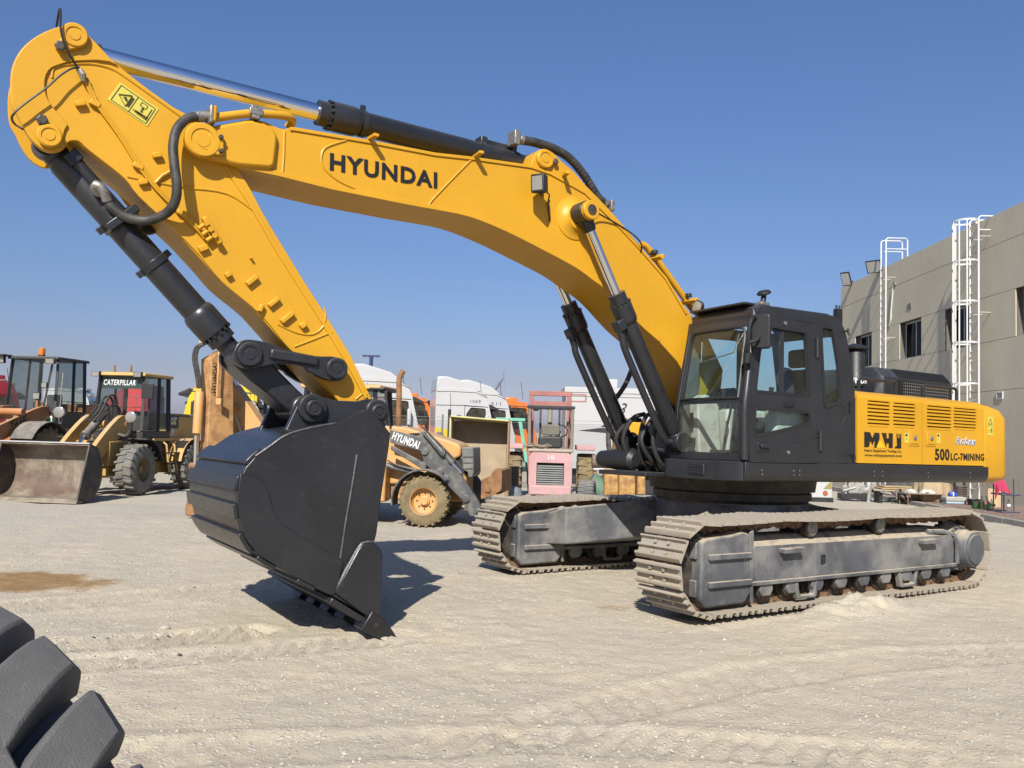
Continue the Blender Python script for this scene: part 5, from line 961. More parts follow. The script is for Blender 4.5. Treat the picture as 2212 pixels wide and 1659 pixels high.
# ---------------- yellow wheel loader with its bucket down
CF=Frame((-9.92,20.92,0),1.45); t=thing('wheel_loader','yellow wheel loader with a black cab and its worn bucket down','wheel loader',CF.m)
zc=lambda x,y:(210.1+.18331*x,774.2+.18331*y)
for x,y,s in((0,.9,1),(0,-.9,-1),(-2.55,.9,1),(-2.55,-.9,-1)): wheel(t,(x,y,.62),.62,.44,.31,s,TYR,mat('dusty_rim',(.30,.22,.10),.8,var=.2,dirt=((.3,.25,.17),.5,6)),20)
MB().box(-3.3,.4,-.42,.42,.45,1.05).box(-.3,.5,-.5,.5,.7,1.3).build('chassis',CATY,t,.03)
fender(t,(-.04,.92,.62),.72,.5,1.45,2.9); fender(t,(-.04,-.92,.62),.72,.5,1.45,2.9); fender(t,(-2.55,.86,.62),.72,.45,.2,2.9,CATY)
cabm=gcab(t,-.62,-1.95,.66,1.02,1.55,3.02,BLKM,CATY,.10,.04)
MB().box(-.64,-.60,-.62,.62,1.10,1.5).build('lower_glass',GLD,cabm)
p=CF.x(*zc(228,240),-.70); q=CF.x(*zc(530,240),-.70); MB().box(-.735,-.715,-.58,.58,2.60,2.90).build('sun_strip',mat('dark_green_strip',(.03,.06,.05),.4),cabm); text('CATERPILLAR',cabm,(-.712,-.50,2.68),(0,1,0),(0,0,1),.86,.14,WHT,bold=.02,shear=.15)
for y in(-.62,.50): lamp_box(t,(-.56,y,2.95),(1,0,-.05),.22,.13)
for y,nm in((-.35,'a'),(.1,'b')): MB().cyl((-.9,y,3.02),(-.9,y,3.2),.03,.025).box(-.93,-.87,y-.03,y+.03,3.02,3.05).build('roof_marker',RST,t)
MB().box(-3.75,-1.98,-.62,.62,1.05,1.95).box(-3.6,-2.0,-.5,.5,1.95,2.02).build('engine_hood',CATY,t,.05); MB().box(-2.45,-1.97,.615,.628,1.62,1.96).build('black_panel',BLKM,t)
text('CAT',t,(-2.02,.63,1.72),(-1,0,0),(0,0,1),.30,.20,WHT,bold=.06); MB().prism([(-2.10,1.73),(-2.20,1.82),(-2.26,1.73)],.637,.640).build('logo',TYL,t,ang=0); text('IT',t,(-2.06,.625,1.42),(-1,0,0),(0,0,1),.18,.18,WHT,bold=.12)
MB().bar((-1.0,.74,1.33),(-3.3,.74,1.33),.05,.06).build('side_rail',CATY,t)
for x in(-1.45,-1.85): MB().tube([(x,.72,1.30),(x,.86,1.2),(x-.05,.95,.42)],.028,8).build('ladder_rail',CATY,t)
for z in(.45,.72,.98): MB().box(-1.95,-1.42,.84,1.0,z,z+.03).build('step',BLKM,t)
MB().tube([(-.70,.70,1.6),(-.70,.75,1.65),(-.74,.72,2.45),(-.74,.66,2.5)],.018,6).build('grab_rail',BLKM,t)
for s in(1,): MB().tube([(-.55,.66,2.9),(-.45,.80,2.88),(-.42,.84,2.7)],.018,6).box(-.46,-.40,.70,1.0,2.35,2.72).build('mirror',BLKP,t,.02)
MB().tube([(.25,.55,1.45),(.25,.75,1.42),(.2,.82,1.55),(.18,.82,1.75)],.045,8,4).build('lamp_arm',BLKM,t)
MB().lathe((.10,.82,1.88),(1,.1,0),[(0,.05),(.04,.12),(.14,.13),(.15,.11),(.15,.001)],18).build('head_lamp',LENS,t)
for a,b in(((-.58,.0,1.62),(-.64,.45,2.05)),((-.58,.05,1.60),(-.64,.5,2.02))): MB().bar(a,b,.02,.02).build('wiper',BLKP,t)
for y in(.42,-.42): MB().prism(sp2([(-.35,1.72),(-.2,1.90),(.15,1.85),(.95,1.25),(1.52,.62),(1.50,.38),(1.3,.38),(.8,.85),(.1,1.35),(-.3,1.50)],3),y-.06,y+.06).build('lift_arm',CATY,t,.01)
MB().cyl((-.2,-.5,1.7),(-.2,.5,1.7),.08).build('cross_tube',CATY,t); MB().cyl((.8,-.45,1.1),(.8,.45,1.1),.1).build('cross_tube',CATY,t)
MB().lathe((.0,.02,1.98),(.80,0,-.62),[(0,.05),(.05,.10),(.85,.10),(.86,.115),(.95,.115),(.96,.05)],20).build('tilt_cylinder',GRY,t); MB().cyl((.75,.02,1.40),(1.35,.02,.93),.045).build('cylinder_rod',CHR,t)
MB().prism(rpoly([(1.15,1.25),(1.42,1.0),(1.55,.55),(1.42,.5),(1.2,.8)],.05),-.09,.09).build('bell_crank',CATY,t,.01)
for k,(y,h) in enumerate(((-.05,2.35),(.06,2.38),(-.15,2.2),(.14,2.15))): MB().tube([(.5,y,1.75),(.2,y,2.0),(-.05,y+.02,h),(-.3,y+.05,h-.05),(-.4,y+.05,1.85),(-.38,y+.03,1.6)],.026,6,5).build('hydraulic_hose',HOS,t)
b=scoop(t,[(2.12,1.27),(1.80,1.15),(1.62,.80),(1.66,.35),(1.95,.07),(2.47,.03)],1.06,RSTB,mat('dark_bucket_side',(.06,.055,.05),.7,var=.3,dirt=((.2,.16,.11),.3,4)))
MB().bar((2.13,-1.06,1.275),(2.13,1.06,1.275),.06,.025).build('top_lip',TWH,b); MB().box(2.30,2.53,-1.08,1.08,.0,.04).build('cutting_edge',RSTB,b)
for k in range(6): MB().lathe((2.42,-.85+k*.34,.04),(0,0,1),[(0,.035),(.02,.03),(.03,.001)],8).build('plough_bolt',RST,b)
# ---------------- orange brown wheel loader at the left edge
OFm=Frame((-14.2,24.2,0),1.45); t=thing('wheel_loader','orange brown wheel loader with an amber beacon, behind at the left edge','wheel loader',OFm.m)
for x,y,s in((0,1.05,1),(0,-1.05,-1),(-3.2,1.05,1),(-3.2,-1.05,-1)): wheel(t,(x,y,.78),.78,.62,.36,s,TYRB,CASO,18)
MB().box(-4.2,.5,-.5,.5,.6,1.35).box(-4.4,-2.3,-.75,.75,1.35,2.25).build('chassis',CASO,t,.04)
fender(t,(0,1.06,.78),.90,.66,.5,2.6,GRY); fender(t,(0,-1.06,.78),.90,.66,.5,2.6,GRY)
cabm=gcab(t,-.95,-2.4,.80,1.45,2.02,3.62,BLKM,BLKM,.10,.05); MB().box(-2.4,-.93,-.82,.82,1.30,1.52).build('cab_base',CASO,t,.04)
MB().box(-.94,-.93,-.74,.25,1.62,2.0).build('dusty_panel',mat('dusty_panel',(.35,.31,.23),.9,var=.3),cabm); MB().bar((-.96,.32,1.6),(-1.05,.55,3.45),.05,.05).build('screen_bar',BLKM,cabm)
MB().cyl((-1.2,.08,3.62),(-1.2,.08,3.66),.10).build('beacon_base',BLKP,t); MB().lathe((-1.2,.08,3.66),(0,0,1),[(0,.085),(.02,.095),(.2,.085),(.22,.06),(.22,.001)],16).build('beacon',AMB,t)
lamp_box(t,(-.78,-.92,3.48),(1,0,-.1),.30,.20); lamp_box(t,(-.78,.66,3.46),(1,.1,-.1),.28,.16)
MB().box(-1.0,-.6,-1.05,-.70,3.58,3.63).build('lamp_shelf',BLKM,t)
MB().tube([(-.9,-.85,3.4),(-.8,-1.35,3.38),(-.75,-1.38,3.2),(-.75,-1.38,3.12)],.02,6).prism(rpoly(rect(-1.52,-1.22,2.72,3.15),.08),-.74,-.70,pl='yz').build('mirror',BLKP,t)
MB().tube([(-.98,.86,1.6),(-.95,.92,1.7),(-1.05,.9,3.1),(-1.1,.86,3.15)],.02,6).tube([(-.98,-.95,1.6),(-.9,-1.15,1.8),(-.95,-1.1,2.85),(-1.0,-.9,2.9)],.02,6).build('grab_rail',STL,t)
zq=lambda x,y:(.16006*x,730+.16006*y)
ap=[OFm.y(*zq(*p),.62) for p in((0,1170),(470,955),(560,925),(660,920),(660,1100),(330,1150),(200,1290),(0,1400))]; ap=[(x,z) for x,z in ap]; ex=ap[0][0]+.9
MB().prism([(ex,ap[0][1]-.55),*ap,(ex,ap[-1][1]-.35)],.54,.64).build('lift_arm',CASO,t,.01); MB().prism([(ex,ap[0][1]-.55),*ap,(ex,ap[-1][1]-.35)],-.64,-.54).build('lift_arm',CASO,t,.01)
a=OFm.y(*zq(130,1210),.64); b_=OFm.y(*zq(350,1110),.64); text('921E',t,(a[0],.645,a[1]),(b_[0]-a[0],0,b_[1]-a[1]),(0,0,1),math.dist(a,b_),.19,INK,bold=.03)
MB().cyl((.35,-.6,1.95),(.35,.75,1.95),.10).lathe((.9,-.35,1.9),(-.8,0,.1),[(0,.09),(.9,.09),(.92,.11),(1.0,.11)],16).build('tilt_link',CASO,t)
MB().tube([(1.0,-.3,2.2),(.6,-.3,2.35),(.3,-.25,2.25),(.25,-.2,1.9)],.04,8,5).build('hydraulic_hose',HOS,t)
q=OFm.y(*zq(515,785),.5); MB().bar((q[0]-.02,.5,1.95),(q[0],.5,q[1]-.08),.05,.10).build('lamp_post',CASO,t); lamp_box(t,(q[0]+.05,.5,q[1]),(1,0,0),.22,.19); lamp_box(t,(q[0]+.05,.72,q[1]+.32),(1,.1,0),.16,.15)
MB().lathe((-.7,1.15,1.98),(1,.1,0),[(0,.05),(.04,.15),(.14,.16),(.15,.14),(.15,.001)],18).tube([(-.7,1.15,1.98),(-.75,1.15,1.7),(-.8,.9,1.5)],.025,6).build('head_lamp',LENS,t)
MB().box(-.93,-.925,.48,.72,1.62,1.87).build('white_sticker',WHT,cabm); MB().prism(circ(.60,1.745,.095,20),-.924,-.921,pl='yz').build('green_sticker',mat('green_sticker',(.02,.22,.12),.5),cabm)
# scoop of the far loader and spare black plate between them
b=scoop(t,[(3.4,1.2),(3.0,1.1),(2.85,.7),(2.9,.3),(3.15,.07),(3.7,.05)],1.3,BLKM)
# ---------------- trucks
def truck(M,label,body,hw=1.24,hi=True,num=None,bands=(),fair=True,vis=BLKP,sc=1.,group='truck cabs parked in a row behind the fence',cat='truck'):
    t=thing('truck',label,cat,M@Matrix.Scale(sc,4),group)
    if hi: top=[(-2.30,3.15),(-2.27,3.20),(-1.7,3.32),(-.75,3.22),(-.38,3.0),(-.26,2.72)]
    else: top=[(-2.30,2.6),(-2.2,2.78),(-1.6,2.86),(-.7,2.82),(-.36,2.72)]
    prof=[(-2.3,1.0)]+top+[(-.20,2.45),(-.02,1.70),(.05,1.5),(.06,.45),(-.30,.42),(-.42,.75),(-.62,1.02),(-.95,1.12),(-1.28,1.02),(-1.5,.72),(-1.55,.6),(-2.0,.6)]
    win=rpoly([(-.30,1.72),(-.38,2.54),(-.95,2.57),(-1.12,2.32),(-1.12,1.72)],.06); cab=MB()
    cab.prism(prof,-hw,-hw+.06,[win]).prism(prof,hw-.06,hw,[win]); c_=[(x,z) for x,z in prof]
    i0=[i for i,p in enumerate(prof) if p==(-.20,2.45)][0]
    cab.prism([(-2.28,1.0)]+top+[(-.21,2.45),(-.4,2.45),(-.45,2.55),(-2.2,2.55),(-2.2,1.0)],-hw+.06,hw-.06).box(-2.25,.05,-hw+.06,hw-.06,1.0,1.5).box(-.32,.055,-hw+.06,hw-.06,.43,1.02)
    cb=cab.build('cab',body,t,.03)
    for s in(1,-1): MB().prism(win,s*(hw-.04)-.004,s*(hw-.04)+.004).build('side_window',TGL,cb); MB().tube([(-.34,s*hw,2.60),(-1.18,s*hw,2.62),(-1.20,s*hw,1.2)],.012,4).tube([(-2.28,s*(hw+.0),2.62),(-1.2,s*hw,2.64),(-.28,s*hw,2.60)],.014,4).build('door_seam',BLKP,cb); MB().tube([(x_,s*(hw+.002),z_) for x_,z_ in (((-2.28,3.14),(-1.7,3.16),(-.75,3.14),(-.3,2.95)) if hi else ((-2.28,2.6),(-.35,2.62)))],.014,4).tube([(-1.72,s*(hw+.002),2.5),(-1.75,s*(hw+.002),3.1)],.01,4).build('panel_seam',GRY,cb)
    MB().sheet([[(-.0,y,1.56) for y in(-hw+.08,0,hw-.08)],[(-.19,y,2.45) for y in(-hw+.08,0,hw-.08)]]).build('windscreen',TGL,cb); MB().box(-1.9,-1.6,-hw+.2,hw-.2,1.5,2.4).build('cab_trim',BLKP,cb); seat(cb,(-.9,-.6,1.45)); seat(cb,(-.9,.6,1.45))
    MB().box(.05,.09,-hw+.1,hw-.1,.62,1.45).build('grille',BLKP,cb,.02); MB().box(.0,.16,-hw,hw,.32,.60).build('bumper',body,t,.05)
    for s in(1,-1): MB().box(.15,.17,s*.95-.2,s*.95+.2,.40,.54).build('head_lamp',LENS,t); MB().box(-.42,-.30,s*(hw+.22)-.10,s*(hw+.22)+.10,1.75,2.28).bar((-.35,s*hw,2.3),(-.36,s*(hw+.22),2.28),.05,.05).build('mirror',body if body is TWH else BLKP,t,.03)
    MB().loft([[(-.24,y,2.54),(-.20,y,2.72),(.14,y,2.54),(.12,y,2.46)] for y in(-hw+.02,hw-.02)]).build('sun_visor',vis,t,.02)
    if fair: MB().loft([[(x,y,z) for x,z in((-2.3,3.16 if hi else 2.7),(-2.26,3.72 if hi else 3.2),(-1.9,3.74 if hi else 3.22),(-1.0,3.50 if hi else 3.05),(-.55,3.18 if hi else 2.82))] for y in(-hw+.04,-hw+.16,hw-.16,hw-.04)]).build('roof_fairing',body,t,.05)
    else: MB().box(-1.1,-.6,-.4,.4,2.8 if not hi else 3.2,3.0 if not hi else 3.36).build('roof_unit',body,t,.05)
    for y in(-.7,-.3,.3,.7): MB().box(-.42,-.30,y-.08,y+.08,2.98 if hi else 2.72,3.06 if hi else 2.80).build('marker_lamp',AMB if body is not TWH else LENS,t)
    MB().tube([(-.5,-hw+.2,2.9),(-.6,-hw+.18,3.6)],.01,5).build('aerial',BLKP,t)
    MB().box(-6.2,-.5,-.45,-.3,.7,.98).box(-6.2,-.5,.3,.45,.7,.98).box(-5.6,-2.6,-1.1,-.5,.45,.95).build('chassis',BLKM,t,.02)
    for x in(-.95,-4.6): wheel(t,(x,-hw+.18,.5),.5,.30,.29,-1,TYR,STL,18); wheel(t,(x,hw-.18,.5),.5,.30,.29,1,TYR,STL,18)
    for poly,m_ in bands: MB().prism(poly,-hw-.006,-hw+.001).build('colour_band',m_,cb,ang=0)
    if num: text(num,cb,(-.98,-hw-.001,2.74),(1,0,0),(0,0,1),.40,.13,mat('number_grey',(.12,.13,.16),.5),bold=.01,sp=1.25)
    return t
def tm(u,v,Y,yaw,z=0.):       # bumper corner of the near side placed under pixel column u at distance Y
    p=dep(u,v,Y); F=Frame((p.x,p.y,z),yaw); return F.m
RY=math.pi+.18
def near(u,Y,yaw,off=1.24): p=dep(u,1000,Y); F=Frame((p.x,p.y,0),yaw); F=Frame(Vector((p.x,p.y,0))+F.L*off,yaw); return F.m
bandA=[([(-2.29,1.02),(-2.29,1.78),(-1.72,1.70),(-1.86,1.02)],TYL),([(-1.54,1.02),(-1.50,1.62),(-1.15,1.55),(-1.05,1.14),(-1.28,1.03)],TOR)]
tk=truck(near(1066,35.,RY),'white truck cab numbered 1069 with yellow and orange side bands','%s'and TWH,num='1069',bands=bandA,sc=1.06)
cbo=[c for c in tk.children if c.name.startswith('cab')][0]
MB().box(-1.82,-1.70,-1.246,-1.238,1.2,2.48).build('side_slot',BLKP,cbo)
lg=MB()
for a0,a1,m_,r0,r1 in((.2,2.9,'navy',.10,.16),(3.3,6.1,'orange',.10,.16)):
    MB().prism([(-1.40+r*math.cos(a),2.12+r*math.sin(a)) for r,aa in((r1,np.linspace(a0,a1,10)),(r0,np.linspace(a1,a0,10))) for a in aa],-1.252,-1.243).build('logo',mat('logo_'+m_,(.03,.06,.2) if m_=='navy' else (.75,.2,.04),.5),cbo,ang=0)
text('J',cbo,(-1.46,-1.243,2.04),(1,0,0),(0,0,1),.06,.18,mat('logo_navy',(.03,.06,.2)),bold=.04)
tk=truck(near(1108,37.,RY),'white truck cab numbered 511 half hidden behind the 1069 truck',TWH,num='511',sc=1.06)
truck(near(1153,38.5,RY),'orange truck cab with a low roof, left of the pink forklift',TOR,hi=False,fair=False,sc=1.12)
truck(near(934,39.,RY),'orange truck cab between the two big white ones',TOR,hi=False,fair=False,sc=1.15)
truck(near(902,31.5,RY),'tall white truck with a swept roof behind the excavator bucket',TWH,bands=[([(-2.29,1.0),(-2.29,1.3),(-.1,1.3),(-.1,1.14),(-.6,1.12),(-.95,1.22),(-1.3,1.1),(-1.5,1.0)],TYL)],sc=1.10)
truck(near(640,33.,math.pi+.5),'white truck cab with an orange beacon, seen under the excavator linkage',TWH,hi=True,fair=True,sc=1.0)
truck(near(566,31.,math.pi+.35),'small white truck cab right of the rusty digging boom',TWH,hi=False,fair=False,sc=.95)
truck(near(388,31.,.25,-1.24),'yellow truck cab behind the yellow wheel loader',TYL,hi=False,fair=False,sc=1.12)
truck(near(400,37.,.15,-1.24),'white high roofed truck behind the yellow truck cab',TWH,sc=1.05)
truck(near(198,36.,.0,-1.24),'bright red truck cab between the two wheel loaders',TRD,sc=.90,hw=.95)
truck(near(44,33.,math.pi+.6),'dark red truck cab at the left edge of the yard',TDR,sc=1.02,hi=True,fair=False)
truck(near(196,42.,RY),'white truck roof showing behind the orange brown loader',TWH,sc=1.0,hi=True,fair=False)
# yellow canopy of another machine
p=dep(528,818,27); t=thing('canopy_machine','yellow canopied machine behind the rusty digging boom','machine',Matrix.Translation((p.x,27,0)))
MB().box(-.75,.6,-.8,.8,3.28,3.42).build('canopy',CATY,t,.03)
for x in(-.35,.0): MB().bar((x,-.7,1.2),(x,-.7,3.28),.14,.1).build('post',BLKM,t)
MB().bar((-.7,.7,1.2),(-.7,.7,3.28),.1,.1).build('post',BLKM,t); MB().bar((.5,.7,1.2),(.5,.7,3.28),.1,.1).build('post',BLKM,t); MB().box(-1.2,1.2,-.7,.7,.55,1.2).build('body',CATY,t,.05)
for x in(-.8,.8): wheel(t,(x,-.75,.5),.5,.3,.28,-1)
# ---------------- backhoe loader, side on
bp0=gnd(915,1139); BHF=Frame((bp0.x,bp0.y+.85,0),math.pi-.12); Yn=-.90
t=thing('backhoe_loader','orange backhoe loader with dark grey front loader arms and a muddy front wheel','backhoe loader',BHF.m)
zb=lambda x,y:(774.2+.25*x,746.5+.25*y); Q=lambda x,y,d=Yn:BHF.y(*zb(x,y),d); QP=lambda x,y,d=Yn:Vector((Q(x,y,d)[0],d,Q(x,y,d)[1]))
cw=Q(560,1360,Yn-.0); wheel(t,(cw[0],Yn+.16,.475),.475,.33,.262,-1,TYRB,HYO,22); wheel(t,(cw[0]+.0,.78,.475),.475,.33,.262,1,TYRB,HYO,22)
rx=cw[0]-2.3; wheel(t,(rx,Yn+.22,.72),.72,.45,.38,-1,TYRB,HYO,18); wheel(t,(rx,.72,.72),.72,.45,.38,1,TYRB,HYO,18)
hd=[Q(*p,-.5) for p in((120,700),(260,693),(400,705),(620,770),(780,820),(860,850),(885,885),(880,960),(790,1000),(700,1200),(120,1200))]
MB().prism(rpoly([(x,z) for x,z in hd],.05),-.48,.48).build('hood',HYO,t,.05)
MB().prism([Q(*p,-.5) for p in((430,760),(520,752),(560,775),(440,785))],-.486,-.47).build('hood_vent',BLKP,t)
MB().box(cw[0]-1.9,cw[0]+.7,-.40,.40,.45,1.0).build('chassis',HYR,t,.03); MB().box(cw[0]-1.5,cw[0]-.75,-.80,-.40,.42,1.12).build('side_tank',HYO,t,.04)
gy_=Q(845,940,-.3); MB().box(gy_[0]-.02,gy_[0]+.22,-.40,.40,.75,1.32).build('front_grille',BLKM,t,.05)
g0=Q(905,885,-.52); g1=Q(985,1140,-.52); ba=MB().prism(rpoly([Q(*p,-.52) for p in((890,878),(995,880),(1000,1100),(985,1140),(950,1140),(945,1090),(905,1080))],.03),-.55,.30).build('front_guard',mat('grey_green_guard',(.16,.17,.16),.6,dust=.5,dirt=((.3,.27,.21),.3,5)),t,.02)
for y_ in(960,1010,1060): a=Q(905,y_,-.55);b=Q(990,y_,-.55); MB().bar((a[0],-.556,a[1]),(b[0],-.556,b[1]),.02,.02).build('guard_rib',GRY,ba)
fender(t,(cw[0],Yn+.12,.475),.56,.42,.75,3.3,GRY)
ya=-.78
arm=[(270,725),(520,790),(535,740),(570,745),(605,800),(900,1140),(1040,1350),(1060,1400),(1000,1480),(960,1470),(890,1330),(720,1160),(640,1090),(560,1000),(545,915),(275,840)]
pl_=[Q(*p,ya) for p in arm]
for s in(0,1): MB().prism(pl_,ya+1.50*s,ya+.10+1.50*s).build('loader_arm',GRY,t,.012)
a=QP(285,808,ya-.002); b=QP(518,898,ya-.002); X=(b-a); text('HYUNDAI',t,a,X,Vector((0,-1,0)).cross(X.normalized())*1,X.length*.98,.15,WHT,bold=.035,sp=1.1)
MB().prism([Q(*p,ya-.02) for p in((285,860),(545,1000),(560,1050),(540,1060),(280,900))],ya-.04,ya-.005).build('lift_link',GRY,t,.01)
for x,y in((575,912),(705,1090),(755,1152),(930,1320),(560,1035)): c=QP(x,y,ya); MB().lathe((c.x,ya,c.z),(0,-1,0),[(0,.07),(.04,.07),(.045,.05),(.045,.001)],18).build('pivot_pin',GRY,t)
c0=QP(600,780,ya+.03); c1=QP(890,1100,ya+.03); d=(c1-c0).normalized(); MB().lathe(c0,d,[(0,.04),(.03,.055),((c1-c0).length*.66,.055),((c1-c0).length*.67,.066),((c1-c0).length*.74,.066)],16).build('crowd_cylinder',GRY,t); MB().cyl(c0+d*(c1-c0).length*.7,c1,.03).build('cylinder_rod',CHR,t)
MB().tube([QP(540,690,ya),QP(640,790,ya),QP(760,910,ya),QP(900,1060,ya)],.018,6).tube([QP(560,760,ya-.05),QP(650,860,ya-.08),QP(720,945,ya-.08),QP(745,930,ya-.05),QP(730,880,ya)],.02,6,4).build('loader_hose',HOS,t)
c0=QP(240,1035,ya+.1); c1=QP(560,1105,ya+.1); MB().cyl(c0,c0+(c1-c0)*.85,.06).cyl(c0,c1,.03).build('lift_cylinder',GRY,t); MB().tube([QP(250,990,ya),QP(320,1030,ya),QP(420,1060,ya),QP(500,1080,ya)],.015,6,3).build('loader_hose',HOS,t)
bk2=MB().prism(rpoly([Q(*p,ya) for p in((1065,1160),(1150,1120),(1180,1060),(1235,1060),(1245,1110),(1240,1250),(1170,1290),(1060,1330))],.04),ya-.05,ya+.02).build('front_bucket',RST,t,.01)
c=QP(1120,1240,ya-.05); MB().lathe((c.x,c.y,c.z),(0,-1,0),[(0,.06),(.03,.06),(.035,.03),(.035,.001)],16).build('pivot_pin',RST,bk2); MB().prism([Q(*p,ya) for p in((1180,1080),(1240,1080),(1238,1280),(1190,1290))],ya+.03,ya+1.5).build('bucket_shell',RST,bk2,.01)
e=QP(345,700,-.1); MB().tube([(e.x,-.1,.9),(e.x,-.1,e.z),QP(352,400,-.1),QP(350,310,-.1),QP(362,262,-.1),QP(388,215,-.1)],.055,12,2).build('exhaust_stack',RST,t)
zn=lambda x,y:(553+.175*x,763.1+.175*y)
cabx0=BHF.y(*zn(1500,380),-.55)[0]; cabx1=cabx0-1.45
cabm=gcab(t,cabx0,cabx1,.62,.95,1.55,2.62,BLKM,HYO,.05,.06)
MB().box(cabx0-.15,cabx0+.16,-.62,.62,2.50,2.56).build('visor',BLKM,cabm,.02); lamp_box(t,(cabx0+.1,-.45,2.50),(1,0,-.1)); MB().box(cabx0+.03,cabx0+.06,-1.02,-.86,1.75,2.35).tube([(cabx0,-.62,2.0),(cabx0+.05,-.95,2.0)],.015,6).build('mirror',STL,t,.02)
MB().tube([QP(185,380,-.55),QP(225,395,-.55),QP(240,450,-.55),QP(270,690,-.55)],.025,8,4).build('grab_rail',BLKM,t)
# rear digging boom, raised, seen end on
za=lambda x,y:(387.1+.225*x,663.6+.225*y); zA=lambda x,y:(409.2+.16671*x,718.9+.16671*y)
RB=Frame((*gnd(455,1122).xy,0),1.40)      # faces the camera, slightly left
pR=lambda x,y,xx=0.:RB.x(*zA(x,y),xx)
front=[pR(*p) for p in((140,300),(190,215),(370,130),(255,300),(262,1560),(225,1700),(170,1700),(225,460),(205,610))]
bx_l=pR(190,900)[0]; bx_m=pR(258,900)[0]; bx_r=pR(425,900)[0]; zt_=pR(380,130)[1]; zl=pR(140,300)[1]
MB().loft([[(.0,bx_m,.55),(-.42,bx_r+.10,.55),(-.55,bx_r-.1,.55),(-.2,bx_m-.22,.55)],[(.0,bx_m,zl-.05),(-.30,bx_r+.03,zl-.05),(-.5,bx_r-.1,zl-.05),(-.2,bx_m-.33,zl-.05)],[(-.06,bx_m+.15,zt_-.12),(-.30,bx_r+.05,zt_-.2),(-.5,bx_r-.1,zt_-.2),(-.25,bx_m-.1,zt_-.15)],[(-.12,bx_m+.3,zt_),(-.30,bx_r+.0,zt_-.05),(-.5,bx_r-.1,zt_-.05),(-.3,bx_m+.1,zt_-.03)]]).build('dipper',HYR,t,.015,M=BHF.m.inverted()@RB.m)
RM=BHF.m.inverted()@RB.m
p0=pR(290,780); tt=text('HYUNDAI',t,(0,0,0),(0,0,1),(0,-1,0),(pR(290,390)[1]-p0[1]),.09,INK,bold=.02,sp=1.15); 
dv=Vector((-.36,bx_r-bx_m,0)).normalized(); tt.matrix_local=RM@Matrix.Translation(Vector((.012,bx_m+.03,p0[1])))@Matrix((Vector((0,0,1)).cross(dv)*-1,dv,Vector((0,0,1)))).transposed().to_4x4()@Matrix.Translation((.01,.10,0))
MB().tube([(.02,pR(398,130)[0],zt_),(.02,pR(398,130)[0],pR(398,830)[1])],.022,8).box(-.02,.06,pR(365,850)[0],pR(430,850)[0],pR(365,930)[1],pR(365,850)[1]).build('steel_line',HYO,t,.005,M=RM)
for k,x in enumerate((85,120)): MB().tube([(.06,pR(x+90,150)[0],pR(0,150)[1]),(.08,pR(x+25,200)[0],pR(0,200)[1]),(.09,pR(x,320)[0],pR(0,320)[1]),(.08,pR(x+15,450)[0],pR(0,450)[1]),(.06,pR(x+35,600)[0],pR(0,600)[1]),(.05,pR(x+45,720)[0],pR(0,720)[1])],.03,8,5).build('hydraulic_hose',HOS,t,0,M=RM)
MB().bar((.02,pR(140,110)[0],pR(0,115)[1]),(.02,pR(390,130)[0],pR(0,128)[1]),.05,.04).build('hose_bar',HYO,t,0,M=RM)
cc=[(.03,pR(x,y)[0],pR(x,y)[1]) for x,y in((140,760),(110,1300))]; MB().lathe(cc[0],Vector(cc[1])-Vector(cc[0]),[(0,.07),(.03,.085),((Vector(cc[1])-Vector(cc[0])).length,.085)],18).build('bucket_cylinder',HYO,t,0,M=RM)
r0=pR(105,1330); r1=pR(90,1700); MB().cyl((.03,r0[0],r0[1]),(.03,r1[0],r1[1]),.042,n=16).build('cylinder_rod',CHR,t,0,M=RM); MB().lathe((.0,r1[0]-.12,r1[1]-.05),(0,1,0),[(0,.08),(.5,.08)],16).box(-.1,.06,r1[0]+.0,r1[0]+.36,r1[1]-.35,r1[1]-.05).build('bucket_link',RST,t,.01,M=RM)
# right hand cheek of the boom and its foot
ck=[(485,560),(600,690),(830,1020),(940,1180),(930,1230),(700,1310),(640,1330),(450,800),(455,640)]
ckp=[BHF.y(*zA(*p),-.15) for p in ck]; MB().prism(ckp,-.18,.15).build('digging_boom',HYO,t,.012); MB().prism([BHF.y(*zA(*p),-.19) for p in((455,820),(640,1290),(530,1370),(430,1080),(420,950))],-.19,.16).build('boom_side',HYR,t,.01)
fx,fz=BHF.y(*zA(800,1260),-.15); MB().bar((fx+.05,0,fz+.12),(rx-.95,0,.72),.30,.34).build('boom_foot',HYR,t,.03); MB().box(rx-1.15,rx+.75,-.42,.42,.45,.95).build('rear_frame',HYR,t,.03); MB().box(rx-1.2,rx-1.0,-.95,.95,.5,.75).build('stabiliser_beam',HYR,t,.02); [MB().box(rx-1.2,rx-1.0,s*.95-.08,s*.95+.08,.0,1.2).build('stabiliser_leg',HYR,t,.02) for s in(1,-1)]
c=BHF.y(*zA(595,970),-.2); MB().lathe((c[0],-.18,c[1]),(0,-1,0),[(0,.06),(.12,.05),(.13,.03),(.13,.001)],16).build('pivot_pin',HYO,t); MB().bar((BHF.y(*zA(610,1100),-.2)[0],-.19,BHF.y(*zA(610,1100),-.2)[1]),(BHF.y(*zA(680,1310),-.2)[0],-.19,BHF.y(*zA(680,1310),-.2)[1]),.01,.06,(0,1,0)).build('white_strip',WHT,t)
b0=BHF.y(*zA(480,450),-.1); b1=BHF.y(*zA(610,690),-.1); MB().cyl((b0[0],-.1,b0[1]),(b1[0],-.1,b1[1]),.045).build('boom_cylinder',CHR,t); c=BHF.y(*zA(450,545),-.25); MB().cyl((c[0],-.25,c[1]),(c[0],.1,c[1]),.09).build('boom_pin',BLKM,t)
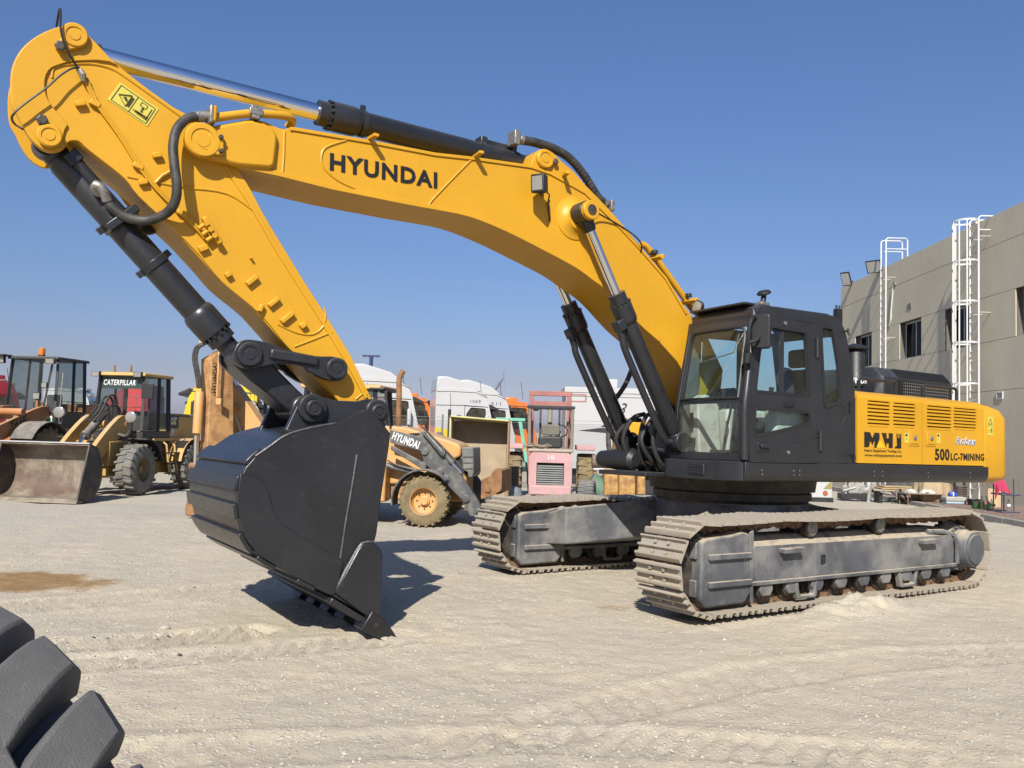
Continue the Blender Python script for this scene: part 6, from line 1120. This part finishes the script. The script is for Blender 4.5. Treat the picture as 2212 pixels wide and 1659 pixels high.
b=MB(); g=pR(100,1700); zz=lambda x,y:(.23333*x,718.9+.23333*y); L_=[RB.x(*zz(*p),.1) for p in((1775,1440),(1850,1440),(1870,1659),(1850,1700),(1730,1690),(1720,1640),(1745,1520))]
sec=lambda dx,k:[(dx,a*1.0+(0),c*1.0) for a,c in L_]; b.loft([sec(.15,0),sec(-.05,1),sec(-.35,1)]); b.build('digging_bucket',RST,t,.02,M=RM)
# ---------------- upright loader bucket behind it
p=dep(1034,1040,19.6); UB=thing('loader_bucket','big upended loader bucket with a beige worn inside and yellow rim','loader bucket',Matrix.Translation((p.x,19.6,0)))
BEI=mat('beige_bucket_lining',(.43,.34,.23),.85,var=.15,vs=3,speck=.7,bump=.2); LIM=mat('pale_yellow_rim',(.66,.62,.28),.6,var=.15,speck=.3)
w=.66; zt=1.79-(904-930)/1852*19.6
MB().box(-w,w,.32,.38,.05,zt-.05).build('back_plate',BEI,UB,.01)
for s in(1,-1): MB().box(s*w-.03,s*w+.03,-.30,.35,.05,zt).build('side_plate',BEI,UB,.01); MB().bar((s*w,-.31,.06),(s*w,-.31,zt),.07,.03).build('rim',LIM if s<0 else RST,UB); MB().box(s*.44-.17,s*.44+.17,.27,.319,.2,zt-.62).build('wear_plate',BEI,UB,.01)
MB().loft([[(-w,-.42,zt+.02),(w,-.34,zt-.05),(w,.38,zt-.10),(-w,.38,zt-.04)],[(-w,-.42,zt+.055),(w,-.34,zt-.015),(w,.38,zt-.06),(-w,.38,zt)]]).build('top_plate',LIM,UB,.006); MB().box(-w+.03,w-.03,-.1,.35,.05,.12).build('floor_plate',BEI,UB)
p=dep(1104,905,25.6); gfr=thing('steel_trestle','mint green steel frame between the upended bucket and the forklift','frame',Matrix.Translation((p.x,25.6,0)))
GRNM=mat('mint_paint',(.18,.52,.38),.6,var=.15,speck=.3); zz_=dep(1104,906,25.6).z
MB().bar((-.45,0,zz_),(.42,0,zz_),.10,.09).build('top_beam',GRNM,gfr,.008); MB().bar((.27,0,zz_-.05),(.55,.0,.6),.06,.10).build('leg',GRNM,gfr,.008); MB().bar((.55,0,.66),(.60,0,.0),.06,.10).build('leg',GRNM,gfr,.008); MB().bar((-.40,.05,zz_),(-.42,.5,.02),.06,.08).build('leg',GRNM,gfr,.008)
# ---------------- pink forklift
FK=Frame((1.10,23.6,0),-math.pi/2-.03); t=thing('forklift','faded pink forklift seen from behind with open mast and bare seat','forklift',FK.m)
hb=MB(); hb.prism(rpoly([(-.57,.38),(.57,.38),(.57,1.16),(.48,1.28),(-.48,1.28),(-.57,1.16)],.06),-.95,.2,[rect(-.36,.36,.42,1.0)],pl='yz')
hb.build('counterweight',PNK,t,.03); MB().box(-.98,.3,-.60,.60,1.28,1.36).build('hood_top',mat('dusty_hood',(.46,.39,.30),.9,var=.15),t,.03); MB().box(-.85,-.8,-.38,.38,.40,1.02).build('radiator',BLKP,t)
SLT=mat('grey_slat',(.30,.31,.31),.6,.2,var=.2,dust=.4)
for k in range(9): z=.45+k*.058; MB().bar((-.955,-.345,z),(-.955,.345,z),.03,.034).build('grille_slat',SLT,t,.004)
MB().box(-1.05,-.2,-.56,.56,.16,.40).build('rear_bumper',PNK,t,.03); text('38',t,(-.955,.10,1.08),(0,-1,0),(0,0,1),.2,.12,WHT)
for s in(1,-1): wheel(t,(.55,s*1.02,.62),.62,.5,.32,s,TYRB,PNK,16); MB().box(.0,1.25,s*.98-.25,s*.98+.25,1.33,1.47).build('fender',PNK,t,.02)
BRN=mat('brown_post',(.20,.15,.12),.7,var=.2,dust=.4)
for s in(1,-1):
    MB().bar((-.1,s*.58,1.30),(.1,s*.60,2.5),.08,.10).build('guard_post',BRN,t,.006); MB().bar((1.35,s*.56,1.3),(1.2,s*.58,2.5),.07,.08).build('guard_post',BRN,t,.006)
MB().box(.02,.16,-.66,.66,2.46,2.54).box(1.15,1.25,-.62,.62,2.46,2.54).box(.1,1.2,-.66,-.58,2.46,2.52).box(.1,1.2,.58,.66,2.46,2.52).build('overhead_guard',BLKM,t,.01)
for k in range(6): MB().bar((.1,-.5+k*.2,2.50),(1.2,-.5+k*.2,2.50),.03,.05).build('guard_bar',BLKM,t)
for s in(1,-1): MB().box(1.75,1.95,s*.56-.07,s*.56+.07,.25,3.02).build('mast_rail',PNKR,t,.01); MB().bar((1.85,s*.28,.4),(1.85,s*.28,2.7),.06,.05).build('lift_chain',GRN,t); MB().box(1.8,1.9,s*.60-.04,s*.60+.04,.3,2.6).build('inner_rail',STL,t)
MB().box(1.74,1.96,-.62,.62,2.88,3.02).build('mast_top',PNKR,t,.01); MB().box(1.74,1.96,-.62,.62,2.55,2.72).build('cross_beam',PNKR,t,.01); MB().cyl((1.85,0,.4),(1.85,0,2.6),.07).build('lift_cylinder',mat('drab_cylinder',(.33,.30,.20),.6),t)
MB().bar((1.85,-.62,2.94),(1.85,-1.05,2.94),.04,.04).bar((1.85,-1.05,2.94),(1.85,-1.05,2.74),.04,.04).bar((1.85,-1.05,2.74),(1.85,-.62,2.74),.04,.04).build('load_guard',PNKR,t)
s_=MB().prism(rpoly(rect(-.26,.26,1.72,2.02),.08),.15,.25,pl='yz').build('seat_back',mat('drab_vinyl',(.16,.155,.12),.7,var=.2,dust=.3),t,.03); MB().prism(rpoly(rect(-.34,.34,1.36,1.70),.12),.2,.6,pl='yz').build('seat_base',BLKM,t,.05)
MB().tube([(.85+.08*math.cos(a),-.28+.21*math.cos(a),1.85+.17*math.sin(a)) for a in np.linspace(0,6.28,17)],.016,6).bar((.85,-.28,1.85),(1.1,-.2,1.4),.04,.04).build('steering_wheel',BLKP,t)
cb=thing('cable_coil','coil of old rope lying on the forklift hood','rope',FK.m@Matrix.Translation((-.55,.33,1.36)))
MB().tube([((.20+.05*math.sin(a*1.7))*math.cos(a),(.30+.06*math.sin(a*2.3))*math.sin(a),.02+.09*a/31+.02*math.sin(a*3)) for a in np.linspace(0,31,120)],.016,6).build('coil',mat('old_rope',(.30,.25,.17),.9,var=.3),cb)
# ---------------- chain link fence
FW=mat('galvanised_wire',(.33,.33,.32),.5,.5,var=.15)
def fence(p,q,h,label,mesh=.085,r=.0035,posts=True,group='chain link fences'):
    p,q=Vector(p),Vector(q); d=(q-p); L=d.length; d.normalize(); M=Matrix.Translation(p)@Matrix((d,Vector((0,0,1)).cross(d),Vector((0,0,1)))).transposed().to_4x4(); t=thing('chain_link_fence',label,'fence',M,group)
    w=MB(); n=int((L+h)/mesh)
    for k in range(n):
        x=k*mesh
        for s in(1,-1):
            a=(x-h,.0,0.03) if s>0 else (x,.006,.03); b=(x,.0,h+.03) if s>0 else (x-h,.006,h+.03)
            a,b=Vector(a),Vector(b); 
            if a.x>b.x: a,b=b,a
            if b.x<=0 or a.x>=L: continue
            if a.x<0: a=a+(b-a)*((0-a.x)/(b.x-a.x))
            if b.x>L: b=a+(b-a)*((L-a.x)/(b.x-a.x))
            w.cyl(a,b,r,n=3,caps=False)
    w.build('wire_mesh',FW,t,kind='stuff',ang=0)
    if posts:
        po=MB().cyl((0,.03,0),(0,.03,h+.25),.03,n=8).mesh('post',FW)
        for k in range(int(L/3)+1): link('post',po,t,0,Matrix.Translation((k*3.,0,0)))
        for z in(h+.05,h+.16): MB().cyl((0,.02,z),(L,.02,z),.006,n=5).build('top_wire',FW,t)
    return t
fence(dep(560,1050,28.5).xy.to_3d(),dep(1700,1080,28.0).xy.to_3d(),2.05,'long chain link fence in front of the trucks and the white trailer')
# ---------------- white box trailer
tx0=dep(1222,900,30.5).x; t=thing('box_trailer','long white box trailer with black script and a swoosh','trailer',Matrix.Translation((tx0,30.5,0)))
TRW=mat('trailer_white',(.53,.535,.535),.45,var=.03)
MB().box(0,7.2,0,2.4,.55,3.25).build('body',TRW,t,.02); MB().box(-.06,7.25,-.05,2.45,3.25,3.45).box(-.03,7.22,-.025,.0,3.12,3.2505).build('roof_rim',TRW,t,.03); MB().box(1.05,1.9,.5,1.2,3.45,3.80).build('roof_unit',TRW,t,.05)
MB().cyl((5.0,.6,3.45),(5.0,.6,3.7),.03).lathe((5.0,.5,3.85),(0,-1,.4),[(0,.05),(.05,.2),(.06,.2),(.02,.001)],16).build('satellite_dish',TRW,t)
MB().prism([(.45,1.90),(1.2,2.01),(2.0,2.04),(3.2,2.0),(4.,1.9),(4.,1.76),(3.,1.80),(1.5,1.84)],-.008,.0).build('swoosh',INK,t,ang=0)
text('201',t,(1.25,-.006,2.05),(1,0,0),(0,0,1),.95,.34,INK,shear=.45,bold=-.005); text('13',t,(1.62,-.006,2.50),(1,0,0),(0,0,1),.55,.42,INK,shear=.4,bold=-.005)
for x in(3.2,4.2): wheel(t,(x,.25,.45),.45,.28,.27,-1,TYR,STL,16)
MB().box(.3,.5,.3,2.1,.0,.55).build('support_leg',BLKM,t)
# ---------------- yellow machine hood in front of the trailer, rusty buckets, roll, small tyres
p=dep(1352,960,24.); t=thing('yellow_excavator','yellow excavator rear with three black vents, behind the boom hoses','excavator',Matrix.Translation((p.x,24,0)))
MB().prism(rpoly([(-.22,1.05),(-.18,1.9),(.05,2.18),(1.6,2.25),(1.75,1.05)],.12),0,1.6).build('engine_cover',YEL,t,.05); MB().prism([(-.26,.75),(-.24,1.04),(1.9,1.04),(1.9,.75)],.0,1.6).build('frame',YEL,t,.04)
for k in range(3): MB().box(.02,.34,-.012,.0,1.30+k*.13,1.39+k*.13).build('vent_slot',BLKP,t,.004)
MB().prism([(.95,1.05),(1.35,1.05),(1.35,1.6)],-.01,.0).build('black_wedge',BLKM,t,ang=0); MB().prism([(1.12,1.1),(1.24,1.1),(1.18,1.24)],-.016,-.01).build('logo',WHT,t,ang=0)
MB().box(.1,1.7,.3,1.3,.0,.74).build('undercarriage',BLKM,t,.05)
RSY=mat('rusty_yellow_paint',(.55,.34,.10),.8,var=.2,dirt=((.22,.09,.035),.75,4),bump=.15)
for (u0,u1,v0,v1,Y,lb,m_) in((1306,1336,1012,1050,21.5,'rust spotted yellow bucket plate left of the other behind the far track',RSY),(1338,1372,1011,1050,21.2,'wider rust blotched yellow bucket behind the far track',RSY),(1378,1394,1018,1050,21.,'narrow rusty yellow bucket by the turntable',RSY)):
    a=dep(u0,v0,Y);b=dep(u1,v1,Y); t=thing('digging_bucket',lb,'bucket',Matrix.Translation((a.x,Y,0)),'rusty buckets stored behind the tracks'); w=b.x-a.x
    MB().prism(rpoly([(0,.0),(-.05,a.z*.5),(.08,a.z),(.5,a.z*.9),(.62,.05)],.04),0,w,pl='yz').build('shell',m_,t,.02); MB().box(-.02,.0,-.06,.0,.1,a.z*.9).build('rib',RST,t,.01); MB().box(.03,w-.03,-.09,-.05,.02,.12).build('lip',RST,t,.01)
p=dep(1294,1025,22.); t=thing('green_drum','tipped green and brown drum beside the forklift tyre','drum',Matrix.Translation((p.x,22,.38))@Matrix.Rotation(.5,4,'Y')); MB().lathe((-.3,0,0),(1,0,0),[(0,.30),(.02,.32),(.2,.31),(.6,.31),(.62,.30)],20).build('shell',mat('green_drum_paint',(.12,.26,.19),.6,dirt=((.25,.17,.1),.5,4)),t)
p=dep(1310,998,22.5); t=thing('scrap_roll','rust brown roll of scrap mesh on a stand behind the forklift','scrap roll',Matrix.Translation((p.x,22.5,0))); MB().lathe((-.38,0,1.08),(1,0,0),[(0,.17),(.76,.17)],20).build('roll',mat('scrap_mesh',(.22,.16,.12),.9,var=.5,vs=14,bump=.5,bs=40),t); MB().box(-.35,.35,-.15,.15,.85,.91).build('shelf',TWH,t,.01)
for x in(-.3,.3): MB().box(x-.04,x+.04,-.1,.1,0,.85).build('leg',RST,t)
p=dep(1268,1032,21.3); t=thing('small_tyre','small grey tyre in front of the forklift wheel','tyre',Matrix.Translation((p.x,21.3,.36))); wheel(t,(0,0,0),.30,.40,.17,-1,mat('grey_small_tyre',(.14,.145,.15),.8,dust=.4),STL,20)
t.rotation_euler.z=1.35
p=dep(1099,1040,21.); t=thing('wrapped_sack','bluish grey wrapped sack in front of the oil drum','sack',Matrix.Translation((p.x+.02,20.3,0))); MB().loft([[(r*math.cos(a)*1.1,r*.7*math.sin(a),z) for a in np.linspace(0,6.28,15)[:-1]] for z,r in((0,.18),(.08,.27),(.30,.29),(.46,.24),(.52,.1))]).build('sack_cloth',mat('blue_grey_cloth',(.22,.25,.27),.9,var=.25,vs=8,bump=.5,bs=20),t)
DRB=mat('black_drum_paint',(.03,.035,.035),.6,dust=.3,speck=.3)
p=dep(1096,1009,21.2); t=thing('oil_drum','black oil drum with white lettering over an orange lower half','drum',Matrix.Translation((p.x,21.2,0)))
MB().lathe((0,0,.40),(0,0,1),[(0,.29),(.25,.29),(.26,.30),(.28,.30),(.29,.29),(.50,.29),(.52,.30),(.54,.30),(.54,.27),(.52,.001)],32).build('drum_top',DRB,t); MB().lathe((0,0,0),(0,0,1),[(0,.29),(.02,.30),(.05,.29),(.37,.29),(.39,.305),(.41,.29)],32).build('drum_base',mat('orange_drum_paint',(.50,.16,.07),.7,dirt=((.35,.24,.16),.4,4)),t)
MB().bar((-.16,-.262,.80),(.10,-.292,.80),.008,.02).bar((.08,-.30,.80),(.08,-.30,.90),.008,.02).bar((.02,-.302,.80),(.02,-.302,.86),.008,.02).bar((-.05,-.298,.80),(-.05,-.298,.88),.008,.02).bar((-.12,-.28,.80),(-.12,-.28,.86),.008,.02).bar((-.1,-.29,.66),(.02,-.296,.66),.008,.015).build('lettering',WHT,t,ang=0)
# bits of scrap under the far track
for (u,v,Y,c,lb) in((1500,1047,22,(.45,.10,.08),'red bundle among the scrap under the turntable'),(1526,1049,22,(.55,.36,.08),'yellow bundle among the scrap under the turntable'),(1462,1046,22.4,(.30,.27,.21),'drab bundle among the scrap under the turntable')):
    p=dep(u,v,Y); t=thing('bundle',lb,'bundle',Matrix.Translation((p.x,Y,0)),'cloth bundles under the turntable'); MB().loft([[(r*math.cos(a)*1.3,r*math.sin(a),z) for a in np.linspace(0,6.28,13)[:-1]] for z,r in((0,.16),(.15,.24),(.40,.22),(.56,.12),(.6,.02))]).build('bundle_cloth',mat('bundle_%d'%u,c,.9,var=.3,bump=.3),t)
# ---------------- blue lamp post, far crane
p=dep(801,800,60); t=thing('lamp_post','dark blue post with a flat crossbar above the trucks','lamp post',Matrix.Translation((p.x,60,0))); NAV=mat('navy_paint',(.02,.035,.12),.5)
MB().cyl((0,0,0),(0,0,dep(801,770,60).z),.13,n=12).build('pole',NAV,t); hh=dep(801,770,60).z; MB().box(-.62,.62,-.08,.08,hh,hh+.10).build('crossbar',NAV,t)
for x in(-.45,-.15,.15,.45): MB().box(x-.1,x+.1,-.1,.02,hh-.05,hh-.002).build('lamp',BLKP,t)
t=thing('crane','distant lattice crane jib rising behind the white trucks','crane',Matrix.Translation(dep(1062,850,200).xy.to_3d())); a=Vector((0,0,dep(1062,856,200).z)); e=dep(1083,823,200)-Vector((*dep(1062,850,200).xy,0)); CRS=mat('crane_steel',(.06,.06,.08),.6)
o=Vector((.35,0,.2)); MB().bar(a-Vector((0,0,a.z)),a,.5,.5).bar(a-o,e-o*.3,.14,.14).bar(a+o,e+o*.3,.14,.14).build('jib',CRS,t); lt=MB()
for k in range(8): f0=k/8;f1=(k+1)/8; lt.bar(a-o+(e-a)*f0,a+o+(e-a)*f1,.08,.08).bar(a+o+(e-a)*f0,a-o+(e-a)*f1,.08,.08)
lt.build('lacing',CRS,t); MB().bar(e,e+Vector((.6,0,.7)),.2,.2).bar(e+Vector((.6,0,.7)),e+Vector((.5,0,2.4)),.12,.12).bar(e,a+Vector((-2.6,0,0)),.05,.05).bar(e+Vector((-.1,0,0)),e+Vector((-.1,0,-3.5)),.04,.04).bar(e+Vector((.8,0,0)),e+Vector((.8,0,-1.8)),.04,.04).build('ropes',CRS,t)
# ================================================================== CLUTTER BY THE BUILDING
PZ=.13
def spot(u,v): p=gnd(u,v,PZ); return Matrix.Translation(p)
wt0=dep(1798,1060,22.).x-1.68; t=thing('white_trailer','white trailer tail with a round orange lamp and reflector triangle','trailer',Matrix.Translation((wt0,22,0)))
MB().box(0,1.68,0,3,.33,1.15).build('body',TWH,t,.02); MB().box(-.05,1.72,.02,3,.22,.33).build('underframe',BLKM,t); MB().lathe((1.50,0,.45),(0,-1,0),[(0,.048),(.02,.044),(.02,.001)],18).build('tail_lamp',mat('orange_lamp',(.70,.12,.03),.3),t); MB().lathe((1.50,-.001,.45),(0,-1,0),[(0,.06),(.012,.06)],18).build('lamp_ring',GRN,t)
MB().prism([(1.45,.56),(1.66,.56),(1.66,.78)],-.008,-.001).build('reflector',mat('olive_reflector',(.32,.27,.10),.5),t,ang=0); MB().box(.85,1.2,-.005,0,.47,.51).box(.85,1.25,-.005,0,.60,.62).build('stripe',mat('grey_stripe',(.3,.3,.29),.5),t,ang=0); MB().box(.82,.92,-.012,0,.70,.80).build('red_reflector',TRD,t)
for x in(.4,1.3): wheel(t,(x,1.4,.3),.3,.2,.17,-1,TYR,STL,14)
MET=mat('scrap_aluminium',(.45,.45,.43),.5,.4,var=.3,vs=6,dust=.3)
p=gnd(1822,1079,0); t=thing('engine','stripped aluminium engine block standing beside the white trailer','engine',Matrix.Translation((p.x-.1,25.6,0))@Matrix.Scale(.72,4))
MB().box(-.5,.55,-.2,.3,.12,.35).build('pallet',BLKM,t,.01); MB().box(-.2,.25,-.15,.25,.35,.85).build('block',MET,t,.04)
for x,z,r in((-.15,1.0,.20),(.28,.58,.22),(.55,.5,.12),(-.35,.6,.10)): MB().lathe((x,-.2,z),(0,1,0),[(0,r*.3),(.03,r*.35),(.04,r),(.12,r),(.13,r*.8),(.2,r*.7)],20).build('pulley',MET,t,.004)
for a,b in(((-.3,-.1,.3),(-.3,-.1,1.2)),((.05,-.15,.8),(.1,-.15,1.25)),((.3,-.1,.6),(.6,-.1,1.1)),((-.45,-.15,.45),(.1,-.15,.6))): MB().cyl(a,b,.045).build('pipe',MET,t)
t=thing('gas_cylinder','pale upright gas cylinder beside the engine block','cylinder',Matrix.Translation((dep(1876,1060,25.6).x,25.6,0))); MB().lathe((0,0,.0),(0,0,1),[(0,.09),(.75,.09),(.83,.05),(.86,.03),(.92,.03)],16).build('tank',MET,t)
t=thing('blue_bucket','bright blue plastic bucket on top of the scrap','bucket',Matrix.Translation((dep(1880,1043,25.8).x,25.8,0))); MB().lathe((0,0,.95),(0,0,1),[(0,.12),(.01,.13),(.28,.16),(.29,.17),(.3,.15)],18).build('pail',mat('blue_plastic',(.02,.09,.55),.4),t,.004); MB().box(-.15,.15,-.1,.1,.3,.95).build('stand',MET,t,.02)
fence(dep(1893,1060,27.2).xy.to_3d(),dep(2010,1070,27.).xy.to_3d(),1.35,'dark wire mesh panel behind the scrap table',.10,.007,False)
WOD=mat('plywood',(.50,.37,.20),.7,var=.15,streak=.3)
t=thing('wood_table','low table of pale plywood boards heaped with scrap','table',Matrix.Translation((dep(1930,1062,25.4).x,25.4,0)))
for k in range(3): MB().box(-.55+.1*k,.75-.1*k,-.3+.05*k,.3,.38+k*.05,.415+k*.05).build('board',WOD,t,.005)
for x in(-.45,.65): MB().box(x-.05,x+.05,-.2,.2,0,.38).build('leg',BLKM,t,.01)
for k in range(14): x=random.uniform(-.4,.8); MB().cyl((x,-.35,.05+random.random()*.4),(x+random.uniform(-.4,.4),-.3,.1+random.random()*.35),.025,n=7).build('scrap_pipe',BLKM if k%3 else MET,t)
t=thing('side_table','thin metal table with white rags on it','table',Matrix.Translation((dep(1990,1075,24.7).x,24.7,0)))
MB().box(-.55,.5,-.3,.3,.34,.37).build('table_top',BRN,t,.01)
for x in(-.5,.45):
    for y in(-.25,.25): MB().cyl((x,y,0),(x,y,.34),.016).build('leg',RST,t)
RAG=mat('white_rag',(.62,.60,.55),.9,var=.2)
def drape(rows,name,m,par): 
    o=MB().sheet(rows).build(name,m,par,ang=60); s=o.modifiers.new('thick','SOLIDIFY'); s.thickness=.012; return o
for k,(x,y) in enumerate(((-.3,0),(.05,-.1),(.25,.05))): t2=thing('rag','crumpled white rag on the thin metal table, %s'%('left one','middle one','right one')[k],'rag',Matrix.Translation((dep(1990,1075,24.7).x+x,24.7+y,.372)),'white rags on the table'); MB().loft([[(r*math.cos(a)*random.uniform(.7,1.3),r*math.sin(a)*random.uniform(.7,1.3),z) for a in np.linspace(0,6.28,11)[:-1]] for z,r in((0,.16),(.05,.14),(.10,.07),(.12,.01))]).build('cloth',RAG,t2)
TRP=mat('tan_tarpaulin',(.47,.36,.22),.8,var=.12,vs=3,dust=.2)
p=dep(2015,1060,25.); t=thing('tarpaulin','tan tarpaulin draped over a heap beside the blue ball','tarpaulin',Matrix.Translation((p.x,25,PZ))); rows=[]
for k in range(9):
    f=k/8; rows.append([(.50*(1-.62*f**2)*math.cos(a)*(1+.11*(1-f)*math.sin(7*a)+.06*math.sin(13*a+f*4)),.40*(1-.6*f**2)*math.sin(a)*(1+.12*(1-f)*math.sin(7*a)),1.15*f**.8+.03*math.sin(5*a)) for a in np.linspace(0,6.283,49)])
rows.append([(0,0,1.17)]*49); drape(rows,'sheet',TRP,t); 
p=dep(2040,1056,24.6); t=thing('blue_ball','big pale blue ball resting against the tarpaulin','ball',Matrix.Translation((p.x+.08,25.0,.0))); MB().lathe((0,0,.55),(0,0,1),[(.42*(1-math.cos(a)),max(.001,.42*math.sin(a))) for a in np.linspace(0,math.pi,17)],28,False).build('ball_skin',mat('pale_blue_vinyl',(.16,.42,.58),.4,var=.08),t); MB().box(-.3,.3,-.2,.2,.13,.6).build('stand',BRN,t,.05)
zk=lambda x,y:((3550+x*.20344)/1.80832,(1860+y*.20344)/1.80832)
DB=22.6
def PK(x,y,Y=None): u,v=zk(x,y); return dep(u,v,Y) if Y else gnd(u,v,PZ)
a=PK(725,590,24.);b=PK(1110,450,24.); t=thing('plastic_crate','flat grey and pale blue plastic crate on the pavement','crate',Matrix.Translation((a.x,24.,PZ))); w=b.x-a.x; MB().box(0,w,0,.30,.0,.07).build('tray',mat('pale_blue_plastic',(.38,.50,.56),.5),t,.02); MB().box(-.01,w+.01,-.01,.31,.07,.20).build('lid',mat('grey_plastic',(.42,.41,.37),.6),t,.03)
a=PK(790,450,24.1); t=thing('blue_caddy','bright blue and white plastic caddy on top of the crate','caddy',Matrix.Translation((a.x,24.1,PZ+.202)));BLU=mat('blue_plastic',(.02,.09,.55),.4)
MB().box(0,.23,0,.15,0,.10).build('box',BLU,t,.03); MB().box(.08,.12,-.008,.158,.0,.125).build('strap',WHT,t,.01); MB().tube([(.02,.075,.09),(.03,.075,.15),(.20,.075,.15),(.21,.075,.09)],.010,6).build('handle',BLU,t)
a=PK(975,450,25.);b=PK(1190,200,25.); t=thing('chair_stack','dark stack of folded chairs leaning at the wall','chairs',Matrix.Translation((a.x,25.3,PZ)))
for k in range(6): MB().bar((.0,-.02*k,.16+k*.055),(b.x-a.x,-.02*k,.17+k*.055),.26,.03).build('chair_seat',mat('brown_chair',(.15,.125,.10),.6,var=.3),t,.015)
MB().box(.0,.03,-.1,.1,0,.62).box(b.x-a.x-.03,b.x-a.x,-.1,.1,0,.62).build('frame',BRN,t,.01)
a=PK(1120,580,23.8); t=thing('black_tub','black rubber tub beside the plastic crate','tub',Matrix.Translation((a.x+.19,23.8,PZ))); MB().lathe((0,0,0),(0,0,1),[(0,.14),(.01,.15),(.15,.18),(.165,.195),(.165,.17),(.05,.14),(.05,.001)],24).build('tub_shell',BLKP,t)
def bottle(x,y,lb,m,cap,h=.33,r=.055,lie=False,lab=None):
    p=PK(x,y); t=thing('bottle',lb,'bottle',Matrix.Translation(p)@(Matrix.Translation((0,0,r))@Matrix.Rotation(1.57,4,'Y') if lie else Matrix()),'plastic bottles by the chair'); MB().lathe((0,0,0),(0,0,1),[(0,r*.8),(.02,r),(h*.3,r*.95),(h*.4,r),(h*.62,r*.98),(h*.82,r*.4),(h*.92,r*.28)],18).build('flask',m,t); MB().lathe((0,0,h*.92),(0,0,1),[(0,r*.32),(h*.07,r*.32),(h*.07,.001)],12).build('cap',cap,t)
    if lab: MB().lathe((0,0,h*.42),(0,0,1),[(0,r*1.02),(h*.2,r*1.02)],18,False).build('paper_label',lab,t)
GBO=glass('green_bottle_plastic',(.10,.55,.18),.8,.15); CBO=glass('clear_bottle_plastic',(.80,.86,.88),.8,.3)
bottle(1405,640,'green soft drink bottle standing left of the clear one',GBO,BLKP,.34,.055); bottle(1500,650,'clear bottle with a pink label beside the green bottle',CBO,TRD,.36,.058,False,mat('pink_label',(.70,.25,.25),.6)); bottle(1590,645,'bluish clear bottle right of the pink labelled one',CBO,BLU,.28,.05); bottle(1915,690,'water bottle with a white label under the pink cloth chair',CBO,AMB,.33,.048,False,WHT); bottle(1220,620,'green bottle lying on its side before the black tub',GBO,BLKP,.6,.10,True)
bottle(1990,690,'small empty bottle on the blue chair frame',CBO,BLU,.14,.032)
BLS=mat('blue_steel_tube',(.045,.055,.13),.5,dust=.3,var=.15)
c0=PK(1780,700); t=thing('cloth_chair','blue steel chair frame draped with a deep pink cloth','chair',Matrix.Translation(c0)); W_=PK(2120,720).x-c0.x; D_=.45
for x,y,h in((0,0,.46),(W_,0.05,.84),(.05,D_,.80),(W_-.02,D_,.80)): MB().cyl((x,y,0),(x*.95+.01,y,h),.014,n=10).build('leg',BLS,t)
MB().box(-.02,W_+.10,-.04,.02,0.0,.035).box(-.02,.02,-.03,D_+.03,0,.03).box(W_-.02,W_+.02,-.03,D_+.03,0,.03).build('base',BLS,t,.01); MB().box(-.02,W_+.12,-.04,D_,.43,.465).build('seat',BLS,t,.01)
PKC=mat('deep_pink_cloth',(.50,.03,.10),.8,var=.15); rows=[]
for k in range(10):
    f=k/9; rows.append([(-.08+(W_*.98)*s*(1-.12*f)-.10*f*f*(1-s)+.018*math.sin(9*s+3*f),D_*(1-f)*.9-.05-.02*math.sin(11*s+5*f),.86-.36*f*(.75+.35*s)-.42*max(0,(.28-s))*f*2.2) for s in np.linspace(0,1,16)])
cl=thing('pink_cloth','deep pink cloth hanging over the blue chair','cloth',Matrix.Translation(c0)); drape(rows,'cloth',PKC,cl)
a=PK(1690,620); t=thing('cardboard','tan cardboard sheet standing behind the blue chair legs','cardboard',Matrix.Translation(a)); MB().box(0,.16,.42,.44,0,.5).box(.18,.36,.44,.46,0,.47).build('sheet',mat('cardboard_brown',(.55,.40,.25),.85),t)
a=PK(1480,640,23.9); t=thing('wire_frame','rusty bent wire trolley frame against the wall','trolley',Matrix.Translation((a.x,24.3,PZ)))
for dx in(0,.28): MB().tube([(.0+dx*.5,0,0),(.03+dx*.5,.05,.25),(.08+dx*.5,.08,.5),(.15+dx*.5,.1,.64),(.3+dx*.5,.1,.58),(.42+dx*.5,.1,.48)],.012,6,4).build('tube',BRN,t)
